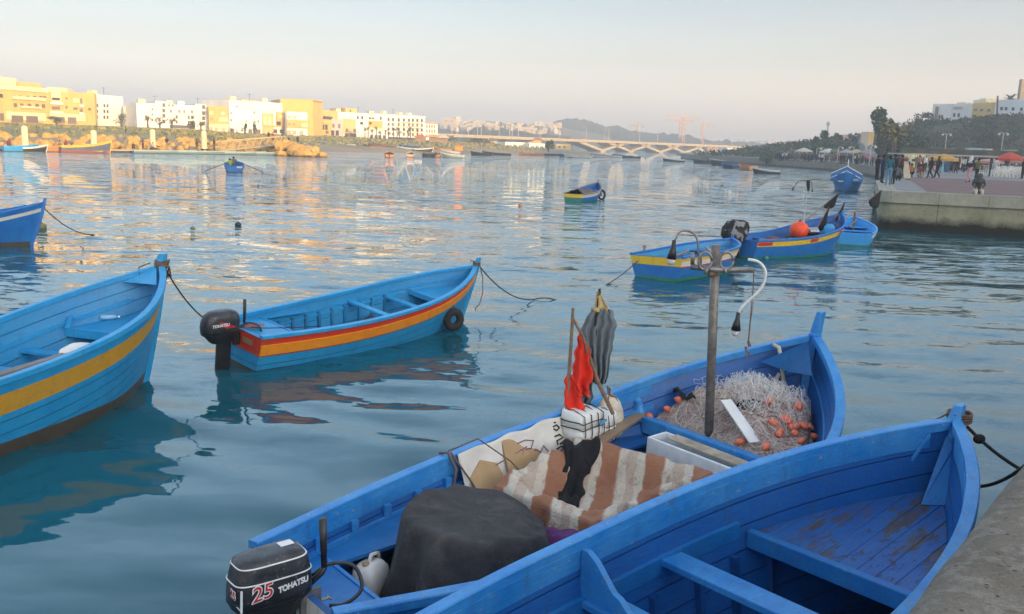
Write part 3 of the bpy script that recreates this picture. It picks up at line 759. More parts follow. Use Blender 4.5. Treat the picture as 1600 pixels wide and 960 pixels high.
# inner face of the stem: broad triangular plank
b = MB(); b.add([(5.20, -.02, .93), (5.45, -.30, .95), (5.66, .03, 1.40), (5.70, -.05, 1.40), (5.26, -.04, .93), (5.50, -.32, .95)], [(0, 2, 1), (3, 4, 5), (0, 4, 3, 2), (1, 5, 4, 0), (2, 3, 5, 1)])
b.build('stem_apron', P_navy2, A)
b = MB()
for k in range(4): b.tube([Vector((5.77+.085*cos(q), .085*sin(q), 1.475+.02*k+.006*sin(3*q+k))) for q in [2*pi*j/14 for j in range(15)]], .011, 6)
b.tube([(5.70, .06, 1.53), (5.66, .13, 1.47), (5.64, .10, 1.42)], .008, 5); b.build('bow_lashing', M_rope, A)

# ================================================================== boat B : loaded with nets
HB = Hull(6.091, 2.42, .738, 1.588, 4.0, .197, .46, .559, 3.077)
mB = dict(list=[P_navy, P_navyin, P_bott, P_white], hull_slot=0, in_slot=1, bottom_slot=2)
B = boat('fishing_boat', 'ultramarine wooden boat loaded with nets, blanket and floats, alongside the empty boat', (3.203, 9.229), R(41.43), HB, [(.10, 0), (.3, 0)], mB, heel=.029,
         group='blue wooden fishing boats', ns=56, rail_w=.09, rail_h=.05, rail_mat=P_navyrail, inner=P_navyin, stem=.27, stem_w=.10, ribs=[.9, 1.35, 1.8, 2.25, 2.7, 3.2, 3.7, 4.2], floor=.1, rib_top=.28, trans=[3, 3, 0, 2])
MB_W = B.matrix_basis.copy()
def wB(x, y, z): return B.location + Matrix.Rotation(R(41.43), 3, 'Z') @ (Matrix.Rotation(.029, 3, 'X') @ Vector((x, y, z)))
deck('foredeck', B, HB, 4.55, 5.98, .66, P_navy2, zslope=.0, n=14)
deck('side_shelf', B, HB, 3.35, 4.5, .54, P_navyin, side=1, y_in=.72, n=6)
b = MB(); b.box((4.52, 0, .645), (.10, HB.inner_y(4.52, .62)*2, .17)); b.build('deck_beam', P_navyrail, B, bevel=.012)
for sd in (1, -1):
    b = MB(); p = [(4.50, sd*.98, .66), (4.51, sd*1.0, .76), (4.52, sd*1.05, .84), (4.53, sd*1.10, .90)]
    b.tube(p, [.07, .055, .05, .05], 8); b.build('knee', P_navyrail, B, smooth=True)
b = MB(); b.box((4.56, 0, .33), (.03, HB.inner_y(4.56, .3)*2, .46)); b.build('bulkhead', P_navyin, B)
deck('stern_deck', B, HB, .04, .56, .50, P_navy2, n=6)
b = MB(); b.box((.555, 0, .47), (.03, HB.inner_y(.56, .45)*2, .08)); b.build('deck_edge', P_navyrail, B)
for sd in (1, -1): deck('side_deck', B, HB, .56, 2.15, .50, P_navy2, side=sd, y_in=.42 if sd > 0 else .50, n=10)
stringer(B, HB, .05, 4.7, .02, .03, .11, P_navyrail, name='inwale'); stringer(B, HB, .05, 4.7, .21, .03, .05, P_navyrail, name='stringer')
for i in range(13):
    x = .2+i*.36; s = HB.s_of(x); p = HB.pt(s, HB.sheer(s)-.17, 1, .06); b = MB(); b.box((p.x, p.y, p.z), (.06, .04, .10)); b.build('spacer_block', P_navyrail, B)
stringer(B, HB, 4.85, 6.0, .30, .02, .03, P_navy2, name='bow_batten')
b = MB(); b.add([(5.55, .30, 1.32), (5.96, .02, 1.55), (5.55, -.30, 1.32), (5.60, .0, 1.28)], [(0, 3, 1), (1, 3, 2), (0, 1, 2, 3)]); b.build('breast_hook', P_navy2, B)
b = MB(); b.tube([wp for wp in [(5.72, .28, 1.49), (5.74, .22, 1.47), (5.76, .17, 1.28), (5.76, .14, 1.14), (5.74, .10, 1.08), (5.72, .14, 1.02), (5.70, .2, 1.08), (5.73, .17, 1.2)]], .022, 7)
b.tube([(5.73, .12, 1.12), (5.70, .08, 1.0), (5.72, .15, .95), (5.74, .16, 1.08)], .018, 6); b.build('bow_rope', M_ropew, B, smooth=True)

# outboard on B
mo = outboard('black outboard motor with red number 25 on the loaded boat, lower left', wB(.045, -.16, .745), R(41.43), .86, style='old', heel=.029)
M_line = M_lwhite
def cowl_of(t): return bpy.data.objects[t['cowl']]
b = MB(); b.tube([Vector(p) for p in rounded(-.302, 0, .345, .248, .131, 40, 4.2, tx=-.10)]+[Vector(rounded(-.302, 0, .345, .248, .131, 40, 4.2, tx=-.10)[0])], .006, 5)
ring = rounded(-.30, 0, .235, .279, .1505, 40, 4.2, tx=-.10)
sel = [Vector(p) for p in ring if p[1] < .03 or p[0] < -.3]; sel.sort(key=lambda p: atan2(p.y, -(p.x+.30))); b.tube(sel, .005, 5)
b.bar((-.571, -.155, .235), (-.575, -.16, .08), .012, .012); b.bar((-.572, .05, .09), (-.574, -.155, .09), .004, .006); b.build('trim_line', M_line, cowl_of(mo))
b = MB(); b.box((-.16, .03, .389), (.10, .07, .004)); b.build('sticker', M_lwhite, cowl_of(mo))
def side_text(t, name, txt, size, mat, x, z, y=-.1555, slope=R(14), bold=0, xs=1, sh=.15, ext=.0015, ya=0.0):
    # reads from aft to forward on the starboard face
    M_ = Matrix.Translation((x, y, z)) @ Matrix.Rotation(ya, 4, 'Z') @ Matrix.Rotation(R(90), 4, 'X') @ Matrix.Rotation(slope, 4, 'Z')
    return text_mesh(name, txt, size, mat, cowl_of(t), M_, ext, bold, sh, xs)
side_text(mo, 'lettering', '25', .155, M_lwhite, -.492, .085, y=-.1475, slope=R(6), bold=.007, ya=R(-3.2)); side_text(mo, 'lettering', '25', .155, M_lred, -.492, .085, y=-.1500, slope=R(6), bold=.0, ya=R(-3.2))
side_text(mo, 'lettering', 'TOHATSU', .060, M_lwhite, -.305, .125, y=-.1590, slope=R(8), bold=.0025, xs=.80, ya=R(-3.2))
def back_text(t, txt, size, mat, y, z, x, bold):
    M_ = Matrix.Translation((x, y, z)) @ Matrix.Rotation(R(-90), 4, 'Z') @ Matrix.Rotation(R(90), 4, 'X')
    return text_mesh('lettering', txt, size, mat, cowl_of(t), M_, .0015, bold)
back_text(mo, '25', .085, M_lwhite, -.02, .13, -.589, .004); back_text(mo, '25', .085, M_lred, -.02, .13, -.591, 0)

# ---- cargo of B (each a thing of its own)
RZB = R(41.43)
def loc_thing(name, label, cat, x, y, z, rz=0, group=None): return thing(name, label, cat, wB(x, y, z), RZB+rz, group, .029)
# drum under a dark cloth
dr = loc_thing('covered_drum', 'drum draped with a dark charcoal cloth, between the outboard and the striped blanket', 'drum', 1.42, -.08, .10)
prof = [(.02, .70), (.20, .695), (.30, .70), (.36, .715), (.395, .72), (.42, .70), (.435, .63), (.45, .5), (.475, .35), (.51, .18), (.56, .0)]
rings = []
for r_, z_ in prof:
    ring = []
    for k in range(72):
        a = 2*pi*k/72; dn = max(0, (.70-z_)/.7)
        fo = 1+.10*dn*sin(7*a+1.3)+.07*dn*sin(13*a+2*z_)+.03*dn*sin(29*a)+.02*mn.noise(Vector((cos(a)*2, sin(a)*2, z_*4)))
        ex = 1+.22*max(0, cos(a))*dn*1.2+.10*max(0, cos(a))
        cx_ = 1-abs(mn.noise(Vector((cos(a)*2.2, sin(a)*2.2+z_*1.2, 6))))*2.2; fo += .075*cx_*dn+.04*cx_*(r_ > .38); zz = z_ - .10*max(0, cos(a+.35))**2*(r_ > .3)*(1-dn) + .022*mn.noise(Vector((r_*9*cos(a), r_*9*sin(a), 1)))+.03*(1-abs(mn.noise(Vector((r_*5*cos(a), r_*5*sin(a), 3))))*2)*(1-dn)
        ring.append((r_*fo*ex*cos(a), r_*fo*sin(a)*1.0, zz))
    rings.append(ring)
dr.scale = (1.16, 1.2, 1.04)
b = MB(); b.loft(rings, cap=True)
def wool():
    t = NT('dark_wool'); v = t.coord()
    c = t.mix(t.ramp(t.noise(v, 5, 6, .7), [(.35, 0), (.7, 1)]), (.028,.026,.028), (.065,.060,.058))
    c = t.mix(t.ramp(t.noise(v, 160, 2), [(.55, 0), (.75, .5)]), c, (.12,.11,.11)); c = t.mix(t.ramp(t.noise(v, 3.5, 7, .75), [(.52, 0), (.68, .6)]), c, (.13,.115,.10))
    return t.out(c, .98, t.bump(t.math('ADD', t.noise(v, 120, 3), t.noise(v, 9, 5)), .6, .02))
b.build('cover_cloth', wool(), dr, smooth=True, sub=1)
b = MB(); b.lathe([(.36, 0), (.36, .66), (.33, .68)], n=24); b.build('drum_body', M_black, dr)
pc = loc_thing('purple_cloth', 'crumpled purple cloth between the dark drum and the striped blanket', 'cloth', 2.06, -.42, .4)
b = MB(); b.grid(lambda u_, v_: (.5*(u_-.5), .62*(v_-.5), .24+.10*mn.noise(Vector((u_*4, v_*4, 2)))-.5*(u_-.5)**2-.4*(v_-.4)**2), 16, 16); b.build('cloth', M_purple, pc, smooth=True, solid=.01)
# jerry can
jc = loc_thing('jerry_can', 'white plastic jerry can beside the stern deck of the loaded boat', 'jerry can', .86, .40, .10, R(20))
b = MB(); b.loft([rounded(0, 0, z, hx, hy, 24, 4) for z, hx, hy in ((0, .12, .10), (.02, .13, .11), (.22, .13, .11), (.29, .12, .10), (.33, .085, .07), (.345, .05, .04))]); jb = b.build('body', M_wplast, jc, smooth=True)
b = MB(); b.lathe([(.028, .0), (.028, .03), (.02, .032)], (-.06, 0, .315), 12); b.build('cap', M_card, jb)
b = MB(); b.tube([(-.03, 0, .33), (.0, 0, .385), (.08, 0, .375), (.10, 0, .31)], .016, 8); b.build('handle', M_wplast, jb, smooth=True)
# blanket over a frame
bl = loc_thing('striped_blanket', 'cream and rust striped blanket draped over a crate in the loaded boat', 'blanket', 0, 0, 0)
C00, C10, C11, C01 = Vector((2.30, -.46, .66)), Vector((2.18, .58, .64)), Vector((3.62, .86, .68)), Vector((3.98, -.42, .66))   # aft-stbd, aft-port, fore-port, fore-stbd
def bl_top(u_, v_):                       # u aft->fore, v stbd->port
    p = (C00*(1-u_)+C01*u_)*(1-v_)+(C10*(1-u_)+C11*u_)*v_
    e = min(u_, 1-u_)*min(v_, 1-v_)
    sm_ = lambda q: max(0, min(1, q))**2*(3-2*max(0, min(1, q)))
    s_ = sm_(min(u_-.035, .965-u_)/.20)*sm_(min(v_-.05, .95-v_)/.24)
    p = p-Vector((0, 0, .36*s_*(1-.25*v_)))
    rd = lambda x, y, sd: 1-abs(mn.noise(Vector((x, y, sd))))*2
    w_ = min(1, min(u_, 1-u_)*9+.25)
    p.z += w_*(.055*rd(u_*4.5+v_*1.5, v_*2.2, 0)+.035*rd(u_*9, v_*5+u_*3, 4)+.02*mn.noise(Vector((u_*16, v_*14, 2))))+.05*max(0, v_-.8)*5*mn.noise(Vector((u_*5, 0, 8)))
    p.x += .03*mn.noise(Vector((u_*5, v_*5, 11))); p.y += .03*mn.noise(Vector((u_*5, v_*5, 15)))
    return p
def bl_full(a, c):                       # a in [-.35,1.12], c in [-.3,1.3]
    u_ = max(0, min(1, a)); v_ = max(0, min(1, c)); p = bl_top(u_, v_)
    ea = a-u_; ec = c-v_
    dn = min(.42, abs(ea)*1.5+abs(ec)*1.2)
    p = Vector(p); p.z -= dn
    p.x += .10*max(-.25, min(.25, ea))*2+ (.028*sin(c*30)+.02*sin(c*13+1))*min(1, abs(ea)*6)
    p.y += .10*max(-.25, min(.25, ec))*2+ (.025*sin(a*26))*min(1, abs(ec)*6)
    return p
nu_, nv_ = 90, 80; b = MB(); uv = []
b.grid(lambda i, j: bl_full(-.30+i*1.42, -.28+j*1.5), nu_, nv_)
for v in b.v: uv.append((v[0], v[1]))
def blanket_mat():
    t = NT('striped_wool'); uvn = t.node('ShaderNodeUVMap'); sx = t.node('ShaderNodeSeparateXYZ'); t.link(uvn.outputs[0], sx.inputs[0]); v = t.coord()
    s_ = t.math('ADD', t.math('MULTIPLY', sx.outputs[0], .6), t.math('MULTIPLY', sx.outputs[1], -.8))
    s_ = t.math('ADD', s_, t.math('MULTIPLY', t.noise(v, 3, 3), .12))
    fr = t.math('FRACT', t.math('DIVIDE', s_, .42))
    st = t.ramp(fr, [(0, 0), (.04, 1), (.40, 1), (.46, 0), (.62, .0), (.64, .35), (.82, .35), (.84, 0)])
    c = t.mix(st, (.60,.53,.42), (.34,.15,.08))
    blot = t.ramp(t.noise(v, 6, 7, .75), [(.56, 0), (.66, .8)])
    c = t.mix(blot, c, (.33,.13,.09))
    c = t.mix(t.ramp(t.noise(v, 14, 6, .7), [(.5, 0), (.75, .55)]), c, (.30,.22,.16))
    return t.out(c, .95, t.bump(t.math('ADD', t.noise(v, 60, 3), t.math('MULTIPLY', t.noise(v, 7, 6, .7), 2)), .7, .02))
b.build('cloth', blanket_mat(), bl, smooth=True, uv=uv, solid=.012)
cr = loc_thing('wooden_crate', 'low wooden crate hidden under the striped blanket', 'crate', 3.05, .12, .1)
b = MB(); b.box((0, 0, .06), (1.2, .8, .10)); b.build('body', P_wood, cr)
# black garment
gm = loc_thing('black_garment', 'black garment thrown over the middle of the striped blanket', 'garment', 3.22, .66, .66)
pts = [(-.11, .17), (-.15, .10), (-.19, -.12), (-.12, -.2), (-.10, -.42), (-.04, -.62), (.05, -.66), (.09, -.40), (.14, -.15), (.13, -.02), (.17, .13), (.1, .2), (.06, .12), (-.03, .10)]
def gshape(u_, v_):
    w_ = .30*(1-.72*max(0, v_-.15))+.05*sin(v_*9+1)+.03*sin(v_*23)
    uu_ = u_-.5; v2 = v_+(.10*abs(uu_)*2 if v_ < .3 else 0)-(.13*cos(uu_*2*pi*1.0)*max(0, .25-v_)*4 if v_ < .25 else 0)*-.35
    q = Vector((3.42, .77))+Vector((.745, -.667))*(uu_*w_+.06*v_)+Vector((-.80, -.52))*(v2*.98)
    best = None
    uu = max(0, min(1, (q.x-2.22)/1.56)); vv = max(0, min(1, (q.y+.46)/1.2))
    p = bl_full(uu, vv); return Vector((q.x-3.22, q.y-.66, p.z+.03+.035*abs(mn.noise(Vector((u_*5, v_*6, 4))))+.02*sin(u_*14+v_*5)-.66))
b = MB(); b.grid(gshape, 18, 30); b.build('cloth', M_cloth_b, gm, smooth=True, solid=.015)
# white banner with handwriting along the port side
bn = loc_thing('white_banner', 'white hand-lettered banner hung along the inside of the loaded boat', 'banner', 0, 0, 0)
def bnr(u_, v_):
    x = 2.12+u_*1.36; s_ = HB.s_of(x); zt = HB.sheer(s_)+.055
    z = zt-v_*.46; p = HB.pt(s_, min(z, HB.sheer(s_)), 1, .10+.10*v_+.012*sin(u_*21+v_*4))
    return (p.x, p.y, z+.01*sin(u_*17))
b = MB(); b.grid(bnr, 30, 14); b.build('cloth', simple('banner_cloth', (.66,.63,.56), rough=.9, var=.15, scale=5), bn, smooth=True, solid=.006)
def stroke(pts2, w, mat, name):
    pp = []
    for u_, v_ in pts2:
        p = Vector(bnr(u_, v_)); pp.append(p+Vector((0, -.012, .002)))
    b = MB(); b.tube(pp, w, 5); return b.build(name, mat, bn)
M_ink = simple('ink_black', (.015,.015,.018), rough=.8); M_inkr = simple('ink_mauve', (.22,.10,.16), rough=.8)
for pts2 in ([(.90, .16), (.935, .14), (.955, .2), (.92, .24), (.90, .2)], [(.915, .09), (.93, .085)], [(.89, .34), (.94, .32), (.97, .40), (.90, .42), (.90, .50)], [(.88, .56), (.94, .54), (.955, .6), (.9, .63)], [(.89, .70), (.96, .68)], [(.89, .78), (.95, .76), (.965, .84), (.9, .86)]): stroke(pts2, .008, M_ink, 'lettering')
for pts2 in ([(.55, .22), (.62, .18), (.70, .26), (.66, .36), (.60, .34)], [(.42, .34), (.50, .26), (.58, .36), (.54, .46), (.46, .44)], [(.66, .50), (.70, .42), (.74, .52), (.78, .44), (.80, .56)], [(.30, .40), (.62, .30)]): stroke(pts2, .006, M_inkr, 'lettering')
# cardboard pieces, magenta carton, plank
def flat_piece(name, label, cat, poly, zs, mat, th=.012):
    o = loc_thing(name, label, cat, 0, 0, 0); b = MB(); n = len(poly)
    vs = [(x, y, z) for (x, y), z in zip(poly, zs)]; d = (Vector(vs[1])-Vector(vs[0])).cross(Vector(vs[2])-Vector(vs[0])).normalized()*th
    vs += [tuple(Vector(v)-d) for v in vs]
    b.add(vs, [tuple(range(n)), tuple(range(2*n-1, n-1, -1))]+[(i, n+i, n+(i+1) % n, (i+1) % n) for i in range(n)]); b.build('sheet', mat, o); return o
flat_piece('cardboard_sheet', 'bent brown cardboard sheet in front of the white banner', 'cardboard', [(2.62, .86), (3.28, .93), (3.26, 1.10), (2.86, 1.10), (2.66, 1.06)], [.50, .50, .72, .78, .80], M_card)
flat_piece('cardboard_scrap', 'small torn cardboard scrap left of the bigger cardboard sheet', 'cardboard', [(2.20, .72), (2.56, .80), (2.54, .97), (2.36, .99), (2.18, .90)], [.46, .46, .64, .70, .60], M_card)
mg = loc_thing('small_carton', 'small magenta carton beside the white banner', 'carton', 3.56, 1.12, .50, R(12)); b = MB(); b.box((0, 0, .03), (.24, .12, .06)); b.build('box', simple('magenta_print', (.35,.10,.30), rough=.5), mg, bevel=.006)
b = MB(); b.box((0, 0, .0), (.06, .10, .064)); b.build('label_strip', M_lwhite, mg)
pk = loc_thing('timber_plank', 'bare timber plank running from the blanket to the deck beam', 'plank', 0, 0, 0); b = MB(); b.bar((3.42, .70, .66), (4.50, .98, .745), .12, .03); b.build('board', P_wood, pk, bevel=.004)
# white foam box
fb = loc_thing('foam_box', 'white foam fish box standing against the deck beam', 'fish box', 4.30, -.02, .20)
b = MB(); o_ = [(-.16, -.60), (.13, -.60), (.13, .60), (-.16, .60)]; i_ = [(-.13, -.57), (.10, -.57), (.10, .57), (-.13, .57)]
vs = [(x, y, 0) for x, y in o_]+[(x, y, .49) for x, y in o_]+[(x, y, .49) for x, y in i_]+[(x, y, .06) for x, y in i_]
fs = [(3,2,1,0)]+[(i, (i+1) % 4, 4+(i+1) % 4, 4+i) for i in range(4)]+[(4+i, 4+(i+1) % 4, 8+(i+1) % 4, 8+i) for i in range(4)]+[(8+i, 8+(i+1) % 4, 12+(i+1) % 4, 12+i) for i in range(4)]+[(12,13,14,15)]
b.add(vs, fs); b.build('box', M_foam, fb, bevel=.012)
b = MB(); b.bar((.02, -.5, .495), (.04, .45, .497), .16, .012); b.build('lid', simple('ochre_lid', (.45,.38,.28), rough=.8, var=.5, scale=5), fb)
# white jug floats tied into a bundle, with flag sticks
bd = loc_thing('float_bundle', 'bundle of white foam floats netted in dark cord', 'floats', 3.75, 1.0, .56, R(4))
def lump(b, c, sz, seed, n=16, k=9):
    rings = []
    for i in range(k):
        a = -pi/2+pi*i/(k-1); ring = []
        for j in range(n):
            q = 2*pi*j/n; e = .35
            f_ = lambda t: abs(t)**e*(1 if t >= 0 else -1)
            p = Vector((f_(cos(a))*f_(cos(q))*sz[0], f_(cos(a))*f_(sin(q))*sz[1], f_(sin(a))*sz[2]))
            p *= 1+.06*mn.noise(p*7+Vector((seed, 0, 0))); ring.append(tuple(p+Vector(c)))
        rings.append(ring)
    b.loft(rings)
for (c, sz, sd) in (((-.13, .0, .31), (.17, .15, .085), 1), ((-.13, .0, .17), (.18, .16, .075), 2), ((-.12, .0, .05), (.17, .15, .06), 5), ((.17, -.02, .25), (.11, .12, .08), 3), ((.17, -.02, .10), (.12, .12, .09), 4)):
    b = MB(); lump(b, c, sz, sd); b.build('float', M_wplast, bd, smooth=True)
b = MB()
for z, cx, hx, hy in ((.10, -.13, .185, .165), (.24, -.13, .185, .165), (.30, -.13, .18, .16), (.17, .17, .125, .125), (.27, .17, .115, .125)): 
    pp = [Vector(p)+Vector((0, 0, .008*sin(5*k))) for k, p in enumerate(rounded(cx, -.0, z, hx, hy, 24, 5))]; b.tube(pp+[pp[0]], .006, 4)
for x in (-.26, -.16, -.06, .02, .12, .20):
    h_ = .40 if x < .05 else .335; w_ = .165 if x < .05 else .128; yc = 0 if x < .05 else -.02
    b.tube([(x, yc-w_, .0), (x+.01, yc-w_-.004, .2), (x, yc-w_*.9, h_-.03), (x, yc, h_+.006), (x, yc+w_*.9, h_-.03), (x, yc+w_, .0)], .006, 4)
b.build('cord', M_ropedark, bd)
b = MB(); b.bar((-.05, -.172, .26), (.05, -.170, .29), .012, .02); b.build('blue_tape', simple('blue_tape', (.05,.35,.6)), bd)
jg = loc_thing('plastic_jug', 'big dirty cream plastic jug float beside the netted floats', 'jug', 4.13, 1.10, .56)
b = MB(); b.lathe([(.14, .0), (.165, .03), (.165, .16), (.15, .27), (.115, .35), (.07, .40), (.03, .42)], n=20); b.build('body', simple('cream_plastic', (.62,.55,.42), rough=.55, var=.35, scale=9), jg, smooth=True)
b = MB(); b.tube([(0, 0, .40), (.03, .03, .47), (-.02, .02, .50), (-.04, -.03, .44), (.0, -.05, .41)], .010, 6)
for k in range(5): a = k*1.25; b.tube([(0, 0, .42), (.07*cos(a), .07*sin(a), .41), (.11*cos(a), .11*sin(a), .34)], .007, 4)
b.build('cord', M_rope, jg)
def flag_cloth(name, root, prof, mat, dirv, nrm, folds=5, amp=.02, n=14, solid=.006, uvscale=1):
    """prof: list of (z, left, right) in metres along dirv from the stick"""
    b = MB(); m = len(prof)
    def fn(i, j):
        k = j*(m-1); a = int(min(k, m-2)); t_ = k-a
        z = prof[a][0]*(1-t_)+prof[a+1][0]*t_; l = prof[a][1]*(1-t_)+prof[a+1][1]*t_; r_ = prof[a][2]*(1-t_)+prof[a+1][2]*t_
        l += .035*mn.noise(Vector((j*7, 3, folds))); r_ += .045*mn.noise(Vector((j*8, 9, folds))); w_ = l+(r_-l)*i
        return Vector(dirv)*w_+Vector(nrm)*(amp*sin(i*pi*folds+j*2)*(.3+j))+Vector((0, 0, z))
    b.grid(fn, n, 5*(m-1)+1); return b.build(name, mat, root, smooth=True, solid=solid)
vx = Vector((.745, -.667, 0))           # picture right, in boat axes
f1 = loc_thing('red_flag', 'bright red rag flag on a bare stick above the netted floats', 'flag', 3.50, 1.08, .93)
b = MB(); b.tube([(0, 0, -.06), (0.0, .0, .3), (-.0, 0, .66), (-.005, .0, 1.02)], [.017, .017, .016, .014], 8); b.build('stick', M_stick, f1)
b = MB(); b.tube([vx*.0+Vector((0, 0, .92)), vx*.10+Vector((0, 0, .76)), vx*.27+Vector((.02, 0, .3)), vx*.42+Vector((.05, 0, -.02))], [.014, .016, .02, .02], 8); b.build('crook', M_stick, f1)
flag_cloth('cloth', f1, [(.77, .07, .085), (.66, .05, .15), (.52, .04, .20), (.36, .035, .215), (.22, .05, .215), (.16, .09, .20)], M_cloth_r, vx, (.667, .745, 0), 3.3, .035, n=26)
flag_cloth('cloth', f1, [(.36, -.03, .05), (.22, -.035, .10), (.06, -.02, .17), (-.08, .08, .17), (-.20, .11, .14)], M_cloth_r, vx, (-.667, -.745, 0), 2.7, .03, n=22)
f2 = loc_thing('grey_flag', 'dark grey rag flag with yellow tip on a stick beside the red flag', 'flag', 3.86, 1.12, .90)
b = MB(); b.tube([vx*(-.02)+Vector((0, 0, -.05)), vx*.0+Vector((0, 0, .6)), vx*.02+Vector((0, 0, 1.20))], [.018, .018, .012], 8); b.build('stick', M_ropedark, f2)
flag_cloth('tip_cloth', f2, [(1.18, -.0, .02), (1.08, -.015, .07), (.97, -.03, .13)], M_cloth_t, vx, (.667, .745, 0), 2.6, .02, n=16)
flag_cloth('cloth', f2, [(1.0, -.02, .15), (.90, -.09, .19), (.78, -.14, .19), (.62, -.12, .20), (.50, -.07, .17), (.30, -.02, .16), (.24, .0, .13)], M_cloth_g, vx, (.667, .745, 0), 8.4, .032, n=60)
flag_cloth('cloth', f2, [(.60, -.10, .02), (.40, -.12, .02), (.10, -.12, .04), (-.02, -.10, -.02)], M_cloth_g, vx, (.60, .80, 0), 4.4, .03, n=30)
# mast with cross bar and lamps
ms = loc_thing('lamp_mast', 'worn steel lamp mast with crossbar standing on the loaded boat', 'mast', 4.64, .21, .66); ms.rotation_euler = (-.012, -.044, RZB)
b = MB(); b.tube([(0, 0, 0), (.0, .0, 1.0), (.0, 0, 1.95)], .044, 14); b.build('pole', M_mast, ms, smooth=True)
cb = [vx*-.23+Vector((0, 0, 1.745)), vx*.0+Vector((-.055, -.05, 1.725)), vx*.36+Vector((0, 0, 1.71))]
b = MB(); b.tube(cb, .028, 10); b.build('crossbar', M_metal, ms, smooth=True)
b = MB()
for dx in (-.10, .10):
    c = vx*dx+Vector((-.06, -.05, 1.81)); ring = [c+vx*(.062*cos(q))+Vector((0, 0, .085*sin(q))) for q in [2*pi*k/16 for k in range(17)]]; b.tube(ring, .013, 6)
    b.tube([c+vx*.02*(1 if dx < 0 else -1)+Vector((0, 0, -.1)), c+Vector((0, 0, -.09))], .03, 8)
b.build('shackle', M_metal, ms, smooth=True)
b = MB()
for dx, h_ in ((-.215, .12), (-.14, .12)): b.tube([vx*dx+Vector((0, 0, 1.76)), vx*dx+Vector((0, 0, 1.76+h_))], .02 if dx < -.2 else .014, 8)
b.build('socket', M_metal, ms, smooth=True)
def lamp(pts_, name, hosemat, bulb_mat, r=.014):
    b = MB(); b.tube(smooth_pts(pts_), r, 8); o = b.build('lamp_arm', hosemat, ms, smooth=True)
    e = Vector(pts_[-1]); d = (e-Vector(pts_[-2])).normalized(); d = Vector((d.x*.4, d.y*.4, d.z)).normalized()
    b = MB(); b.tube([e-d*.05, e+d*.02, e+d*.06, e+d*.13], [.018, .022, .034, .047], 10); h_ = b.build('lamp_holder', M_black, o, smooth=True)
    b = MB(); b.ball(e+d*.15, (.04, .04, .04), 12, 8); b.build('bulb', bulb_mat, o, smooth=True)
M_bulb = simple('frosted_bulb', (.62,.60,.62), rough=.25, var=.05, bump=0)
zb_ = 1.78
lamp([vx*.31+Vector((0, 0, zb_+.03)), vx*.40+Vector((0, 0, zb_+.01)), vx*.47+Vector((0, 0, zb_-.06)), vx*.48+Vector((0, 0, zb_-.16)), vx*.43+Vector((0, 0, zb_-.27)), vx*.30+Vector((0, 0, zb_-.40)), vx*.25+Vector((0, 0, zb_-.47)), vx*.235+Vector((0, 0, zb_-.53))], 'r', M_wplast, M_bulb)
lamp([vx*-.165+Vector((0, 0, 1.85)), vx*-.17+Vector((0, 0, 1.97)), vx*-.20+Vector((0, 0, 2.05)), vx*-.26+Vector((0, 0, 2.085)), vx*-.34+Vector((0, 0, 2.08)), vx*-.38+Vector((0, 0, 2.02)), vx*-.40+Vector((0, 0, 1.95))], 'l', M_metal, M_bulb, r=.010)
b = MB(); b.tube([vx*.37+Vector((0, 0, 1.71)), vx*.37+Vector((0, 0, 1.5)), vx*.355+Vector((0, 0, 1.2)), vx*.345+Vector((0, 0, .98))], .006, 4); b.tube([vx*.38+Vector((0, 0, 1.4)), vx*.36+Vector((0, 0, 1.2)), vx*.35+Vector((0, 0, .95))], .004, 4)
for k in range(6): b.ball(vx*(.345+.02*sin(k*2))+Vector((.01*cos(k), 0, 1.0-.028*k)), (.02, .012, .018), 6, 4)
b.build('hanging_cord', M_rope, ms)
b = MB(); b.ball(vx*-.03+Vector((-.05, -.04, 1.68)), (.05, .04, .03), 8, 6); b.build('red_lashing', M_rope, ms, smooth=True)
# fishing net heap
NX, NY, NZ = 5.24, .12, .66
nt = loc_thing('fishing_net', 'heap of pale tangled fishing net with orange floats on the foredeck', 'fishing net', NX, NY, NZ)
def nh(x, y):
    X, Y = x-NX, y-NY
    lim = max(.05, HB.inner_y(max(4.6, min(x, 5.9)), .8)-.03)
    e = max(0, min(1-(X/.70)**2, 1-(abs(y)/lim)**4, 1))
    hump = .37*math.exp(-((X-.16)**2/.10+(Y-.12)**2/.12))+.27*math.exp(-((X-.22)**2/.09+(Y+.38)**2/.07))+.28*math.exp(-((X+.2)**2/.10+(Y-.55)**2/.10))+.18*math.exp(-((X+.35)**2/.06+(Y+.2)**2/.2))
    return (e**.5)*.07+hump*min(1, e*2.5)+.035*mn.noise(Vector((x*6, y*6, 0)))*(e > 0)+.02*mn.noise(Vector((x*17, y*17, 3)))*(e > 0) if e > 0 else -.05
b = MB(); b.grid(lambda i, j: (-.75+i*1.5, -1.1+j*2.2, nh(NX-.75+i*1.5, NY-1.1+j*2.2)), 70, 100)
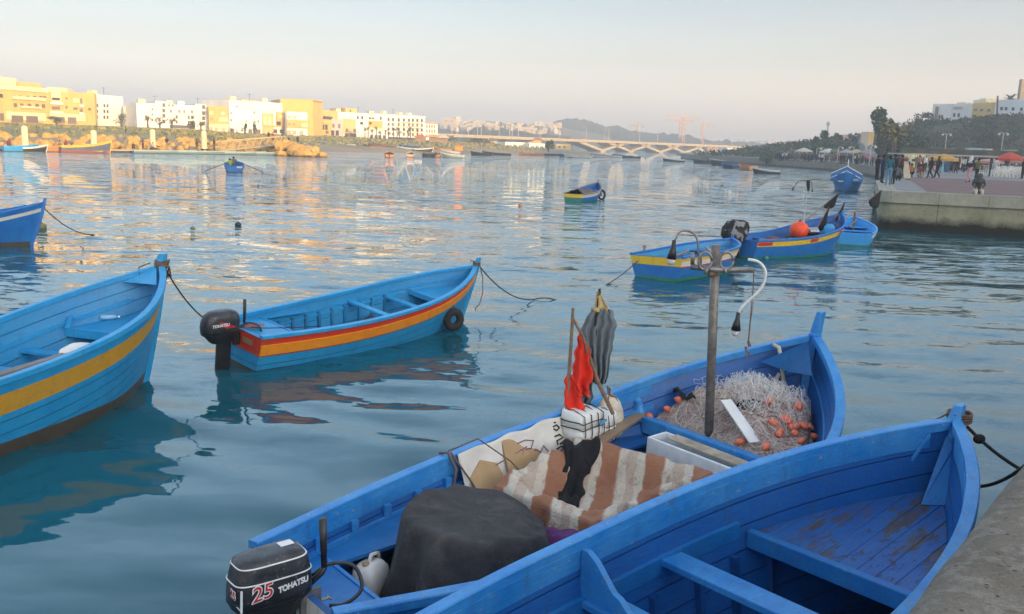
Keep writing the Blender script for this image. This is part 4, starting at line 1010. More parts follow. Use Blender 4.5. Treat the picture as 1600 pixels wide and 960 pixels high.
def net_mat():
    t = NT('net_twine'); v = t.coord()
    c = t.mix(t.ramp(t.noise(v, 3.2, 5, .65), [(.36, 0), (.64, 1)]), (.56,.37,.33), (.72,.62,.54))
    c = t.mix(t.ramp(t.noise(v, 9, 6, .7), [(.42, 0), (.6, .85)]), c, (.56,.44,.39))
    w = t.node('ShaderNodeTexVoronoi', feature='DISTANCE_TO_EDGE'); w.inputs['Scale'].default_value = 26
    n2 = t.node('ShaderNodeTexNoise'); n2.inputs['Scale'].default_value = 7; t.link(v, n2.inputs['Vector'])
    vv = t.mix(.25, v, n2.outputs['Color']); t.link(vv, w.inputs['Vector'])
    ed = t.ramp(w.outputs['Distance'], [(0, 1), (.06, .3), (.2, 0)])
    c = t.mix(ed, c, (.62,.57,.50)); c = t.mix(t.ramp(t.noise(v, 40, 4, .7), [(.45, .0), (.7, .7)]), c, (.24,.16,.14))
    return t.out(c, .95, t.bump(t.math('ADD', t.noise(v, 35, 6, .8), ed), 1.0, .03))
b.build('net_body', net_mat(), nt, smooth=True)
def strands(n, mat, seed, rmin, rmax, R0, lift, area):
    rg = random.Random(seed); b = MB()
    for _ in range(n):
        x, y = area(rg); px, py = x-NX, y-NY; a = rg.uniform(0, 2*pi); pts_ = []; cur = rg.uniform(-1, 1)*R0
        for k in range(rg.randint(10, 20)):
            z = max(nh(NX+px, NY+py), .0)+lift*(.3+abs(sin(k*.5+a)))*rg.uniform(.4, 1.1)+.004
            pts_.append((px, py, z)); a += cur*.30+rg.uniform(-.12, .12); px += .05*cos(a); py += .05*sin(a)
            if nh(NX+px, NY+py) < 0: break
        if len(pts_) > 3: b.tube(pts_, rg.uniform(rmin, rmax), 3, cap=False)
    return b.build('twine', mat, nt)
allover = lambda rg: (NX+rg.uniform(-.62, .62), NY+rg.uniform(-.85, .85))
crown_ = lambda rg: (NX+.16+rg.gauss(0, .2), NY+.12+rg.gauss(0, .26))
strands(420, simple('twine_pale', (.74,.66,.57), rough=.9, var=.1), 1, .0011, .0022, 1.6, .022, allover)
strands(300, simple('twine_pink', (.60,.38,.33), rough=.9, var=.2), 2, .0011, .0022, 1.4, .014, allover)
strands(230, simple('twine_white', (.80,.77,.72), rough=.9, var=.1), 3, .0010, .0017, 2.6, .12, crown_)
strands(45, simple('twine_brown', (.22,.11,.09), rough=.9, var=.1), 4, .003, .005, 1.2, .03, allover)
M_float = simple('net_float_orange', (.82,.19,.10), rough=.55, var=.3, scale=20)
fl = [(1228, 664), (1246, 655), (1260, 672), (1238, 681), (1205, 664), (1285-92, 702), (1235, 656), (1240, 668), (1232, 672), (1222, 660), (1216, 679), (1251, 669), (1249, 692), (1253, 656), (1197, 633), (1213, 683), (1153, 694), (1040, 632), (1012, 643), (1057, 633), (1244, 634), (1268, 660)]
b0 = MB(); b0.ball((0, 0, 0), (.050, .035, .035), 12, 8); b0.tube([(-.054, 0, 0), (.054, 0, 0)], .014, 8)
proto = None
for k, (px, py) in enumerate(fl):
    if proto is None: proto = b0.build('net_float', M_float, nt, smooth=True); o = proto
    else: o = proto.copy(); COL.objects.link(o); o.parent = nt
    best = None
    for i in range(60):
        zz = .64+i*.012; P_ = at(px, py, zz); d = P_-B.location; q = Matrix.Rotation(-RZB, 3, 'Z') @ Vector((d.x, d.y, 0)); er = abs(NZ+max(nh(q.x, q.y), 0)-zz)+(.5 if nh(q.x, q.y) < 0 else 0)
        if best is None or er < best[0]: best = (er, q.x, q.y)
    o.location = (best[1]-NX, best[2]-NY, max(nh(best[1], best[2]), 0)+.04); o.rotation_euler = (k*.7, .4*sin(k*2.1), k*1.3)
for nm, x, y, rz, sc in (('r', 5.05, .12, R(-20), 1), ('l', 4.86, .72, R(70), .8)):
    o = loc_thing('black_rag', 'black rag lying on the net behind the mast' if nm == 'r' else 'black rag at the left end of the net heap', 'rag', x, y, NZ+max(nh(x, y), 0)+.05, rz)
    b = MB(); b.grid(lambda i, j: ((i-.5)*.42*sc, (j-.5)*.13*sc*(1-.7*abs(i-.5)), .03*sin(i*7+j*3)+.02*mn.noise(Vector((i*5, j*5, 9)))), 16, 8); b.build('cloth', M_cloth_b, o, smooth=True, solid=.012)
wpn = loc_thing('white_board', 'narrow white board leaning on the net beside the mast foot', 'board', 0, 0, 0)
b = MB(); b.bar((4.80, .18, 1.06), (4.64, -.30, .80), .10, .018); b.build('board', M_wplast, wpn, bevel=.005)
b = MB(); b.bar((4.87, .18, 1.05), (4.72, -.30, .79), .05, .02); b.build('edge_strip', M_foam, wpn)
# loose cords on the port rail
tc = loc_thing('tie_cord', 'brown cord tied round the port rail of the loaded boat', 'cord', 0, 0, 0)
b = MB(); y0 = HB.rail(HB.s_of(2.05), 1).y
b.tube([(2.0, y0+.03, .80), (2.02, y0-.06, .83), (2.06, y0-.14, .70), (2.02, y0-.16, .55), (2.04, y0-.15, .46)], .012, 6); b.tube([(2.05, y0-.06, .83), (2.14, y0-.22, .62), (2.2, y0-.34, .46), (2.28, y0-.4, .48)], .009, 5)
b.tube([(2.02, y0-.06, .84), (2.3, y0-.12, .92), (2.5, y0-.34, .74), (2.55, y0-.42, .66)], .007, 5); b.build('cord', M_rope, tc, smooth=True)
# ================================================================== boat C (left), D (red and orange band), E, F, G, H, I, J, K
def W(root, x, y, z):
    rz = root.rotation_euler[2]; return Vector(root.location) + Matrix.Rotation(rz, 3, 'Z') @ (Matrix.Rotation(root.rotation_euler[0], 3, 'X') @ Vector((x, y, z)))
G_BLUE = 'blue wooden fishing boats'
HC = Hull(5.733, 1.902, .844, 1.60, 3.0, .454, .778, .61, 2.453)
C_ = boat('fishing_boat', 'sky blue wooden boat with broad ochre stripe, cut off by the left edge', (-5.022, 12.579), R(72.4), HC, [(.05, 0), (.13, 0), (.37, 3), (.44, 0)],
          dict(list=[P_sky, P_skyin, P_bott, P_ochre, P_bottb], hull_slot=0, in_slot=1, bottom_slot=4), group=G_BLUE, ns=50, rail_w=.085, rail_h=.05, rail_mat=P_sky2, inner=P_skyin, stem=.18, stem_w=.13, ribs=[1.6, 2.2, 2.8, 3.4, 3.9, 4.3], wl=.18, rib_top=.66)
deck('foredeck', C_, HC, 4.55, 5.60, .86, P_sky2, zslope=.12); b = MB(); b.box((4.53, 0, .82), (.07, 2*HC.inner_y(4.53, .78), .13)); b.build('deck_beam', P_sky2, C_, bevel=.01)
bench(C_, HC, 3.98, .66, .16, P_sky2); bench(C_, HC, 3.2, .62, .22, P_sky2); stringer(C_, HC, .1, 5.4, .30, .03, .05, P_sky2)
for sd in (1, -1): b = MB(); yk = HC.inner_y(4.55, .88)-.07; b.bar((4.50, sd*yk, .86), (4.58, sd*yk, 1.02), .08, .05); b.build('knee', P_sky2, C_, bevel=.01)
b = MB(); b.add([(5.25, .28, 1.42), (5.62, .02, 1.60), (5.25, -.28, 1.42)], [(0, 2, 1)]); b.build('breast_hook', P_sky2, C_)
b = MB()
for k in range(5): b.tube([Vector((5.69+.085*cos(q)+.01*k, .095*sin(q), 1.60+.02*k+.012*sin(2*q+k))) for q in [2*pi*j/14 for j in range(15)]], .013, 6)
for k in range(6): a = k*.9-2; b.tube([(5.74, .02*k-.05, 1.64), (5.80+.02*k, .05*sin(a), 1.58), (5.78+.015*k, .10*sin(a), 1.46-.02*k)], .009, 5)
b.tube([(5.6, .1, 1.66), (5.48, .2, 1.6), (5.44, .16, 1.5)], .01, 5); b.build('bow_lashing', M_rope, C_, smooth=True)
bt = thing('plastic_bottle', 'small pale blue bottle lying on the foredeck of the ochre-striped boat', 'bottle', W(C_, 5.0, .34, .955), R(20)); b = MB(); b.tube([(-.10, 0, 0), (-.06, 0, 0), (.07, 0, 0), (.10, 0, 0), (.125, 0, 0)], [.03, .036, .036, .02, .014], 10); b.build('body', simple('pale_blue_plastic', (.25,.50,.70), rough=.35, bump=0), bt, smooth=True); b = MB(); b.tube([(.125, 0, 0), (.15, 0, 0)], .017, 8); b.build('cap', M_lwhite, bt)
bg_ = thing('white_sack', 'crumpled white sack on the rail of the ochre-striped boat', 'sack', W(C_, 3.42, -.62, .90), R(72)); b = MB(); b.ball((0, 0, .03), (.24, .11, .085), 14, 9)
b.v = [tuple(Vector(v)*(1+.25*mn.noise(Vector(v)*9))) for v in b.v]; b.build('body', M_wplast, bg_, smooth=True, sub=1)
oa = thing('oar', 'pair of weathered wooden oars lying along the rail of the ochre-striped boat', 'oar', W(C_, 2.2, -.76, .92), R(72.4)); b = MB()
for k in (0, 1): b.tube([(-1.7, -.03+.06*k, -.03), (1.28, .09+.05*k, .0)], .026, 7)
b.build('shaft', paint('weathered_grey', (.17,.14,.12), fade=(.24,.2,.17), wear=.45), oa)

HD = Hull(5.409, 1.50, .60, 1.10, 2.6, .309, .70, .45, 3.0)
D_ = boat('fishing_boat', 'sky blue wooden boat with red and orange bands and an outboard, floating mid water', (-.823, 17.446), R(51.9), HD, [(.012, 3), (.115, 3), (.295, 4), (.315, 3), (.38, 0)],
          dict(list=[P_sky, P_skyin, P_bott, P_red, P_oran], hull_slot=0, in_slot=1, bottom_slot=2), heel=.13, group=G_BLUE, ns=50, rail_w=.09, rail_h=.04, rail_mat=P_sky2, inner=P_skyin, stem=.17, stem_w=.09, ribs=[1.15, 1.45, 1.75, 2.05, 2.35, 2.65, 3.0, 3.3, 3.6], rib_top=.21, trans=[0, 3, 3, 0, 0, 0])
# proud orange rubbing plank
b = MB()
for sd in (1, -1):
    rings = []
    for i in range(40):
        s = .985*i/39; zt = HD.sheer(s); rings.append([tuple(HD.pt(s, zt-.12, sd)+Vector((0, sd*.004, 0))), tuple(HD.pt(s, zt-.125, sd)+Vector((0, sd*.026, 0))), tuple(HD.pt(s, zt-.285, sd)+Vector((0, sd*.026, 0))), tuple(HD.pt(s, zt-.295, sd)+Vector((0, sd*.004, 0)))])
    b.loft(rings)
b.build('rubbing_plank', P_oran, D_)
deck('stern_deck', D_, HD, .04, .75, .52, P_sky2, n=6); deck('foredeck', D_, HD, 4.1, 5.22, .62, P_sky2, zslope=.10)
b = MB(); b.box((.755, 0, .49), (.03, HD.inner_y(.75, .5)*2, .09)); b.build('deck_edge', P_sky2, D_); b = MB(); b.box((4.08, 0, .60), (.06, HD.inner_y(4.08, .6)*2, .10)); b.build('deck_beam', P_sky2, D_, bevel=.008)
for x in (2.76, 3.62): bench(D_, HD, x, .52, .15, P_sky2)
stringer(D_, HD, .75, 4.05, .24, .03, .04, P_sky2); stringer(D_, HD, .05, 5.2, .16, .02, .03, P_sky2, name='batten')
for sd in (1,): deck('side_deck', D_, HD, .75, 1.7, .52, P_sky2, side=sd, y_in=.50, n=6, thick=.02)
b = MB(); b.box((-.016, -.20, .47), (.012, .24, .08)); b.build('transom_pad', P_wood, D_)
b = MB()
for k in range(4): b.tube([Vector((5.38+.07*cos(q), .07*sin(q), 1.13+.018*k)) for q in [2*pi*j/12 for j in range(13)]], .010, 5)
b.tube([(5.37, .06, 1.16), (5.36, .16, 1.2), (5.35, .12, 1.14)], .008, 4); b.tube([(5.40, -.07, 1.13), (5.45, -.14, .9), (5.44, -.2, .6), (5.36, -.22, .38), (5.30, -.18, .30), (5.26, -.22, .26)], .010, 5); b.build('bow_lashing', M_rope, D_)
def tyre(label, loc, rz, r=.27, name='tyre_fender', tilt=0):
    t = thing(name, label, 'tyre', loc, rz); b = MB(); pr = []
    n1, n2 = 28, 10; rings = []
    for k in range(n1+1):
        a = 2*pi*k/n1; rings.append([((r-.075+.075*cos(q))*cos(a), .07*sin(q), (r-.075+.075*cos(q))*sin(a)) for q in [2*pi*j/n2 for j in range(n2)]])
    b.loft(rings, cap=False); b.build('tyre', M_rubber, t, smooth=True)
    b = MB(); b.tube([(0, 0, r-.14), (.01, .02, r+.05), (.0, .12, r+.2)], .012, 5); b.build('cord', M_rope, t); return t
p = HD.pt(.80, .5, -1); tyre('worn black tyre fender hanging at the bow of the orange-banded boat', W(D_, p.x, p.y-.09, .32), R(51.9-14), .22)
mo2 = outboard('black outboard motor with red flash at the stern of the orange-banded boat', W(D_, -.02, .08, .52), R(51.9), 1.0, style='new', heel=.13)
side_text(mo2, 'lettering', 'TOHATSU', .064, M_lwhite, -.53, .175, y=-.1625, slope=R(2), bold=.002, xs=.95, ya=R(-3), sh=.2)
b = MB(); b.add([(-.42, -.160, .27), (-.30, -.1665, .245), (-.12, -.1665, .16), (-.30, -.167, .155), (-.26, -.1680, .19)], [(0, 3, 4, 1), (1, 4, 3, 2)]); b.build('red_flash', M_lred, cowl_of(mo2), solid=.003)
rg_ = thing('red_rag', 'faded pink rag and cord on the stern deck of the orange-banded boat', 'rag', W(D_, .30, .12, .54), R(40)); b = MB(); b.grid(lambda i, j: ((i-.5)*.34, (j-.5)*.12, .03+.03*sin(i*9)*sin(j*4)), 12, 6); b.build('cloth', simple('faded_pink', (.35,.12,.11), rough=.9), rg_, smooth=True, solid=.01); b = MB(); b.tube([(-.1, 0, .03), (.1, -.2, .02), (.4, -.35, .02), (.9, -.5, .02)], .008, 5); b.tube([(-.15, .05, .03), (-.05, .15, .03), (.02, .06, .03)], .01, 5); b.build('cord', M_ropedark, rg_)
nb = thing('net_bundle', 'small grey bundle of netting on the floor of the orange-banded boat', 'net', W(D_, 2.85, .1, .13), R(30)); b = MB(); b.grid(lambda i, j: ((i-.5)*.5, (j-.5)*.8, .26*sin(pi*i)*sin(pi*j)+.04*mn.noise(Vector((i*9, j*9, 5)))), 18, 22); b.build('heap', simple('grey_net', (.10,.10,.12), rough=.95, var=.8, scale=25), nb, smooth=True)

HE = Hull(5.6, 1.7, .65, 1.25, 2.6, .4, .75, .45, 2.3)
E_ = boat('fishing_boat', 'dark blue boat with white stripe, its bow entering at the left edge', (-14.25, 26.9), R(28), HE, [(.05, 0), (.13, 0), (.24, 3), (.34, 0)], dict(list=[P_mid, P_skyin, P_bottb, P_white], hull_slot=0, in_slot=1, bottom_slot=2), group=G_BLUE, ns=30, rail_mat=P_mid, inner=P_skyin, stem=.16, wl=.10)
deck('foredeck', E_, HE, 4.0, 5.4, .72, P_sky2, zslope=.1)

HF = Hull(4.347, 1.926, .616, .82, 2.677, .303, .863, .518, 2.6)
F_ = boat('fishing_boat', 'blue boat with yellow, white and red stripes, seen behind the lamp mast', (6.712, 27.141), R(49.1), HF, [(.02, 0), (.10, 3), (.24, 4), (.275, 5), (.34, 0)], dict(list=[P_mid, P_skyin, P_green, P_yel, P_white, P_red], hull_slot=0, in_slot=1, bottom_slot=2), heel=-.04, group=G_BLUE, ns=34, rail_mat=P_mid, inner=P_skyin, stem=.16, trans=[0, 3, 3, 0, 0, 0])
deck('foredeck', F_, HF, 3.1, 4.1, .52, P_mid); bench(F_, HF, 1.5, .42, .2, P_mid); bench(F_, HF, 2.4, .42, .2, P_mid); deck('stern_deck', F_, HF, .05, .45, .5, P_mid)
b = MB(); b.bar((2.2, -.5, .56), (3.4, .35, .62), .08, .05); b.bar((1.0, .1, .5), (2.6, .5, .55), .06, .05); b.build('oar', P_wood, F_)
gb = thing('gas_lantern', 'small upturned fitting on the port rail of the yellow-striped boat', 'fitting', W(F_, .75, .86, .66), 0); b = MB(); b.box((0, 0, .08), (.06, .05, .16)); b.tube([(-.05, 0, .10), (0, 0, .16), (.06, 0, .1)], .02, 6); b.build('bracket', P_wood, gb)

HG = Hull(5.164, 2.05, .617, 1.338, 3.086, .367, .71, .622, 2.774)
G_ = boat('fishing_boat', 'blue boat with yellow and red striped rail, loaded with orange buoy, motor wrapped', (11.879, 32.338), R(33.3), HG, [(.04, 0), (.20, 3), (.28, 0)], dict(list=[P_mid, P_navyin, P_green, P_yel, P_red], hull_slot=0, in_slot=1, bottom_slot=2), group=G_BLUE, ns=36, rail_mat=P_mid, inner=P_navyin, stem=.16)
b = MB()
for x0, x1 in ((.02, .62), (2.35, 2.72), (3.85, 4.15)):
    for sd in (1, -1):
        rings = []
        for i in range(6):
            s = (x0+(x1-x0)*i/5)/HG.L; zt = HG.sheer(s); rings.append([tuple(HG.pt(s, zt-d, sd)+Vector((0, sd*o, 0))) for d, o in ((.045, .0), (.05, .012), (.165, .012), (.17, 0))])
        b.loft(rings)
b.build('red_panel', P_red, G_)
deck('foredeck', G_, HG, 3.9, 5.0, .70, P_navy2, zslope=.1); bench(G_, HG, 1.6, .5, .2, P_navy2); deck('stern_deck', G_, HG, .05, .6, .46, P_navy2)
cm = thing('wrapped_outboard', 'outboard motor wrapped in black and grey patterned cloth', 'outboard motor', W(G_, -.12, .1, .62), R(33.3)); cm.scale = (1.3, 1.3, 1.25)
def camo():
    t = NT('patterned_cloth'); v = t.coord(); w = t.node('ShaderNodeTexVoronoi'); w.inputs['Scale'].default_value = 7; t.link(v, w.inputs['Vector'])
    sx = t.node('ShaderNodeSeparateColor'); t.link(w.outputs['Color'], sx.inputs[0])
    return t.out(t.ramp(sx.outputs[0], [(0, .012), (.45, .02), (.46, .22), (.8, .30), (.81, .03)], 'CONSTANT'), .9, t.bump(t.noise(v, 9, 4), .5, .05))
rings = []
for z, hx, hy, dx in ((-.62, .08, .06, -.1), (-.50, .16, .12, -.1), (-.3, .17, .13, -.12), (-.12, .24, .17, -.12), (.1, .38, .26, -.1), (.3, .36, .25, -.06), (.44, .27, .19, -.03), (.5, .1, .08, 0)):
    ring = [Vector(p) for p in rounded(dx, 0, z, hx, hy, 30, 2.4)]; rings.append([tuple(p*1.0+Vector((.03*sin(k*1.3+z*9), .03*cos(k*1.7+z*5), 0))) for k, p in enumerate(ring)])
b = MB(); b.loft(rings); b.build('cover_cloth', camo(), cm, smooth=True)
b = MB(); b.tube([(-.12, 0, -.9), (-.1, 0, -.5)], .05, 8); b.build('drive_leg', M_black, cm)
ob = thing('orange_buoy', 'big round orange buoy in the middle of the yellow-railed boat', 'buoy', W(G_, 3.05, .15, .52), 0); b = MB(); b.ball((0, 0, .30), (.33, .33, .30), 18, 12); b.build('ball', simple('buoy_orange', (.88,.085,.015), rough=.6, var=.25, scale=5), ob, smooth=True); b = MB(); b.tube([(0, 0, .58), (0, 0, .66)], .05, 8); b.build('eyelet', M_rope, ob)
bb = thing('blue_can', 'light blue plastic can lying by the bow of the yellow-railed boat', 'can', W(G_, 4.0, -.38, .72), R(70)); b = MB(); b.tube([(-.22, 0, .15), (-.2, 0, .15), (.18, 0, .15), (.24, 0, .15)], [.12, .19, .19, .1], 16); b.build('body', simple('blue_plastic', (.05,.34,.66), rough=.45), bb, smooth=True); b = MB(); b.tube([(-.08, 0, .34), (-.08, -.03, .4), (.08, 0, .34)], .02, 6); b.build('handle', M_black, bb)
sp = thing('steel_pot', 'shiny steel pot between the orange buoy and the blue can', 'pot', W(G_, 3.55, -.02, .60), R(15)); b = MB(); b.tube([(-.16, 0, .16), (.16, 0, .16), (.165, 0, .16)], [.15, .15, .17], 18); b.build('body', simple('polished_steel', (.5,.5,.5), rough=.2, metal=1, var=.15, bump=0), sp, smooth=True)
b = MB(); b.tube([(.02, .15, .2), (.02, .22, .24), (.02, .15, .26)], .012, 5); b.build('handle', M_black, sp)
gr = thing('gear_heap', 'jumble of dark gear and rope on the floor of the yellow-railed boat', 'gear', W(G_, 2.7, 0, .12), R(33)); b = MB(); b.grid(lambda i, j: ((i-.5)*2.6, (j-.5)*1.3, (.42*sin(pi*i)*sin(pi*j)+.16*mn.noise(Vector((i*9, j*6, 1)))+.08*mn.noise(Vector((i*22, j*14, 2))))), 40, 24); b.build('heap', simple('gear_dark', (.06,.05,.05), rough=.9, var=1.0, scale=6), gr, smooth=True)
b = MB()
rg = random.Random(3)
for k in range(14): x, y = rg.uniform(-1.1, 1.1), rg.uniform(-.5, .5); b.tube([(x, y, .35), (x+rg.uniform(-.3, .3), y+rg.uniform(-.3, .3), .45), (x+rg.uniform(-.5, .5), y+rg.uniform(-.4, .4), .33)], .02, 5)
b.build('rope', M_rope, gr)
rd = thing('brown_net', 'reddish brown net over the stern rail of the yellow-railed boat', 'net', W(G_, .95, -.52, .60), R(33)); b = MB(); b.grid(lambda i, j: ((i-.5)*.6, (j-.5)*.5, .12*sin(pi*i)*sin(pi*j)+.05*mn.noise(Vector((i*6, j*6, 1)))), 14, 12); b.build('heap', simple('rust_net', (.22,.07,.04), rough=.95, var=.6, scale=20), rd, smooth=True)
# flags and mast on G
def pennant(label, p0, p1, l0, w, mat=M_cloth_b, droop=.0, name='black_flag', sag_=(.0,)):
    """stick p0->p1 (world) with cloth along its last l0 metres hanging by width w"""
    a, c = Vector(p0), Vector(p1); t = thing(name, label, 'flag', a, 0); d = c-a; L = d.length; u_ = d/L
    b = MB(); b.tube([(0, 0, 0), tuple(d)], [.02, .012], 6); b.build('stick', M_ropew if mat is not M_cloth_b else M_stick, t)
    dn = Vector((.25, -.1, -1)).normalized()
    def fn(i, j):
        q = L-l0*i; ww = w*(sin(pi*min(1, i*1.0))**.7*.8+.2*i)
        return u_*q + dn*ww*j + Vector((.04*sin(i*7+j*4), .04*cos(i*5+j*3), 0))*j
    b = MB(); b.grid(fn, 14, 7); b.build('cloth', mat, t, smooth=True, solid=.01); return t
g0 = W(G_, 2.9, .4, .7)
pennant('black pennant on a long slanting stick, leftmost over the yellow-railed boat', W(G_, 2.95, .35, .75), aty(1311, 301, g0.y+2.2), 1.15, .34)
pennant('black rag flag standing upright above the blue can', W(G_, 3.7, .05, .6), aty(1296, 322, W(G_, 3.8, .1, 0).y+.2), .95, .36)
pennant('small black flag at the bow of the yellow-railed boat', W(G_, 4.9, .1, 1.2), aty(1319, 317, W(G_, 4.9, .1, 0).y+.4), .75, .42)
pennant('black pennant on a pale pole in front of the quay corner', W(G_, 4.4, -.3, .9), aty(1377, 297, W(G_, 4.4, -.3, 0).y+4.0), 1.5, .55)
gm_ = thing('lamp_mast', 'thin pale mast with four drooping lamp arms on the yellow-railed boat', 'mast', W(G_, 3.45, .30, .5), 0)
top = aty(1270, 284, gm_.location.y)-gm_.location; b = MB(); b.tube([(0, 0, 0), (0, 0, top.z)], .025, 8); b.build('pole', simple('pale_pole', (.5,.48,.44)), gm_)
rx_ = Vector((1, .1, 0)); b = MB()
b.tube([(0, 0, top.z), rx_*-.15+Vector((0, 0, top.z+.03)), rx_*-.35+Vector((0, 0, top.z)), rx_*-.5+Vector((0, 0, top.z-.28))], .014, 5); b.tube([(0, 0, top.z), rx_*.2+Vector((0, 0, top.z+.08)), rx_*.5+Vector((0, 0, top.z+.1))], .012, 5); b.tube([(0, 0, top.z), rx_*.15+Vector((0, 0, top.z-.03)), rx_*.2+Vector((0, 0, top.z-.3))], .012, 5)
b.build('lamp_arm', M_black, gm_)
b = MB(); b.tube([(.02, 0, top.z+.05), (.03, 0, top.z-.1), (.05, 0, top.z-.34)], [.06, .07, .05], 8); b.build('lamp_holder', M_black, gm_); b = MB(); b.tube([rx_*-.5+Vector((0, 0, top.z-.22)), rx_*-.52+Vector((0, 0, top.z-.34))], [.02, .04], 8); b.build('lamp_holder', M_black, gm_); b = MB(); b.tube([rx_*.2+Vector((0, 0, top.z-.25)), rx_*.2+Vector((0, 0, top.z-.36))], [.02, .04], 8); b.build('lamp_holder', M_black, gm_)

HH = Hull(4.381, 1.742, .494, .846, 2.241, .301, .74, .454, 2.092)
H_ = boat('fishing_boat', 'small bright azure boat with white panel, moored before the quay corner', (14.637, 38.453), R(70.2), HH, [(.1, 0), (.2, 0)], dict(list=[P_azure, P_skyin, P_green], hull_slot=0, in_slot=1, bottom_slot=2), group=G_BLUE, ns=30, rail_mat=P_azure, inner=P_azure, stem=.26)
b = MB(); rings = []
for i in range(8): s = .02+.30*i/7; zt = HH.sheer(s); rings.append([tuple(HH.pt(s, zt-d, -1)+Vector((0, -o, 0))) for d, o in ((.05, 0), (.055, .01), (.17, .01), (.175, 0))])
b.loft(rings); b.build('white_panel', P_white, H_)
bench(H_, HH, 1.2, .38, .2, P_azure); bench(H_, HH, 2.4, .40, .2, P_azure); deck('foredeck', H_, HH, 3.2, 4.2, .5, P_azure)
b = MB(); b.tube([(3.3, 0, .4), (3.3, 0, 1.1)], .05, 7); b.bar((2.6, .2, .55), (3.5, -.1, .8), .06, .04); b.build('mooring_post', P_brown, H_)

HJ = Hull(4.779, 1.742, .49, 1.098, 2.488, .219, .775, .465, 2.341)
J_ = boat('fishing_boat', 'lone boat with cream upper stripe, green transom and tyre, covered by a brown tarp', (5.521, 60.238), R(66.3), HJ, [(.03, 0), (.22, 3), (.3, 0)], dict(list=[P_mid, P_navyin, P_green, P_white, P_yel], hull_slot=0, in_slot=1, bottom_slot=2), group=G_BLUE, ns=30, rail_mat=P_wood, inner=P_navyin, stem=.2, trans=[4, 4, 2, 2])
tp = thing('tarpaulin', 'brown and grey tarpaulin heaped over the lone boat in mid river', 'tarpaulin', W(J_, 2.0, 0, .3), R(66.3)); b = MB(); b.grid(lambda i, j: ((i-.5)*3.4, (j-.5)*1.4, .42*sin(pi*j)**.6*(1-.2*i)+.12*mn.noise(Vector((i*5, j*4, 0)))), 30, 18); b.build('cloth', simple('tarp_brown', (.13,.085,.07), rough=.9, var=.8, scale=3), tp, smooth=True)
p = HJ.pt(.78, .5, -1); tyre('black tyre hanging from the bow of the lone mid-river boat', W(J_, p.x, p.y-.12, .32), R(66.3-25), .36)
deck('foredeck', J_, HJ, 3.7, 4.6, .55, P_mid, zslope=.15)

HI = Hull(7.5, 2.9, 1.15, 1.75, 2.2, .7, .8, .45, 2.4)
I_ = boat('trawler', 'large blue boat with white-edged pointed cabin front beside the quay', (31.0, 84.6), R(247), HI, [(.1, 0), (.3, 0)], dict(list=[P_navy, P_navyin, P_dark], hull_slot=0, in_slot=1, bottom_slot=2), ns=26, rail_mat=P_navy2, inner=P_navyin, stem=.25)
b = MB()
prof5 = [(-1.4, .9), (1.4, .9), (1.4, 1.62), (0, 2.35), (-1.4, 1.62)]
for x in (6.2, 4.4): b.v += [(x, y, z) for y, z in prof5]
b.f += [(0, 1, 2, 3, 4), (9, 8, 7, 6, 5)]+[(i, 5+i, 5+(i+1) % 5, (i+1) % 5) for i in range(5)]; b.m += [0]*7
b.build('cabin', P_navy2, I_, bevel=.02)
b = MB()
for sd in (1, -1): b.bar((6.24, sd*1.42, 1.62), (6.24, 0, 2.37), .05, .08); b.bar((6.24, sd*1.38, 1.22), (6.24, 0, 1.94), .04, .06)
b.bar((6.24, .4, 1.12), (6.24, 1.1, 1.12), .04, .08); b.bar((6.9, -.65, .95), (6.9, .15, .95), .05, .09); b.build('white_trim', M_lwhite, I_)
b = MB(); b.add([(6.215, 0, 1.80), (6.215, .72, 1.44), (6.215, 0, 1.18), (6.215, -.72, 1.44)], [(0, 3, 2, 1)]); b.build('diamond_emblem', simple('emblem_white', (.6,.62,.55), rough=.7), I_, solid=.02)
b = MB(); b.ball((6.235, .22, 1.50), (.01, .10, .10), 8, 6); b.ball((6.235, -.18, 1.48), (.01, .09, .09), 8, 6); b.build('emblem_mark', M_black, I_)
b = MB(); b.tube([(4.9, 0, 2.2), (4.9, 0, 3.0)], .04, 6); b.build('mast', M_lwhite, I_)

HK = Hull(4.2, 1.9, .62, .95, 2.2, .3, .8, .45, 2.2)
K_ = boat('rowing_boat', 'dark blue rowing boat with two people aboard, on the open river', (-27.3, 86.6), R(108), HK, [(.1, 0), (.3, 0)], dict(list=[P_mid, P_navyin, P_dark, P_white], hull_slot=0, in_slot=1, bottom_slot=2), ns=24, rail_mat=P_mid, inner=P_navyin, stem=.1)
b = MB(); b.box((-.02, -.45, .48), (.02, .5, .14)); b.build('stern_plate', P_white, K_)
bench(K_, HK, 1.0, .42, .25, P_mid); bench(K_, HK, 2.0, .42, .25, P_mid)
for sd in (1, -1):
    o = thing('oar', 'dark oar reaching out on the %s of the rowing boat' % ('left' if sd > 0 else 'right'), 'oar', W(K_, 1.7, sd*.95, .68), R(108))
    b = MB(); b.tube([(.1, -sd*.6, .22), (0, 0, 0), (-.75, sd*1.35, -.52)], .035, 6); b.build('shaft', P_dark, o); b = MB(); b.bar((-.68, sd*1.25, -.48), (-.98, sd*1.75, -.70), .16, .03); b.build('blade', P_dark, o)

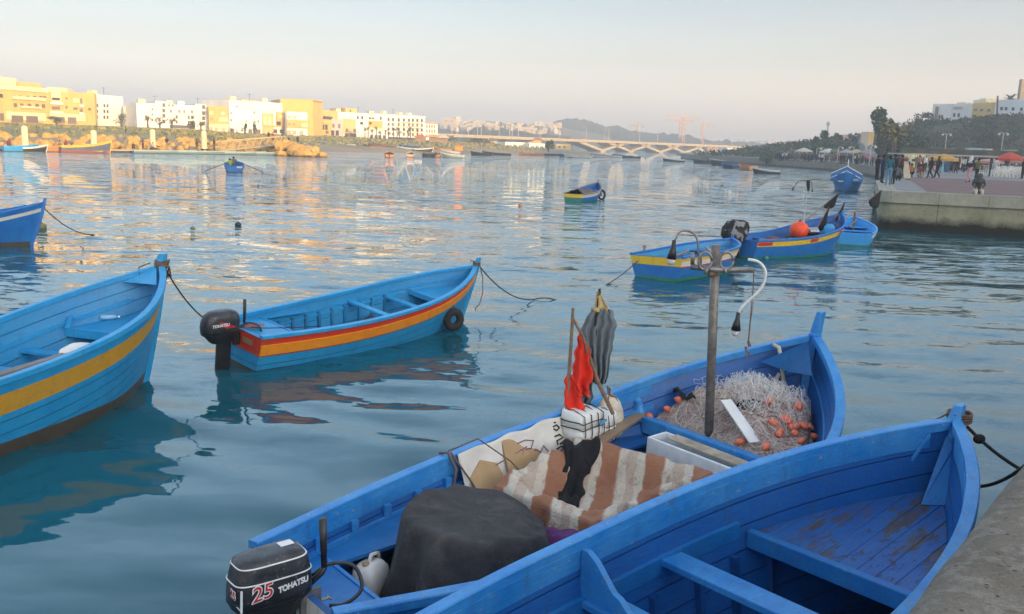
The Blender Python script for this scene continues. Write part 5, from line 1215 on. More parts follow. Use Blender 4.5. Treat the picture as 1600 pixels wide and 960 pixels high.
# ---- ropes and floating buoys
def rope(label, pts, rad=.012, mat=None, name='mooring_rope', grp=None):
    b = MB(); p0 = Vector(pts[0]); b.tube([Vector(p)-p0 for p in pts], rad, 5); o = b.build(name, mat or M_ropedark, None, smooth=True); o.location = p0; return tag(o, label, 'rope', grp)
cb_ = W(C_, 5.72, -.02, 1.62); rope('thin rope from the bow of the ochre-striped boat towards the black and red outboard', sag(cb_, W(D_, -.25, .42, .62), .12), .012)
db_ = W(D_, 5.42, 0, 1.14); fs_ = W(F_, .05, .6, .45)
pm = at(835, 468, .02); rope('slack rope dipping into the water right of the orange-banded bow', sag(db_, pm, .22)+sag(pm, at(868, 469, 0), -.04, 6)[1:]+sag(at(868, 469, 0), fs_, .25)[1:], .013)
rope('short rope off the bow of the loaded net boat to the empty boat', sag(W(B, 6.02, -.1, .9), W(A, 4.9, .80, .9), .05), .014)
ab_ = W(A, 5.86, -.03, 1.42); rope('dark mooring rope from the nearest bow to the right edge', sag(ab_, at(1700, 770, 1.2), .10), .014)
rope('dark mooring rope low at the stem of the nearest boat', sag(W(A, 5.86, -.05, .95), Vector((3.75, 5.72, 1.80)), .18), .014); 
b = MB(); b.ball((0, 0, 0), (.05, .035, .04), 8, 6); o = b.build('rope_knot', M_ropedark, None); o.location = ab_.lerp(at(1700, 770, 1.2), .12)-Vector((0, 0, .045)); tag(o, 'dark knot in the mooring rope by the nearest bow', 'knot')
eb = W(E_, 5.5, 0, 1.2); rope('sagging rope from the white-striped bow at the left to the water', sag(eb, at(148, 367, 0), .25), .016)
def buoy(label, px, py, r, mat, squash=.8):
    p = at(px, py, 0); t = thing('mooring_buoy', label, 'buoy', (p.x, p.y, -.02), 0); b = MB(); b.ball((0, 0, r*.45), (r, r, r*squash), 12, 8); b.build('float', mat, t, smooth=True); b = MB(); b.tube([(0, 0, r*1.1), (0, 0, r*1.35), (r*.2, 0, r*1.4)], r*.14, 6); b.build('eyelet', M_ropedark, t)
M_olive = simple('olive_float', (.20,.19,.07), rough=.7)
buoy('olive green buoy beside the white-striped bow', 65, 357, .17, M_olive); buoy('tiny olive float left of the black one in mid water', 301, 358, .09, M_olive); buoy('small black float in open water above the red outboard boat', 372, 353, .13, M_black); buoy('small orange float left of the lone tarp-covered boat', 813, 322, .12, simple('float_orange', (.7,.22,.08)))
buoy('small pale float below the trawler-side pennants', 1256, 301, .12, M_ropew); buoy('small dark float off the far promenade boats', 1128, 291, .16, M_olive); buoy('green float under the wrapped outboard', 1196, 405, .10, P_green)
# ================================================================== left bank: buildings
def wallpaint(name, col):
    if name in MAT: return MAT[name]
    t = NT(name); g = t.node('ShaderNodeNewGeometry'); P = g.outputs['Position']
    c = t.mix(t.ramp(t.noise(P, .35, 5), [(.3, 0), (.7, 1)]), mul(col, .86), mul(col, 1.06))
    mp = t.node('ShaderNodeMapping'); mp.inputs['Scale'].default_value = (1.2, 1.2, .12); t.link(P, mp.inputs['Vector'])
    c = t.mix(t.ramp(t.noise(mp.outputs['Vector'], 1, 5), [(.5, 0), (.75, .3)]), c, mul(col, .6))
    MAT[name] = t.out(c, .9, t.bump(t.noise(P, 6, 4), .2, .03)); return MAT[name]
W_white = wallpaint('render_white', (.78,.75,.68)); W_cream = wallpaint('render_cream', (.74,.62,.36)); W_ochre = wallpaint('render_ochre', (.66,.40,.11)); W_sand = wallpaint('render_sand', (.62,.44,.18)); W_pink = wallpaint('render_pink', (.60,.44,.40)); W_pale = wallpaint('render_pale', (.66,.67,.66)); W_grey = wallpaint('render_grey', (.36,.35,.34))
W_brown = wallpaint('render_brown', (.34,.22,.13)); W_red = wallpaint('roof_red', (.40,.09,.05))
M_glass = simple('window_dark', (.05,.05,.055), rough=.25, var=.5, scale=2, bump=0); M_glassl = simple('window_brown', (.16,.11,.08), rough=.4, var=.4, scale=2, bump=0); M_pane = simple('green_glass', (.14,.20,.18), rough=.15, bump=0)
class Bld:
    """front wall spans the sight lines px0..px1 at depths D0..D1; heights are read off the photograph at that wall"""
    def __init__(s, label, px0, px1, D0, D1, ytop, ybase, wall, deep=14, name='apartment_building', cat='building', group=None, parapet=True, zbase=None):
        a = aty(px0, ytop[0] if hasattr(ytop, '__len__') else ytop, D0); c = aty(px1, ytop[-1] if hasattr(ytop, '__len__') else ytop+.033*(px1-px0), D1)
        s.A = Vector((a.x, a.y, 0)); s.B = Vector((c.x, c.y, 0)); s.u = (s.B-s.A).normalized(); s.L = (s.B-s.A).length
        s.n = Vector((-s.u.y, s.u.x, 0))            # away from the viewer
        if s.n.dot(s.A) < 0: s.n = -s.n
        zb = aty(px0, ybase, D0).z if zbase is None else zbase; s.zb = zb-1.2
        s.root = thing(name, label, cat, (s.A.x, s.A.y, s.zb), atan2(s.u.y, s.u.x), group)
        s.sgn = 1 if Vector((-s.u.y, s.u.x, 0)).dot(s.n) > 0 else -1
        s.h = max(a.z, c.z)-s.zb; s.deep = deep
        b = MB(); b.box((s.L/2, s.sgn*deep/2, s.h/2), (s.L, deep, s.h))
        if parapet: b.box((s.L/2, s.sgn*(deep/2), s.h+.12), (s.L-.1, deep-.1, .24))
        b.build('wall', wall, s.root)
    def uv(s, px, py):
        d = ray(px, py); t = (s.A-CAM).dot(s.n)/d.dot(s.n); p = CAM+d*t
        return (p-s.A).dot(s.u), p.z-s.zb
    def rect(s, name, px, py, w, h, mat, out=.06, th=.12):
        u0, z1 = s.uv(px-w/2, py-h/2); u1, z0 = s.uv(px+w/2, py+h/2)
        z0_, z1_ = sorted((s.uv(px, py+h/2)[1], s.uv(px, py-h/2)[1]))
        b = MB(); b.box(((u0+u1)/2, -s.sgn*(out-th/2), (z0_+z1_)/2), (abs(u1-u0), th, z1_-z0_)); return b.build(name, mat, s.root)
    def row(s, xs, py, w, h, mat=None, name='window', out=.05, x0=None, th=.12):
        x0 = xs[0] if x0 is None else x0
        for x in xs: s.rect(name, x, py+.033*(x-x0), w, h, mat or M_glass, out, th)
    def block(s, name, px, py, w, h, mat, out):      # a projecting or stepped body
        return s.rect(name, px, py, w, h, mat, out, out+.3)
def top_block(bd, px0, px1, ytop, mat, back=3, name='penthouse'):
    u0, z1 = bd.uv(px0, ytop); u1, _ = bd.uv(px1, ytop); b = MB(); d = bd.deep-back-1
    b.box(((u0+u1)/2, bd.sgn*(back+d/2), (z1+bd.h)/2), (abs(u1-u0), d, max(z1-bd.h, .3))); return b.build(name, mat, bd.root)
GB = 'buildings along the left bank'
n = np.arange
b1 = Bld('big stepped ochre apartment block with cream loggias at the far left', -30, 77, 262, 284, 143, 192, W_ochre, 18, group=GB)
top_block(b1, -30, 36, 117, W_cream, 3); top_block(b1, 36, 72, 128, W_ochre, 2)
b1.rect('loggia', 36, 139, 74, 7, W_cream, .5, .8); b1.rect('loggia', 43, 154, 52, 5, W_cream, .9, 1.2); b1.rect('loggia', 46, 168, 32, 3, W_cream, .9, 1.2)
b1.row([22, 32, 44, 54, 64, 70], 152, 5, 5.5); b1.row([24, 34, 46, 58, 68], 164.5, 6, 6, M_glassl); b1.rect('plinth_wall', 40, 182, 62, 12, W_cream, .3, .5); b1.row([26, 49], 186, 19, 10.5, M_glassl, 'shop_opening', .35, th=.2); b1.row([3], 183, 7, 12, M_glassl, 'shop_opening')
b1.row([2, 2], 150, 5, 6)
b2 = Bld('ochre apartment block with white balconies right of the stepped block', 77, 147, 284, 288, 145, 193, W_ochre, 16, group=GB)
top_block(b2, 72, 103, 136, W_cream, 2)
b2.rect('stair_bay', 88, 152, 16, 19, W_cream, .4, .7); b2.row([88, 88], 155, 12, 4, M_glass, out=.5); b2.row([88], 169, 13, 5, M_glassl, out=.5)
for x, y in ((89, 162), (89, 176), (128, 166), (128, 178)): b2.rect('balcony', x, y, 20 if x < 100 else 7, 3.4, W_white, .9, 1.1)
for x, y, w, h in ((104, 154, 4, 3), (119, 157, 10, 6), (127, 158, 4, 8), (104, 168, 4, 4), (118, 170, 7, 4), (127, 173, 5, 5), (140, 171, 5, 4)): b2.rect('window', x, y, w, h, M_glassl if w < 9 else W_cream)
b2.rect('plinth_wall', 105, 183.5, 58, 11, W_cream, .3, .5); b2.row([95, 113], 188, 14, 10, M_glassl, 'shop_opening', .36, th=.2)
b3 = Bld('white three storey block with small square windows behind the ochre block', 146, 192, 292, 306, 151, 193, W_white, 14, group=GB)
for y in (165, 174, 183): b3.row([152, 163, 168], y, 3, 5)
b3b = Bld('narrow cream block in the gap between the two white blocks', 192, 212, 330, 334, 168, 195, W_cream, 12, group=GB)
for y in (175, 183): b3b.row([200, 205], y, 3, 4, M_glassl)
b4 = Bld('long white apartment block with two raised stair towers', 213, 326, 292, 306, 164, 196, W_white, 14, group=GB)
top_block(b4, 242, 263, 158, W_white, 0); top_block(b4, 305, 322, 162.5, W_white, 0)
for y in (171, 179, 187.5): b4.row([238], y, 3, 3)
for y in (164.5, 173, 181, 190): b4.row([256], y, 5, 6)
for y in (167.5, 177, 185, 193): b4.row([318], y, 5, 6)
b4.row([264, 270], 165, 2.4, 3.6); b4.row([267, 280, 288, 300], 174, 4, 5, M_glassl); b4.row([276], 183, 3.5, 5.5); b4.row([295, 300], 184, 3, 5.5); b4.row([276], 191, 3.5, 5); b4.row([295, 300], 192, 3, 5.5); b4.rect('storefront', 285, 198.5, 40, 5, M_glass, .1, .2); b4.rect('balcony', 285, 178, 40, 2, W_white, .5, .7); b4.rect('grey_panel', 309, 192, 9, 12, W_pale, .1, .2)
b5 = Bld('low ochre house with white ground floor between two white blocks', 326, 358, 303, 306, 168, 205, W_ochre, 14, group=GB)
b5.rect('ground_floor', 342, 200, 31, 11, W_cream, .25, .4); b5.row([330, 348], 177, 6, 5, W_cream); b5.row([331], 186, 5, 5, M_glassl); b5.rect('window', 349, 187, 13, 6, W_cream); b5.row([329, 338, 349], 202.5, 5, 7, M_glass, 'door', .3, th=.15)
b6 = Bld('large plain white block with few tiny windows', 358, 441, 305, 322, 160, 206, W_white, 16, group=GB)
top_block(b6, 388, 411, 155.5, W_ochre, 4)
for x, y in ((370, 167), (361, 177), (361, 188), (404, 190), (397, 176)): b6.rect('window', x, y, 1.8, 4, M_glass)
b6.row([363, 391, 404, 398], 205, 6, 7, M_glassl, 'door', x0=375)
b6.rect('ochre_panel', 418, 194, 17, 34, W_sand, .4, .6); b6.row([413, 420], 189, 5, 13, W_cream, 'tall_panel', .5, th=.2); b6.rect('ochre_bay', 437, 185, 12, 20, W_ochre, .6, .8); b6.rect('window', 438, 182, 7, 5, W_cream, .7, .2); b6.rect('window', 434, 193, 6, 6, M_glass, .7, .2); b6.row([420, 430, 440], 205, 6, 6, M_glass, 'door')
b6.rect('balcony', 428, 197, 34, 2, W_sand, .8, 1.0)
b7 = Bld('tall plain ochre cube with a red sign strip on its corner', 438, 489, 322, 327, 156, 208, W_ochre, 18, group=GB, parapet=False)
b7b = Bld('ochre cube corner wing facing right', 489, 504, 327, 338, 157.8, 211, W_ochre, 12, group=GB, parapet=False)
b7b.rect('sign_strip', 496, 159.3, 13, 1.6, W_red, .25, .3)
b8 = Bld('small white and ochre annex with white loggia in front of the ochre cube', 448, 480, 318, 321, 176, 207, W_white, 4, group=GB)
b8.rect('ochre_storey', 464, 194, 31, 13, W_ochre, .3, .5); b8.row([452, 460], 183.5, 6, 4.5); b8.row([452, 459], 194, 4, 4, M_glassl, out=.35); b8.rect('window', 475, 196, 9, 5, W_cream, .4, .2); b8.row([452, 460, 471], 207, 6, 6, M_glass, 'door', .2)
b9 = Bld('ochre block with a dark ribbon window, right of the cube', 503, 528, 345, 352, 174, 215, W_ochre, 14, group=GB)
b9.rect('ribbon_window', 512, 184.5, 15, 5, M_glass); b9.row([505, 510], 199, 4, 8); b9.row([511], 207, 5, 5, M_glassl); b9.rect('balcony', 511, 192, 15, 3, W_sand, .6, .8)
b10 = Bld('pale pink house front in the row', 518, 536, 349, 353, 187, 214, W_pink, 10, group=GB)
b10.row([521, 530], 197, 3, 6, M_glassl); b10.row([520, 527], 208, 5, 8, M_glass, 'door')
b11 = Bld('white block with an ochre roof turret', 528, 575, 358, 368, 177, 214, W_white, 14, group=GB)
top_block(b11, 544, 562, 169, W_ochre, 2); b11.rect('window', 552, 173.5, 2, 3.5, M_glass, -1.9, .2)
b11.rect('ochre_bay', 545, 198, 20, 24, W_sand, .4, .6); b11.row([539, 550], 191, 7, 7, W_sand); b11.row([541, 553], 204, 4, 6, M_glassl, out=.5); b11.row([541, 553, 548], 212, 5, 7, M_glass, 'door', .5); b11.row([559, 566], 184, 3, 5); b11.row([565], 193, 5, 4)
b12 = Bld('white and yellow block with palm trees in front', 572, 604, 372, 378, 180, 216, W_white, 14, group=GB)
b12.rect('yellow_bay', 585, 195, 24, 12, W_ochre, .4, .6); b12.row([578], 193, 4, 4, out=.5); b12.row([578, 583], 185, 4, 3); b12.row([595], 185, 3, 5); b12.rect('balcony', 585, 201, 26, 2, W_cream, .8, 1.0); b12.row([580, 587, 593, 600], 214, 4, 6, M_glass, 'door', .45)
b13 = Bld('long white five storey block with rows of balconies', 604, 664, 378, 402, 182, 219, W_white, 14, group=GB)
top_block(b13, 589, 616, 178, W_white, 2); top_block(b13, 648, 671, 180.5, W_cream, 2)
for k, y in enumerate((187, 194.5, 202, 209.5)): b13.row([607, 614, 623, 631, 639, 645, 652, 659], y, 3, 5, M_glass if k % 2 == 0 else M_glassl)
for y in (191, 198.5, 206): b13.rect('balcony', 646, y+1.2, 22, 1.6, W_cream, .8, .9); b13.rect('balcony', 627, y+.4, 13, 1.2, W_cream, .6, .7)
b13.rect('storefront', 634, 217, 56, 4, M_glass, .2, .3)
b14 = Bld('white corner block with red brown roof edge at the right end of the row', 664, 684, 402, 403.5, 192, 221, W_white, 14, group=GB)
b14.rect('roof_edge', 674, 192.5, 19, 1.6, W_red, .3, .4)
for y in (197.5, 205, 212.5): b14.row([667, 671, 675, 679], y, 2, 5, M_glassl)

for bd, us in ((b1, (.3, .62, .8)), (b3, (.4, .7)), (b4, (.12, .3, .5, .66, .9)), (b6, (.2, .5, .8)), (b11, (.2, .85)), (b12, (.5,)), (b13, (.15, .35, .55, .8))):
    for k, f in enumerate(us):
        b = MB()
        if k % 3 == 1: b.tube([(bd.L*f, bd.sgn*4, bd.h), (bd.L*f, bd.sgn*4, bd.h+3.0)], .07, 5); b.bar((bd.L*f-.9, bd.sgn*4, bd.h+2.7), (bd.L*f+.9, bd.sgn*4, bd.h+2.7), .08); b.build('aerial', M_glass, bd.root)
        else: b.box((bd.L*f, bd.sgn*5, bd.h+.9), (2.2, 2.0, 1.5)); b.build('roof_tank', W_pale if k % 2 else W_cream, bd.root)
# ---- houses on the far hillside
rg = random.Random(11)
hp = MB(); hp.box((0, 0, .5), (1, 1, 1)); hmesh = {}
for k, (m_, nm) in enumerate(((W_cream, 'cream'), (W_white, 'white'), (W_sand, 'sand coloured'), (W_pink, 'pinkish'))):
    h0 = MB(); h0.box((0, 0, .5), (1, 1, 1)); h0.box((.15, .1, 1.06), (.4, .4, .16)); h0.box((-.2, -.5, .6), (.16, .02, .2), m=1); h0.box((.2, -.5, .6), (.16, .02, .2), m=1); o = h0.build('hillside_house', [wallpaint('far_'+nm.split()[0], mul((.50,.40,.30) if k != 1 else (.55,.50,.44), 1.0)), M_glassl]); o.data.name = 'hillside_house_'+nm.split()[0]; hmesh[k] = (o, nm)
hl = ['small cream house on the far hazy hillside', 'small white house on the far hazy hillside', 'small sand coloured house on the far hazy hillside', 'small pinkish house on the far hazy hillside']
used = set()
def house(px, py, w, h, D, k):
    o = hmesh[k][0]
    if k in used: o = o.copy(); COL.objects.link(o)
    used.add(k); p = aty(px, py, D); W_ = w*D/FOC; H_ = h*D/FOC
    o.location = (p.x, D, p.z-H_-1.5); o.scale = (W_, max(6, W_*.7), H_+1.5); o.rotation_euler = (0, 0, rg.uniform(-.25, .25))
    tag(o, hl[k], 'house', 'houses on the far hillside')
for i in range(120):
    px = rg.uniform(690, 874); base = np.interp(px, [690, 720, 760, 800, 830, 860, 875], [200, 201, 198, 199, 203, 206, 207]); t_ = rg.random()
    topy = np.interp(px, [690, 760, 820, 875], [190, 187.5, 192, 191])
    py = topy+(base-topy)*t_; w = rg.uniform(3, 8); h = rg.uniform(2.2, 4.5); D = 850-120*t_
    house(px, py, w, h, D, rg.choice([0, 0, 1, 1, 2, 3]))
for px, py, w, h, k in ((703, 186, 22, 6, 0), (715, 183.5, 8, 4, 1), (805, 200, 16, 5, 0), (826, 200, 26, 6.5, 0), (790, 201, 8, 4, 1), (868, 202, 6, 4, 1), (843, 190, 7, 4, 1)): house(px, py, w, h, 735, k)
for i in range(34): px = rg.uniform(1105, 1262); house(px, 217+.03*(px-1105)+rg.uniform(-1, 2.5), rg.uniform(2, 5), rg.uniform(1.2, 2.4), 1450, rg.choice([1, 1, 3]))

# ---- bridge
BA, BBv = Vector((-62, 443, 0)), Vector((254, 800, 0)); bu = (BBv-BA).normalized(); bnrm = Vector((-bu.y, bu.x, 0)); BL = (BBv-BA).length
M_conc = wallpaint('bridge_concrete', (.44,.35,.22))
br = thing('road_bridge', 'long low concrete bridge with V-shaped piers across the river in the distance', 'bridge', BA, atan2(bu.y, bu.x))
def b_at(px):                # distance along the bridge of a picture column
    d = ray(px, hor(px)); d = Vector((d.x, d.y)); a = Vector((BA.x, BA.y)); u2 = Vector((bu.x, bu.y))
    den = d.x*(-u2.y)+d.y*u2.x; t = (a.x*(-u2.y)+a.y*u2.x)/den; return ((d*t)-a).dot(u2)
b = MB(); b.box((BL/2, 0, 6.0), (BL, 13, .9)); b.build('deck', M_conc, br)
for sd in (1, -1): b = MB(); b.box((BL/2, sd*6.6, 6.75), (BL, .2, .6)); b.build('parapet', M_conc, br)
for px in (790, 932, 976, 1023, 1061, 1094):
    x = b_at(px); sp = 24 if px < 1090 else 14
    b = MB()
    for sd in (1, -1):
        b.add([(x-1.2 if sd > 0 else x+1.2, -5, 1.2), (x+sd*2, -5, .4), (x+sd*sp, -5, 4.8), (x+sd*sp, -5, 5.6), (x+sd*(sp-4), -5, 5.6), (x-1.2 if sd > 0 else x+1.2, 5, 1.2), (x+sd*2, 5, .4), (x+sd*sp, 5, 4.8), (x+sd*sp, 5, 5.6), (x+sd*(sp-4), 5, 5.6)],
              [(0, 1, 2, 3, 4), (9, 8, 7, 6, 5), (0, 4, 9, 5), (1, 6, 7, 2), (0, 5, 6, 1), (2, 7, 8, 3)])
    b.box((x, 0, 0), (5, 11, 2.4)); b.build('pier', M_conc, br)
x1_, x2_ = b_at(1096), b_at(1240); b = MB(); b.box(((x1_+x2_)/2, 1, 2.6), (x2_-x1_, 12, 5.6)); b.build('abutment', W_brown, br)
M_pole = simple('pale_lamp_pole', (.55,.50,.42), rough=.5)
lp = MB(); lp.tube([(0, 0, 0), (0, 0, 8.2)], [.16, .09], 5); lp.tube([(0, 0, 8.1), (.9, 0, 8.5)], .07, 4); lp.box((1.0, 0, 8.5), (.5, .2, .12)); first = None
for px in (694, 702, 720, 740, 757, 768, 784, 798, 811, 832, 862, 904, 955, 961, 1009, 1016, 1132, 1160, 1189):
    x = b_at(px); p = BA+bu*x+bnrm*(5.5 if px % 2 else -5.5)
    if first is None: first = lp.build('street_lamp', M_pole); o = first
    else: o = first.copy(); COL.objects.link(o)
    o.location = (p.x, p.y, 6.45); tag(o, 'thin pale lamp post standing on the distant bridge', 'street lamp', 'lamp posts on the bridge')
bs = thing('red_roof_kiosk', 'small kiosk with red roof at the left end of the bridge', 'kiosk', aty(840, 225, 430), 0); b = MB(); bs.scale = (.5, .5, .6); b.box((0, 0, 0), (7, 6, 6)); b.build('wall', W_sand, bs); b = MB(); b.loft([[(x*s_, y*s_, z) for x, y in ((-4.6, -4), (4.6, -4), (4.6, 4), (-4.6, 4))] for z, s_ in ((3.0, 1), (3.6, 1), (4.6, .5))]); b.build('roof', W_red, bs)
# ---- tower cranes behind the bridge
M_crane = simple('crane_orange', (.48,.22,.06), rough=.6, var=.2)
def crane(label, px, ytop, ybase, jl, jr, D, back):
    p = aty(px, ytop, D); z1 = p.z; k = D/FOC; t = thing('tower_crane', label, 'crane', (p.x, D, 2), 0); h = z1-2
    b = MB(); w = 1.1; seg = max(5, int(h/4))
    for sx in (-w, w):
        for sy in (-w, w): b.bar((sx, sy, 0), (sx, sy, h), .34)
    for i in range(seg):
        z0, z2 = h*i/seg, h*(i+1)/seg
        for sy in (-w, w): b.bar((-w if i % 2 else w, sy, z0), (w if i % 2 else -w, sy, z2), .2)
    b.build('mast', M_crane, t)
    d = Vector((1, .15*back, 0))
    def lat(x0, x1, nm, hh=1.4):
        b = MB(); nseg = max(3, int(abs(x1-x0)/3)); top_ = [Vector((0, 0, h+hh))+d*(x0+(x1-x0)*i/nseg) for i in range(nseg+1)]; bot = [Vector((0, 0, h))+d*(x0+(x1-x0)*i/nseg) for i in range(nseg+1)]
        b.bar(top_[0], top_[-1], .3); b.bar(bot[0], bot[-1], .3)
        for i in range(nseg): b.bar(bot[i], top_[i+1], .18); b.bar(top_[i], bot[i], .18)
        b.build(nm, M_crane, t)
    lat(0, -jl*k, 'jib'); lat(0, jr*k, 'counter_jib')
    b = MB(); b.bar((0, 0, h), (0, 0, h+4.2), .6); b.bar(Vector((0, 0, h+4.2)), d*(-jl*k*.7)+Vector((0, 0, h+1.4)), .14); b.bar(Vector((0, 0, h+4.2)), d*(jr*k*.9)+Vector((0, 0, h+1.4)), .14); b.build('tie_mast', M_crane, t)
    b = MB(); b.box((1.2, -.8, h-1.2), (1.6, 1.6, 2)); b.build('cab', W_sand, t)
    b = MB(); q = d*(jr*k*.92)+Vector((0, 0, h-.6)); b.box(q, (2.4, 1.6, 2.0)); b.build('counterweight', W_grey, t)
crane('tall tower crane with the highest orange jib', 1070, 184, 229, 30, 24, 900, 1); crane('slim tower crane just left of the tallest one', 1064, 190, 229, 24, 20, 930, -1)
crane('smaller tower crane right of the tall pair', 1099, 196, 231, 4, 19, 900, -1); crane('faint tower crane far to the left of the others', 997, 198, 224, 14, 9, 960, 1)
# ---- pontoon, piles, gangway, rocks
PA_, PB_ = Vector((-84, 118.5, 0)), Vector((-41.5, 162, 0)); pu = (PB_-PA_).normalized(); pL = (PB_-PA_).length
pt_ = thing('pontoon', 'low floating timber pontoon along the left bank', 'pontoon', PA_, atan2(pu.y, pu.x)); b = MB(); b.box((pL/2, 1.3, .38), (pL, 2.4, .22)); b.build('deck', paint('pontoon_wood', (.42,.30,.15), wear=.44), pt_); b = MB(); b.box((pL/2, 1.3, .1), (pL-.4, 2.0, .5)); b.build('float', P_dark, pt_)
def pon(px, off=0.0):
    d = ray(px, hor(px)); d2 = Vector((d.x, d.y, 0)); nn = Vector((-pu.y, pu.x, 0)); t = PA_.dot(nn)/d2.dot(nn); return d2*t + nn*off
pile0 = None
for px, h, lb in ((48, 3.5, 'leftmost stout white mooring pile behind the blue and green boat'), (157, 3.2, 'stout white mooring pile at the bow of the yellow-striped boat'), (250, 3.6, 'stout white mooring pile behind the rowing shells'), (331, 3.7, 'stout white mooring pile beside the person in black')):
    if pile0 is None:
        pile0 = thing('mooring_pile', lb, 'pile'); b = MB(); b.lathe([(.38, -.5), (.38, 1), (.36, 1.04), (.36, 3.3), (.30, 3.45), (.05, 3.6)], n=14); b.build('post', W_cream, pile0, smooth=True); b = MB(); b.lathe([(.44, .5), (.44, .75)], n=14); b.box((.6, 0, .62), (.5, .3, .12)); b.build('guide_collar', M_black, pile0); o = pile0
    else: o = copy_tree(pile0)
    o.location = pon(px, 2.9); o.scale = (1.25, 1.25, h/3.4); tag(o, lb, 'pile', 'white mooring piles')
g0_, g1_ = pon(352, 2.2)+Vector((0, 0, .6)), aty(441, 226, 170)
gw = thing('gangway', 'sloping truss gangway from the pontoon up to the rock bank', 'gangway', g0_, 0); d = g1_-g0_; b = MB(); nrm = Vector((-d.y, d.x, 0)).normalized()*.7
M_gal = simple('gangway_steel', (.50,.36,.18), rough=.6)
b.bar(nrm*0, d, 1.3, .12); b.build('walkway', M_gal, gw)
for sd in (1, -1):
    b = MB(); o_ = nrm*sd; up = Vector((0, 0, 1.5)); N_ = 9; b.bar(o_, o_+d, .14); b.bar(o_+up, o_+d+up, .14)
    for i in range(N_): q0, q1 = o_+d*(i/N_), o_+d*((i+.5)/N_); q2 = o_+d*((i+1)/N_); b.bar(q0, q1+up, .10); b.bar(q1+up, q2, .10)
    b.bar(o_+d, o_+d+up, .12); b.build('truss', M_gal, gw)
rockm = []
M_rock = concrete('ochre_rock', (.58,.33,.08), stain=(.12,.07,.03), slime=(.0,.40), scale=.5)
for k in range(4):
    b = MB(); b.ball((0, 0, 0), 1.0, 7, 5); b.v = [tuple(Vector(v)*(1+.62*mn.noise(Vector(v)*1.5+Vector((k*5.3, 0, 0))))) for v in b.v]; o = b.build('boulder', M_rock); rockm.append([o, False])
rk = random.Random(4)
def boulder(p, s, lab, grp):
    k = rk.randrange(4); o = rockm[k][0]
    if rockm[k][1]: o = o.copy(); COL.objects.link(o)
    rockm[k][1] = True; o.location = p; o.scale = (s*rk.uniform(.9, 1.4), s*rk.uniform(.8, 1.2), s*rk.uniform(.65, .9)); o.rotation_euler = (rk.uniform(-.4, .4), rk.uniform(-.4, .4), rk.uniform(0, 6)); tag(o, lab, 'boulder', grp)
for i in range(260):
    t_ = i/260*5.0; a_ = int(t_); f_ = t_-a_; S0, S1 = SH[a_], SH[a_+1]; T0, T1 = TP[a_], TP[a_+1]; w_ = rk.random()
    sx, sy = S0[0]*(1-f_)+S1[0]*f_, S0[1]*(1-f_)+S1[1]*f_; tx, ty = T0[0]*(1-f_)+T1[0]*f_, T0[1]*(1-f_)+T1[1]*f_
    if a_ < 1: continue
    boulder((sx*(1-w_)+tx*w_, sy*(1-w_)+ty*w_, .2+1.7*w_), rk.uniform(.45, 1.15), 'ochre boulder in the rock bank behind the pontoon', 'boulders of the rock bank')
for i in range(46):
    px = 436+70*rk.random()**.9; f_ = (px-436)/74; top_ = (1-f_)**.8*2.9+.2; zz = rk.uniform(-.1, max(.3, top_-.7)); p = aty(px, 240, 158+rk.uniform(-1.5, 5)+zz*1.6); boulder((p.x, p.y, zz), rk.uniform(.85, 1.35) if f_ < .8 else .7, 'big ochre boulder of the groyne head in front of the bay', 'boulders of the groyne')
# ---- small trees and palms of the left bank
def leaf_mat(name, c1, c2):
    if name in MAT: return MAT[name]
    t = NT(name); oi = t.node('ShaderNodeObjectInfo'); g = t.node('ShaderNodeNewGeometry')
    c = t.mix(t.ramp(g.outputs['Random Per Island'], [(0, 0), (1, 1)]), c1, c2)
    t.b.inputs['Transmission Weight'].default_value = 0
    MAT[name] = t.out(c, .7); return MAT[name]
L_dark = leaf_mat('leaf_dark', (.022,.042,.018), (.06,.095,.036)); L_mid = leaf_mat('leaf_mid', (.04,.075,.022), (.10,.14,.045)); L_olive = leaf_mat('leaf_olive', (.09,.085,.03), (.18,.15,.06)); L_palm = leaf_mat('leaf_palm', (.04,.06,.015), (.16,.14,.03)); L_pgold = leaf_mat('leaf_palm_gold', (.10,.09,.02), (.30,.20,.04))
M_bark = simple('bark', (.10,.07,.05), rough=.95, var=.4, scale=8)
def crown_mesh(b, c, r, nleaf, leaf, seed, lumps=9):
    rg = random.Random(seed); ls = [(Vector((rg.gauss(0, .45)*r[0], rg.gauss(0, .45)*r[1], rg.gauss(0, .40)*r[2])), rg.uniform(.35, .6)) for _ in range(lumps)]
    for _ in range(nleaf):
        l, q = rg.choice(ls); d = Vector((rg.gauss(0, 1), rg.gauss(0, 1), rg.gauss(0, 1))).normalized()*(rg.random()**.4)
        p = Vector(c)+l+Vector((d.x*r[0]*q, d.y*r[1]*q, d.z*r[2]*q)); s = leaf*rg.uniform(.6, 1.3)
        a = Vector((rg.gauss(0, 1), rg.gauss(0, 1), rg.gauss(0, 1))).normalized(); e = a.cross(Vector((rg.random(), rg.random(), rg.random()))).normalized()
        b.add([p-a*s, p+e*s*.6, p+a*s, p-e*s*.6], [(0, 1, 2, 3)])
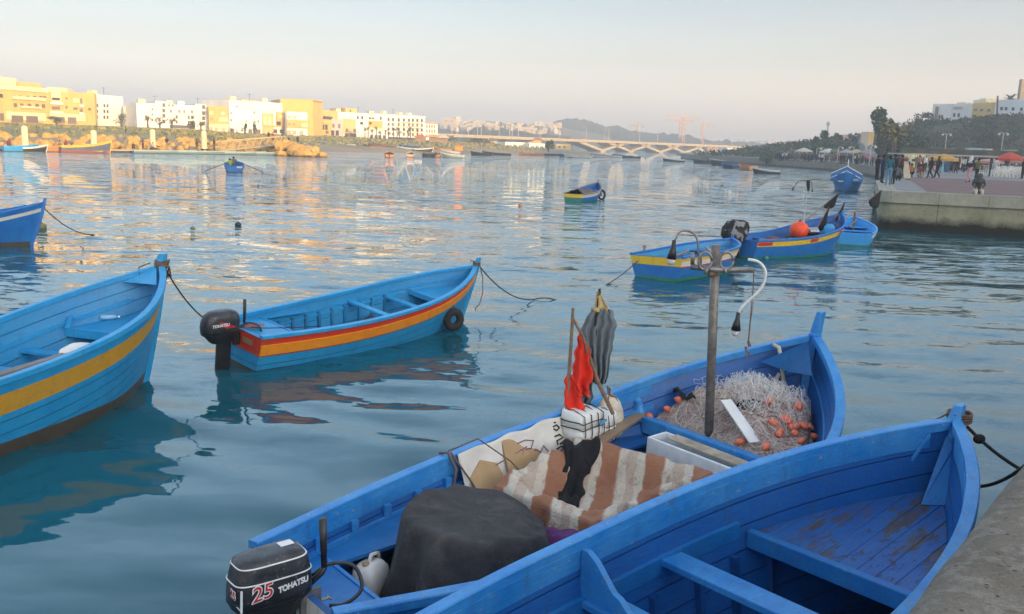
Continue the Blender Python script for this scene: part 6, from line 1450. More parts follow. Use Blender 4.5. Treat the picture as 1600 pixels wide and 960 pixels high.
def tree(label, p, h, r, mat, seed, n=900, leaf=.35, name='tree', trunk=.3, group=None):
    t = thing(name, label, 'tree', p, 0, group); b = MB(); crown_mesh(b, (0, 0, h-r[2]), r, n, leaf, seed); b.build('crown', mat, t)
    b = MB(); b.tube([(0, 0, -.5), (.05*h*.1, 0, h*.4), (0, .1, h-r[2]*.9)], [trunk, trunk*.7, trunk*.4], 7)
    for k in range(4): a = k*1.6+seed; b.tube([(0, 0, h*.4), (cos(a)*r[0]*.3, sin(a)*r[1]*.3, h-r[2]*1.2), (cos(a)*r[0]*.6, sin(a)*r[1]*.6, h-r[2]*.7)], [trunk*.5, trunk*.35, trunk*.15], 5)
    b.build('trunk', M_bark, t, smooth=True); return t
def palm(label, p, h, rl, mat, seed, name='palm_tree', group=None, nf=26):
    t = thing(name, label, 'palm', p, 0, group); rg = random.Random(seed); b = MB(); b.tube([(0, 0, -.5), (.1, 0, h*.5), (0, 0, h)], [.07*rl+.10, .05*rl+.08, .06*rl+.08], 8); b.build('trunk', M_bark, t, smooth=True)
    b = MB()
    for k in range(nf):
        a = rg.uniform(0, 2*pi); e = rg.uniform(-.5, 1.2); prev = Vector((0, 0, h)); d = Vector((cos(a)*cos(e), sin(a)*cos(e), sin(e))); sd = Vector((-sin(a), cos(a), 0)); L = rl*rg.uniform(.8, 1.1)
        for s in range(5):
            nx = prev+d*(L/5); d = (d+Vector((0, 0, -.30))).normalized(); w0, w1 = rl*.16*(1-.15*s), rl*.16*(.85-.17*s)
            b.add([prev-sd*w0+Vector((0, 0, -w0*.5)), prev, prev+sd*w0+Vector((0, 0, -w0*.5)), nx-sd*w1+Vector((0, 0, -w1*.5)), nx, nx+sd*w1+Vector((0, 0, -w1*.5))], [(0, 1, 4, 3), (1, 2, 5, 4)]); prev = nx
    b.build('crown', mat, t); return t
def gnd(px, py, D): p = aty(px, py, D); return p
tree('bushy tree in the gap right of the white three storey block', gnd(190, 199, 270), 4.6, (2.0, 1.6, 1.9), L_olive, 3, 260, .26); tree('round street tree in front of the long white block', gnd(231, 198, 268), 3.4, (1.2, 1.0, .9), L_olive, 4, 130, .22); tree('low bushy tree left of the second white pile', gnd(250, 204, 250), 3.2, (1.8, 1.2, .9), L_olive, 5, 150, .24); tree('young street tree before the long white block', gnd(269, 208, 240), 4.2, (1.0, 1.0, 1.0), L_olive, 6, 120, .22); tree('thin young tree by the second stair tower', gnd(314, 208, 245), 3.4, (.7, .7, 1.0), L_olive, 7, 120, .2)
tree('brownish clipped tree by the white storefront', gnd(298, 203, 262), 3.0, (1.3, 1.2, 1.3), L_olive, 8, 260, .28); tree('green shrub at the foot of the ochre block', gnd(88, 194, 268), 2.4, (2.6, 1.2, 1.0), L_mid, 9, 240, .3, 'shrub')
for k, (px, lb) in enumerate(((383, 'small cypress before the plain white block'), (398, 'pair of slim cypresses before the plain white block'))): tree(lb, gnd(px, 208, 296), 3.6, (.8, .8, 1.7), L_dark, 20+k, 200, .25)
for k, px in enumerate((570, 575, 581, 588, 594, 602, 607, 615, 620, 624, 637, 641, 652)): palm('small promenade palm before the white blocks', gnd(px, 219+.02*(px-570), 352), rg.uniform(3.0, 5.2), 1.5, L_olive, 40+k, group='palms on the left promenade', nf=14)
tree('single dark bushy tree beside the glazed pavilions', gnd(857, 240, 300), 4.6, (1.3, 1.3, 1.9), L_dark, 12, 500, .28)
for k, (px, py) in enumerate(((735, 229), (762, 228), (786, 229), (704, 225))): tree('low dark tree behind the left beach', gnd(px, py, 372), rg.uniform(3, 4.4), (3.4, 2, 1.5), L_olive, 60+k, 260, .4, group='low trees behind the left beach')
# glazed pavilions and sheds by the beach
for k, (px, w, py, lb) in enumerate(((805, 31, 228, 'left of two white glazed pavilions by the bridge'), (839, 26, 230, 'right one of two white glazed pavilions by the bridge'))):
    bd = Bld(lb, px-w/2, px+w/2, 335, 338, py-5, py+5, W_white, 8, 'pavilion', 'pavilion', zbase=1.0); bd.row([px-w*.28, px, px+w*.28], py+1, w*.2, 5, M_pane, 'glass_panel')
bd = Bld('sandy low shed beyond the glazed pavilions', 868, 892, 350, 352, 226, 234, W_sand, 6, 'shed', 'shed', zbase=1.0); bd.row([874, 882], 230, 3, 3)
bd = Bld('white two storey floating restaurant at the right end of the bridge', 1135, 1169, 430, 432, 232, 247, W_pale, 10, 'restaurant', 'building', zbase=.5); bd.row([1140, 1147, 1154, 1162], 236.5, 5, 3, M_glass); bd.row([1143, 1152], 242.5, 7, 3, M_glass); bd.rect('balcony', 1152, 239.5, 34, 1.4, W_white, 1.0, 1.2)
bd = Bld('small white shed right of the floating restaurant', 1180, 1194, 420, 421, 240.5, 247, W_pale, 6, 'shed', 'shed', zbase=.5); bd.row([1187], 244, 5, 2)

# ---- rough grass on the left bank
rgx = random.Random(8); b = MB()
for _ in range(9000):
    i = rgx.randrange(0, 14); f = rgx.random(); w = rgx.random()**.8*.9
    p2, p3, p4 = (Vector(q[i])*(1-f)+Vector(q[i+1])*f for q in (r2, r3, r4)); p = p2.lerp(p3, w/.3) if w < .3 else p3.lerp(p4, (w-.3)/.7)
    s = rgx.uniform(.25, .6); a = rgx.uniform(0, pi); d = Vector((cos(a), sin(a), 0))*s*rgx.uniform(.6, 1.4)
    b.add([p-d, p+d, p+d*.6+Vector((.1*s, 0, s)), p-d*.7+Vector((-.1*s, 0, s*.8))], [(0, 1, 2, 3)])
gg = b.build('grass', leaf_mat('grass_blades', (.11,.12,.035), (.27,.22,.08))); tag(gg, 'rough olive grass on the left bank slope', kind='stuff')
# ================================================================== people
def skin_body(J, E, Rd):
    me = bpy.data.meshes.new('body'); me.from_pydata(J, E, []); o = bpy.data.objects.new('tmp', me); COL.objects.link(o)
    m = o.modifiers.new('Skin', 'SKIN'); m.use_smooth_shade = True
    for v, r in zip(me.skin_vertices[0].data, Rd): v.radius = r if hasattr(r, '__len__') else (r, r)
    me.skin_vertices[0].data[0].use_root = True
    s = o.modifiers.new('Sub', 'SUBSURF'); s.levels = 1; s.render_levels = 1
    dg = bpy.context.evaluated_depsgraph_get(); dg.update(); out = bpy.data.meshes.new_from_object(o.evaluated_get(dg)); bpy.data.objects.remove(o); bpy.data.meshes.remove(me); return out
def pose(kind, seed=0):
    """joints of a 1.70 m figure facing +x; returns joints, bones (a, b, region), radii"""
    rg = random.Random(seed); ln = rg.uniform(-.03, .05)
    P_ = dict(pel=(0, 0, .93), wa=(.0, 0, 1.08), ch=(.0, 0, 1.28), nk=(0, 0, 1.45), hd=(.02, 0, 1.56), tp=(.02, 0, 1.66), no=(.105, 0, 1.555))
    L = {}
    for s, n in ((1, 'l'), (-1, 'r')):
        L.update({n+'sh': (0, s*.17, 1.40), n+'el': (-.03, s*.22, 1.13), n+'wr': (.06, s*.21, .90), n+'ha': (.09, s*.20, .82), n+'hi': (0, s*.09, .88), n+'kn': (.02, s*.10, .48), n+'an': (0, s*.10, .09), n+'to': (.15, s*.12, .04)})
    P_.update(L)
    if kind == 'walk': P_.update(lkn=(.16, .09, .50), lan=(.22, .09, .09), lto=(.36, .10, .06), rkn=(.0, -.09, .47), ran=(-.22, -.09, .14), rto=(-.10, -.10, .05), lel=(-.14, .22, 1.16), lwr=(-.14, .21, .93), lha=(-.12, .20, .86), rel=(.08, -.22, 1.15), rwr=(.22, -.20, .98), rha=(.28, -.18, .95))
    if kind == 'talk': P_.update(lel=(.04, .24, 1.14), lwr=(.24, .14, 1.14), lha=(.31, .10, 1.16), rwr=(.16, -.12, 1.02), rha=(.20, -.06, 1.02), rel=(.02, -.24, 1.15))
    if kind == 'phone': P_.update(rel=(.06, -.22, 1.15), rwr=(.16, -.14, 1.38), rha=(.12, -.10, 1.48))
    if kind in ('sit', 'row'):
        P_ = {k: (x, y, z-.93) for k, (x, y, z) in P_.items()}
        for s, n in ((1, 'l'), (-1, 'r')): P_.update({n+'hi': (.04, s*.10, -.02), n+'kn': (.44, s*.12, .02), n+'an': (.46, s*.11, -.42), n+'to': (.60, s*.12, -.46), n+'el': (.06, s*.24, .26), n+'wr': (.26, s*.12, .14), n+'ha': (.33, s*.08, .12)})
        for k in ('nk', 'hd', 'tp', 'no'): x, y, z = P_[k]; P_[k] = (x+.08, y, z-.02)
        if kind == 'row':
            for s, n in ((1, 'l'), (-1, 'r')): P_.update({n+'el': (.24, s*.26, .30), n+'wr': (.46, s*.28, .28), n+'ha': (.53, s*.28, .28), n+'an': (.58, s*.11, -.25), n+'to': (.66, s*.11, -.14)})
    if kind == 'squat':
        P_ = {k: (x+(z-.93)*.3, y, z-.63) for k, (x, y, z) in P_.items()}
        for s, n in ((1, 'l'), (-1, 'r')): P_.update({n+'hi': (0, s*.10, .27), n+'kn': (.34, s*.16, .45), n+'an': (.10, s*.13, .08), n+'to': (.24, s*.14, .04), n+'el': (.22, s*.2, .48), n+'wr': (.40, s*.1, .40), n+'ha': (.46, s*.06, .38)})
    names = list(P_); ix = {k: i for i, k in enumerate(names)}
    B_ = [('pel', 'wa', 1), ('wa', 'ch', 1), ('ch', 'nk', 1), ('nk', 'hd', 0), ('hd', 'tp', 0), ('hd', 'no', 0)]
    for n in 'lr': B_ += [('ch', n+'sh', 1), (n+'sh', n+'el', 1), (n+'el', n+'wr', 1), (n+'wr', n+'ha', 0), ('pel', n+'hi', 2), (n+'hi', n+'kn', 2), (n+'kn', n+'an', 2), (n+'an', n+'to', 3)]
    rad = dict(pel=(.15, .12), wa=(.135, .11), ch=(.16, .12), nk=.055, hd=.092, tp=.07, no=.02, lsh=.075, rsh=.075, lel=.05, rel=.05, lwr=.036, rwr=.036, lha=.035, rha=.035, lhi=.10, rhi=.10, lkn=.07, rkn=.07, lan=.05, ran=.05, lto=.035, rto=.035)
    return [P_[k] for k in names], [(ix[a], ix[b]) for a, b, _ in B_], [r for _, _, r in B_], [rad[k] for k in names]
S_skin = simple('skin', (.32,.19,.13), rough=.6); CL = {}
def cloth(c):
    k = 'cloth_%02d_%02d_%02d' % tuple(int(x*99) for x in c); return simple(k, c, rough=.9, var=.3, scale=8, bump=.2)
BODY = {}
def body_mesh(kind):
    if kind in BODY: return BODY[kind]
    J, E, RG, Rd = pose(kind); me = skin_body(J, E, Rd); V = [Vector(j) for j in J]; idx = []
    for p in me.polygons:
        c = p.center; best = (9, 1)
        for (a, b_), r in zip(E, RG):
            A_, D_2 = V[a], V[b_]-V[a]; t = max(0, min(1, (c-A_).dot(D_2)/max(D_2.length_squared, 1e-6))); d = (c-(A_+D_2*t)).length/max(.04, (Rd[a] if not hasattr(Rd[a], '__len__') else Rd[a][0])*.6+.03)
            if d < best[0]: best = (d, r)
        idx.append(best[1])
    me.materials.clear()
    for _ in range(4): me.materials.append(S_skin)
    me.polygons.foreach_set('material_index', idx); me.polygons.foreach_set('use_smooth', [True]*len(idx)); me.update()
    BODY[kind] = (me, V[list(range(len(V)))[4]], V); return BODY[kind]
HAIRM = {}
def person(label, p, rz, kind='stand', top=(.03,.03,.035), legs=(.03,.035,.06), shoes=(.02,.02,.02), hair=(.015,.012,.01), scale=1.0, head='hair', robe=None, group=None, detail=True):
    me, hd, V = body_mesh(kind); o = bpy.data.objects.new('person', me); COL.objects.link(o); o.location = p; o.rotation_euler = (0, 0, rz); o.scale = (scale,)*3
    for i, m_ in enumerate((S_skin, cloth(top), cloth(legs), cloth(shoes))): o.material_slots[i].link = 'OBJECT'; o.material_slots[i].material = m_
    tag(o, label, 'person', group)
    if not detail: return o
    h = V[4]; key = (kind, head)
    if key not in HAIRM:
        b = MB()
        if head == 'hair': b.ball((h.x-.022, 0, h.z+.03), (.105, .098, .105), 12, 7)
        elif head == 'cap': b.ball((h.x-.015, 0, h.z+.045), (.112, .102, .085), 12, 7); b.box((h.x+.12, 0, h.z+.04), (.09, .13, .015))
        else: b.lathe([(.19, -.30), (.15, -.18), (.118, -.05), (.125, .04), (.10, .11), (.03, .135)], (h.x-.03, 0, h.z), 14)
        oo = b.build({'hair': 'hair', 'cap': 'cap', 'scarf': 'headscarf'}[head], S_skin, None, smooth=True); HAIRM[key] = oo.data; bpy.data.objects.remove(oo)
    c = bpy.data.objects.new({'hair': 'hair', 'cap': 'cap', 'scarf': 'headscarf'}[head], HAIRM[key]); COL.objects.link(c); c.parent = o; c.material_slots[0].link = 'OBJECT'; c.material_slots[0].material = cloth(hair)
    if robe:
        if 'robe' not in HAIRM:
            b = MB(); rings = []
            for z, r in ((.10, .27), (.30, .25), (.6, .21), (.9, .19), (1.1, .17), (1.3, .19), (1.42, .15), (1.47, .07)): rings.append([(r*.8*(1+.07*sin(5*q)*(1-z/1.5))*cos(q), r*(1+.07*sin(5*q+1)*(1-z/1.5))*sin(q), z) for q in [2*pi*k/18 for k in range(18)]])
            b.loft(rings); oo = b.build('robe', S_skin, None, smooth=True); HAIRM['robe'] = oo.data; bpy.data.objects.remove(oo)
        c = bpy.data.objects.new('robe', HAIRM['robe']); COL.objects.link(c); c.parent = o; c.material_slots[0].link = 'OBJECT'; c.material_slots[0].material = cloth(robe)
    return o
BLK, NVY, GRY, DNM, WHT, TAN, OLV, RED_, BRN, PNK, CYN = (.02,.02,.022), (.02,.03,.07), (.12,.12,.12), (.05,.10,.18), (.6,.58,.55), (.4,.32,.22), (.16,.15,.06), (.35,.04,.03), (.09,.05,.035), (.5,.28,.26), (.12,.45,.60)
# rowers
person('rower in grey top with dark cap, back turned, in the rowing boat', W(K_, 1.25, .05, .60), R(108), 'row', GRY, NVY, head='cap', hair=BLK, scale=1.1)
person('passenger in lime green top sitting low in the rowing boat', W(K_, .55, .38, .52), R(120), 'sit', (.35,.42,.04), NVY, hair=BLK, scale=1.0)
# left bank
lbp = lambda px, off=1.6: tuple(pon(px, off)+Vector((0, 0, .5)))
def sitp(px, off, dz=.5): q = pon(px, off); return (q.x, q.y, dz+.42)
for args in (('person in tan clothes standing left of the second white pile', 201, 'stand', TAN, TAN, BRN, 'hair', 1.0), ('person in brown bent at the pontoon edge', 213, 'squat', BRN, BRN, BLK, 'hair', 1.0), ('person in dusty red top on the pontoon near the rowing shells', 229, 'talk', (.25,.11,.08), BRN, BLK, 'hair', 1.0), ('person in white and red squatting beside the second white pile', 243, 'squat', WHT, RED_, BLK, 'hair', 1.1),
             ('person in navy jacket and shorts standing over the rowing shells', 267, 'talk', NVY, TAN, BLK, 'hair', 1.15), ('slim person in brown standing between the last two piles', 314, 'stand', BRN, BRN, BLK, 'hair', 1.0), ('person in black jacket standing right of the last white pile', 341, 'phone', BLK, GRY, BLK, 'hair', 1.2), ('person in dark top seated behind the yellow-striped boat', 107, 'squat', RED_, BLK, BLK, 'hair', 1.1), ('person in tan top bending behind the yellow-striped boat', 96, 'squat', TAN, BLK, BLK, 'hair', 1.1), ('person in red on the pontoon at the far left', 17, 'squat', RED_, BRN, BLK, 'hair', 1.1)):
    lb, px, kd, tp_, lg, hr, hdk, sc = args; sc *= 1.08; tp_, lg = mul(tp_, .6), mul(lg, .6); person(lb, lbp(px), R(-60+px % 50), kd, tp_, lg, hair=hr, head=hdk, scale=sc)
person('walker in black on the grass above the rock bank', gnd(197, 212, 186), R(200), 'walk', BLK, BLK, scale=1.05)
for lb, px, py, kd, tp_, lg in (('person in red top on the gangway head', 427, 221, 'stand', RED_, NVY), ('person in black at the gangway head', 420, 220, 'stand', BLK, NVY), ('person in grey behind the gangway head', 442, 221, 'talk', GRY, NVY), ('person in dark blue crouching on the groyne', 452, 223, 'squat', NVY, BLK), ('person in black and white standing on the groyne rocks', 465, 227, 'stand', BLK, BLK)):
    person(lb, gnd(px, py, 172), R(250+px % 40), kd, tp_, lg, detail=True)
for k in range(3): person('dark figure sitting together on the grass under the stepped ochre block', gnd(19+4*k, 201.5, 215), R(40*k), 'squat', BLK, BRN, detail=False, group='figures on the left grass')
# ================================================================== small boats, far and near
P_oranb = paint('paint_hull_orange', (.60,.22,.05)); P_redb = paint('paint_hull_brownred', (.30,.09,.05))
def sboat(label, px, py, yaw, L=5.0, B=1.7, hull=None, band=None, inner=None, name='small_boat', zb=1.05, z0=.55, ns=14, group='small boats across the river', z=0.0, cargo=None, motor=False, bench_=True, D=None, heel=0.0, bot=None, wl=.06, bd=.2):
    p = at(px, py, 0) if D is None else aty(px, py, D); H = Hull(L, B, z0, zb, 2.3, .3, .78, .45, 2.3); y = R(yaw)
    mats = dict(list=[hull or P_mid, inner or P_dark, bot or P_bottb, band or hull or P_mid], hull_slot=0, in_slot=1, bottom_slot=2)
    o = boat(name, label, (p.x+H.L/2*cos(y), p.y+H.L/2*sin(y)), y, H, [(.04, 3), (bd, 3), (bd+.1, 0)], mats, ns=ns, group=group, rail_mat=band or hull or P_mid, inner=inner or P_dark, stem=.12, trans=[3, 3, 0, 0, 2], heel=heel, wl=wl)
    o.location.z = z if D is None else p.z
    if bench_: bench(o, H, L*.3, .38, .25, band or hull or P_mid)
    if cargo:
        b = MB(); b.grid(lambda i, j: ((.5+i*(L-1.6)), (j-.5)*B*.72, .15+.55*sin(pi*i)**.6*sin(pi*j)**.6+.12*mn.noise(Vector((i*7, j*6, px*.1)))), 16, 9); b.build('cargo', cargo, o, smooth=True)
    if motor: b = MB(); b.ball((-.2, 0, .75), (.28, .2, .22), 10, 7); b.box((-.2, 0, .2), (.14, .1, .9)); b.build('outboard', M_black, o)
    return o
C_dark = simple('cargo_dark', (.05,.05,.06), rough=.9, var=.9, scale=3); C_tan = simple('cargo_tan', (.36,.26,.15), rough=.9, var=.8, scale=3); C_blue = simple('cargo_blue', (.05,.18,.36), rough=.8, var=.6, scale=3)
GP = 'boats moored at the left pontoon'
def pboat(label, px, L, off=-1.3, **kw):
    q = pon(px, off); s = proj_px(q); return sboat(label, s[0], s[1], degrees_(atan2(pu.y, pu.x))+kw.pop('dy', 0), L, group=GP, **kw)
def degrees_(a): return a*180/pi
def proj_px(P):
    d = Vector(P)-CAM; return 800+FOC*d.dot(_r)/d.dot(_f), 480-FOC*d.dot(_u)/d.dot(_f)
pboat('blue boat with green bottom at the left end of the pontoon', 26, 4.8, hull=P_azure, band=P_azure, z0=.7); pboat('grey and white low boat behind the first white pile', 42, 4.6, hull=P_dark, band=P_white)
pboat('wooden boat with yellow stripe and red brown bottom along the pontoon', 128, 7.6, hull=paint('paint_grey_blue', (.10,.12,.19)), band=P_yel, bot=P_redb, wl=.34, inner=P_brown, B=2.2, z0=.9, zb=1.75, cargo=C_tan); pboat('brown covered boat half hidden behind the yellow-striped one', 74, 7, off=-.2, hull=P_oranb, band=P_oranb, cargo=C_tan)
for lb, px, L in (('leftmost white and teal rowing shell at the pontoon', 252, 10.5), ('middle long white and teal rowing shell at the pontoon', 314, 11), ('white rowing shell in front of the gangway', 376, 8), ('rightmost white rowing shell by the groyne', 418, 6.4)): pboat(lb, px, L, hull=paint('paint_teal_grey', (.12,.22,.24)), band=P_teal, inner=P_brown, B=1.1, z0=.42, zb=.62, bench_=False, bd=.12)
# left bay: afloat
sboat('ochre boat with dark canopy and two people in the bay', 608, 246, 100, 4.6, 2.0, P_oranb, P_oran, cargo=C_dark, motor=True); sboat('small tan rowing boat with spread oars in the bay', 641, 246, 95, 4, 1.8, P_oranb, P_white, P_brown)
sboat('black boat with pale bow moored beside the orange boat', 673, 246, 60, 4.4, 1.8, P_dark, P_dark, cargo=C_dark, motor=True); sboat('bright orange brown boat with dark cover in the bay', 685, 246, 75, 4.6, 1.9, P_oranb, P_oranb, cargo=C_dark); sboat('pale green and white boat lying broadside in the bay', 706, 247, 165, 5.2, 1.8, P_teal, P_white, P_white)
sboat('white skiff close to the shore right of the bay', 704, 240, 170, 5.4, 1.8, P_white, P_white, P_brown)
sboat('dark inflatable boat at the brown piles, left one', 752, 243, 170, 6, 2, P_dark, P_dark, cargo=C_dark); sboat('dark inflatable boat with white detail at the brown piles', 776, 243, 175, 8, 2.2, P_dark, P_dark, cargo=C_dark); sboat('ochre boat at the right end of the brown piles', 830, 243, 178, 8, 2.2, P_oranb, P_ochre, P_brown, cargo=C_tan); sboat('low dark barge right of the brown piles', 862, 243.5, 178, 10, 2, P_dark, P_dark, z0=.5, zb=.6, bench_=False)
sboat('grey boat left of the white launches by the spit', 886, 246, 160, 5, 2, P_dark, P_mid, cargo=C_blue); sboat('white launch with tan seats off the spit', 902, 247, 170, 7.5, 2.6, P_white, P_white, cargo=C_tan); sboat('red and white launch in mid river before the bridge', 940, 246.5, 175, 7, 2.2, P_white, P_redb, cargo=C_tan); sboat('white launch beside the red and white one', 957, 246.5, 175, 6, 2.2, P_white, P_white, cargo=C_tan); sboat('dark launch with crew before the bridge', 979, 247, 170, 9, 2.3, P_dark, P_dark, cargo=C_dark)
cabin_b = sboat('small cabin cruiser with dark hull in mid river', 1052, 253, 175, 6, 2.2, P_dark, P_white); b = MB(); b.prism([(1.2, -.8), (3.6, -.7), (3.6, .7), (1.2, .8)], .6, 1.6); b.build('cabin', P_white, cabin_b)
dk = sboat('dark flat boat with two rowers far out at centre right', 1100, 256, 172, 5.5, 1.8, P_dark, P_dark); sboat('white-topped boat left of the covered blue boats', 1125, 254, 170, 6, 2, P_dark, P_white, cargo=C_tan)
sboat('dark boat left of the grey blue covered boat', 1128, 259, 160, 5, 2.2, P_dark, P_dark, cargo=C_dark); sboat('grey blue boat under a tarp near the far promenade', 1139, 263, 110, 5, 2.4, P_dark, P_mid, cargo=C_blue, z0=.8); sboat('orange hulled boat with bright blue cover near the far promenade', 1166, 266, 105, 5, 2.4, P_oranb, P_oran, cargo=C_blue, z0=.75); sboat('slim dark boat with white stripe floating alone near the far promenade', 1196, 272, 172, 4.4, 1.7, P_dark, P_white, zb=1.0); sboat('dark boat behind the orange hulled one by the promenade', 1185, 257, 172, 8, 2.2, P_dark, P_dark)
person('rower in black on the dark flat boat at centre right', W(dk, 1.8, 0, .62), R(170), 'sit', BLK, BLK); person('second rower in dark grey on the flat boat', W(dk, 3.2, 0, .62), R(170), 'sit', GRY, BLK)
# left bay: drawn up on the beach
GBH = 'boats drawn up on the left beach'
for lb, px, py, D, yaw, h_, bd, cg in (('white and blue boat drawn up at the left end of the beach', 514, 227.5, 252, 172, P_white, P_azure, None), ('cream boat filled with blue gear on the beach', 540, 229, 250, 160, P_white, P_white, C_blue), ('blue boat with tan cover on the beach', 562, 233, 246, 100, P_mid, P_ochre, C_dark), ('dark blue covered boat on the beach beside the tan one', 574, 232, 248, 120, P_mid, P_dark, C_dark), ('ochre boat at the water edge of the beach', 590, 236.5, 240, 150, P_oranb, P_oran, C_tan), ('red brown boat high on the beach', 590, 230, 255, 165, P_redb, P_redb, C_dark), ('brown boat next to the red brown one on the beach', 604, 231, 255, 165, P_brown, P_redb, C_dark), ('pale green long boat at the water edge of the beach', 636, 235, 250, 172, P_teal, P_white, None), ('small dark boat behind the pale green long boat', 638, 231.5, 262, 172, P_dark, P_mid, C_dark), ('white and grey boat right of the pale green one', 662, 236.5, 248, 20, P_dark, P_white, None), ('yellow brown boat drawn up at the right end of the beach', 690, 236, 262, 165, P_oranb, P_ochre, C_tan)):
    sboat(lb, px, py, yaw, 5.6, 2.0, h_, bd, P_brown, group=GBH, D=D, cargo=cg)
# brown mooring posts and beach clutter
pp0 = None
M_postw = paint('post_wood', (.34,.22,.10))
for k in range(26):
    px = 664+ (k*7.3) % 178; py = 238+.02*(px-664); D = 282+ (k*13) % 14
    if pp0 is None: b = MB(); b.tube([(0, 0, -1.5), (.05, 0, 1.6), (0, 0, 3.0)], [.16, .15, .13], 7); pp0 = b.build('mooring_post', M_postw); o = pp0
    else: o = pp0.copy(); COL.objects.link(o)
    p = aty(px, 241, D); o.location = (p.x, D, .2); o.scale = (1, 1, .7+.5*((k*7) % 5)/5); o.rotation_euler = (.05*sin(k), .08*cos(k*2), 0); tag(o, 'brown timber mooring post off the left beach', 'post', 'brown mooring posts')
for k, (px, py, c, lb) in enumerate(((657, 220, (.5,.1,.04), 'red awning stall under the palms'), (678, 219.5, (.55,.3,.1), 'orange awning stall right of the red one'), (692, 221, (.55,.5,.42), 'white awning stall at the end of the row'))):
    t = thing('market_stall', lb, 'stall', aty(px, py+3, 330), 0); b = MB(); b.loft([[(x*s_, y*s_, z) for x, y in ((-2.2, -1.5), (2.2, -1.5), (2.2, 1.5), (-2.2, 1.5))] for z, s_ in ((1.9, 1), (2.2, 1), (2.8, .3))]); b.build('awning', cloth(c), t); b = MB(); b.box((0, .5, .9), (3.6, 1.6, 1.9)); b.build('counter', W_brown, t)
t = thing('bathing_hut', 'bright orange hut at the shore right of the bay', 'hut', aty(717, 240, 268), 0); b = MB(); b.box((0, 0, 1.0), (2.2, 2, 2.4)); b.build('wall', P_oran, t); b = MB(); b.box((0, 0, 2.3), (2.5, 2.3, .15)); b.build('roof', P_redb, t)
# ================================================================== right bank: plaza life
FACE = R(200)
def on(px, py, z=1.845): p = at(px, py, z); return (p.x, p.y, z)
ppl = [('person in navy jacket and jeans at the left of the quay corner group', 1377, 287, 'talk', NVY, NVY, BLK, 'hair', 0, None), ('person in teal jacket and pale blue jeans on the quay corner', 1387, 290, 'stand', (.03,.11,.15), (.10,.22,.34), BLK, 'hair', 70, None), ('person in black behind the teal jacket on the quay corner', 1394, 289, 'stand', BLK, BLK, BLK, 'hair', 200, None), ('person in black leaning at the left edge of the quay group', 1369, 282, 'phone', BLK, BLK, BLK, 'cap', 10, None), ('person in maroon jacket right of the quay corner group', 1407, 281, 'talk', (.12,.03,.03), BLK, BLK, 'hair', 180, None), ('person in dark grey squatting by the folding board', 1400, 283, 'squat', GRY, BLK, BLK, 'hair', 20, None),
 ('person in black with shoulder bag crossing the plaza', 1453, 279, 'walk', BLK, BLK, BRN, 'hair', 170, None), ('person in brown black coat beside the bag carrier', 1464, 279, 'walk', (.05,.03,.025), BLK, BLK, 'hair', 175, None), ('woman in a bright cyan robe on the plaza', 1471, 271, 'stand', CYN, CYN, CYN, 'scarf', 180, CYN), ('person in teal blue coat right of the cyan robe', 1479, 270, 'stand', (.03,.12,.2), NVY, NVY, 'scarf', 200, (.03,.12,.2)), ('person in purple and black right of the teal coat', 1486, 271, 'walk', (.10,.02,.10), BLK, BLK, 'hair', 190, None), ('person in black with white top in the plaza crowd', 1493, 272, 'walk', BLK, BLK, WHT, 'hair', 180, None), ('person in pale yellow jacket in the plaza crowd', 1506, 270, 'stand', (.5,.48,.3), NVY, BLK, 'hair', 180, None),
 ('woman with white headscarf, navy top and pink trousers walking', 1513, 286, 'walk', NVY, PNK, WHT, 'scarf', 200, None), ('man in olive vest and black trousers walking beside the white headscarf', 1525, 286, 'walk', OLV, BLK, BLK, 'hair', 190, None), ('person in brown coat among the terrace chairs', 1546, 276, 'stand', BRN, BLK, BLK, 'scarf', 160, None), ('person in white robe among the terrace chairs', 1554, 276, 'walk', WHT, WHT, BLK, 'hair', 190, None), ('person in black at the right edge by the chairs', 1597, 280, 'talk', BLK, BLK, BLK, 'hair', 180, None), ('child in orange red sitting on the plaza floor', 1420, 277, 'squat', (.45,.12,.05), BLK, BLK, 'hair', 20, None), ('person in maroon sitting on the plaza beside a cart', 1434, 278, 'squat', (.25,.05,.04), TAN, BLK, 'hair', 20, None), ('person in orange top standing near the yellow stall', 1435, 268, 'stand', (.5,.2,.06), BLK, BLK, 'hair', 180, None), ('person in black with white bag left of the yellow stall', 1424, 264, 'stand', BLK, BLK, BLK, 'hair', 170, None), ('person in dark jacket by the yellow stall counter', 1429, 264, 'talk', NVY, BLK, BLK, 'hair', 190, None)]
for lb, px, py, kd, tp_, lg, hr, hk, a, rb in ppl: person(lb, on(px, py), R(a), kd, tp_, lg, hair=hr, head=hk, robe=rb, scale=random.uniform(.98, 1.08))
sp_ = at(1527, 303, 1.84); person('person in grey hooded jacket and cream trousers sitting on the quay edge', (sp_.x, sp_.y-.02, 1.98), R(-110), 'sit', (.07,.075,.065), (.48,.45,.36), head='scarf', hair=(.07,.075,.065), scale=1.12)
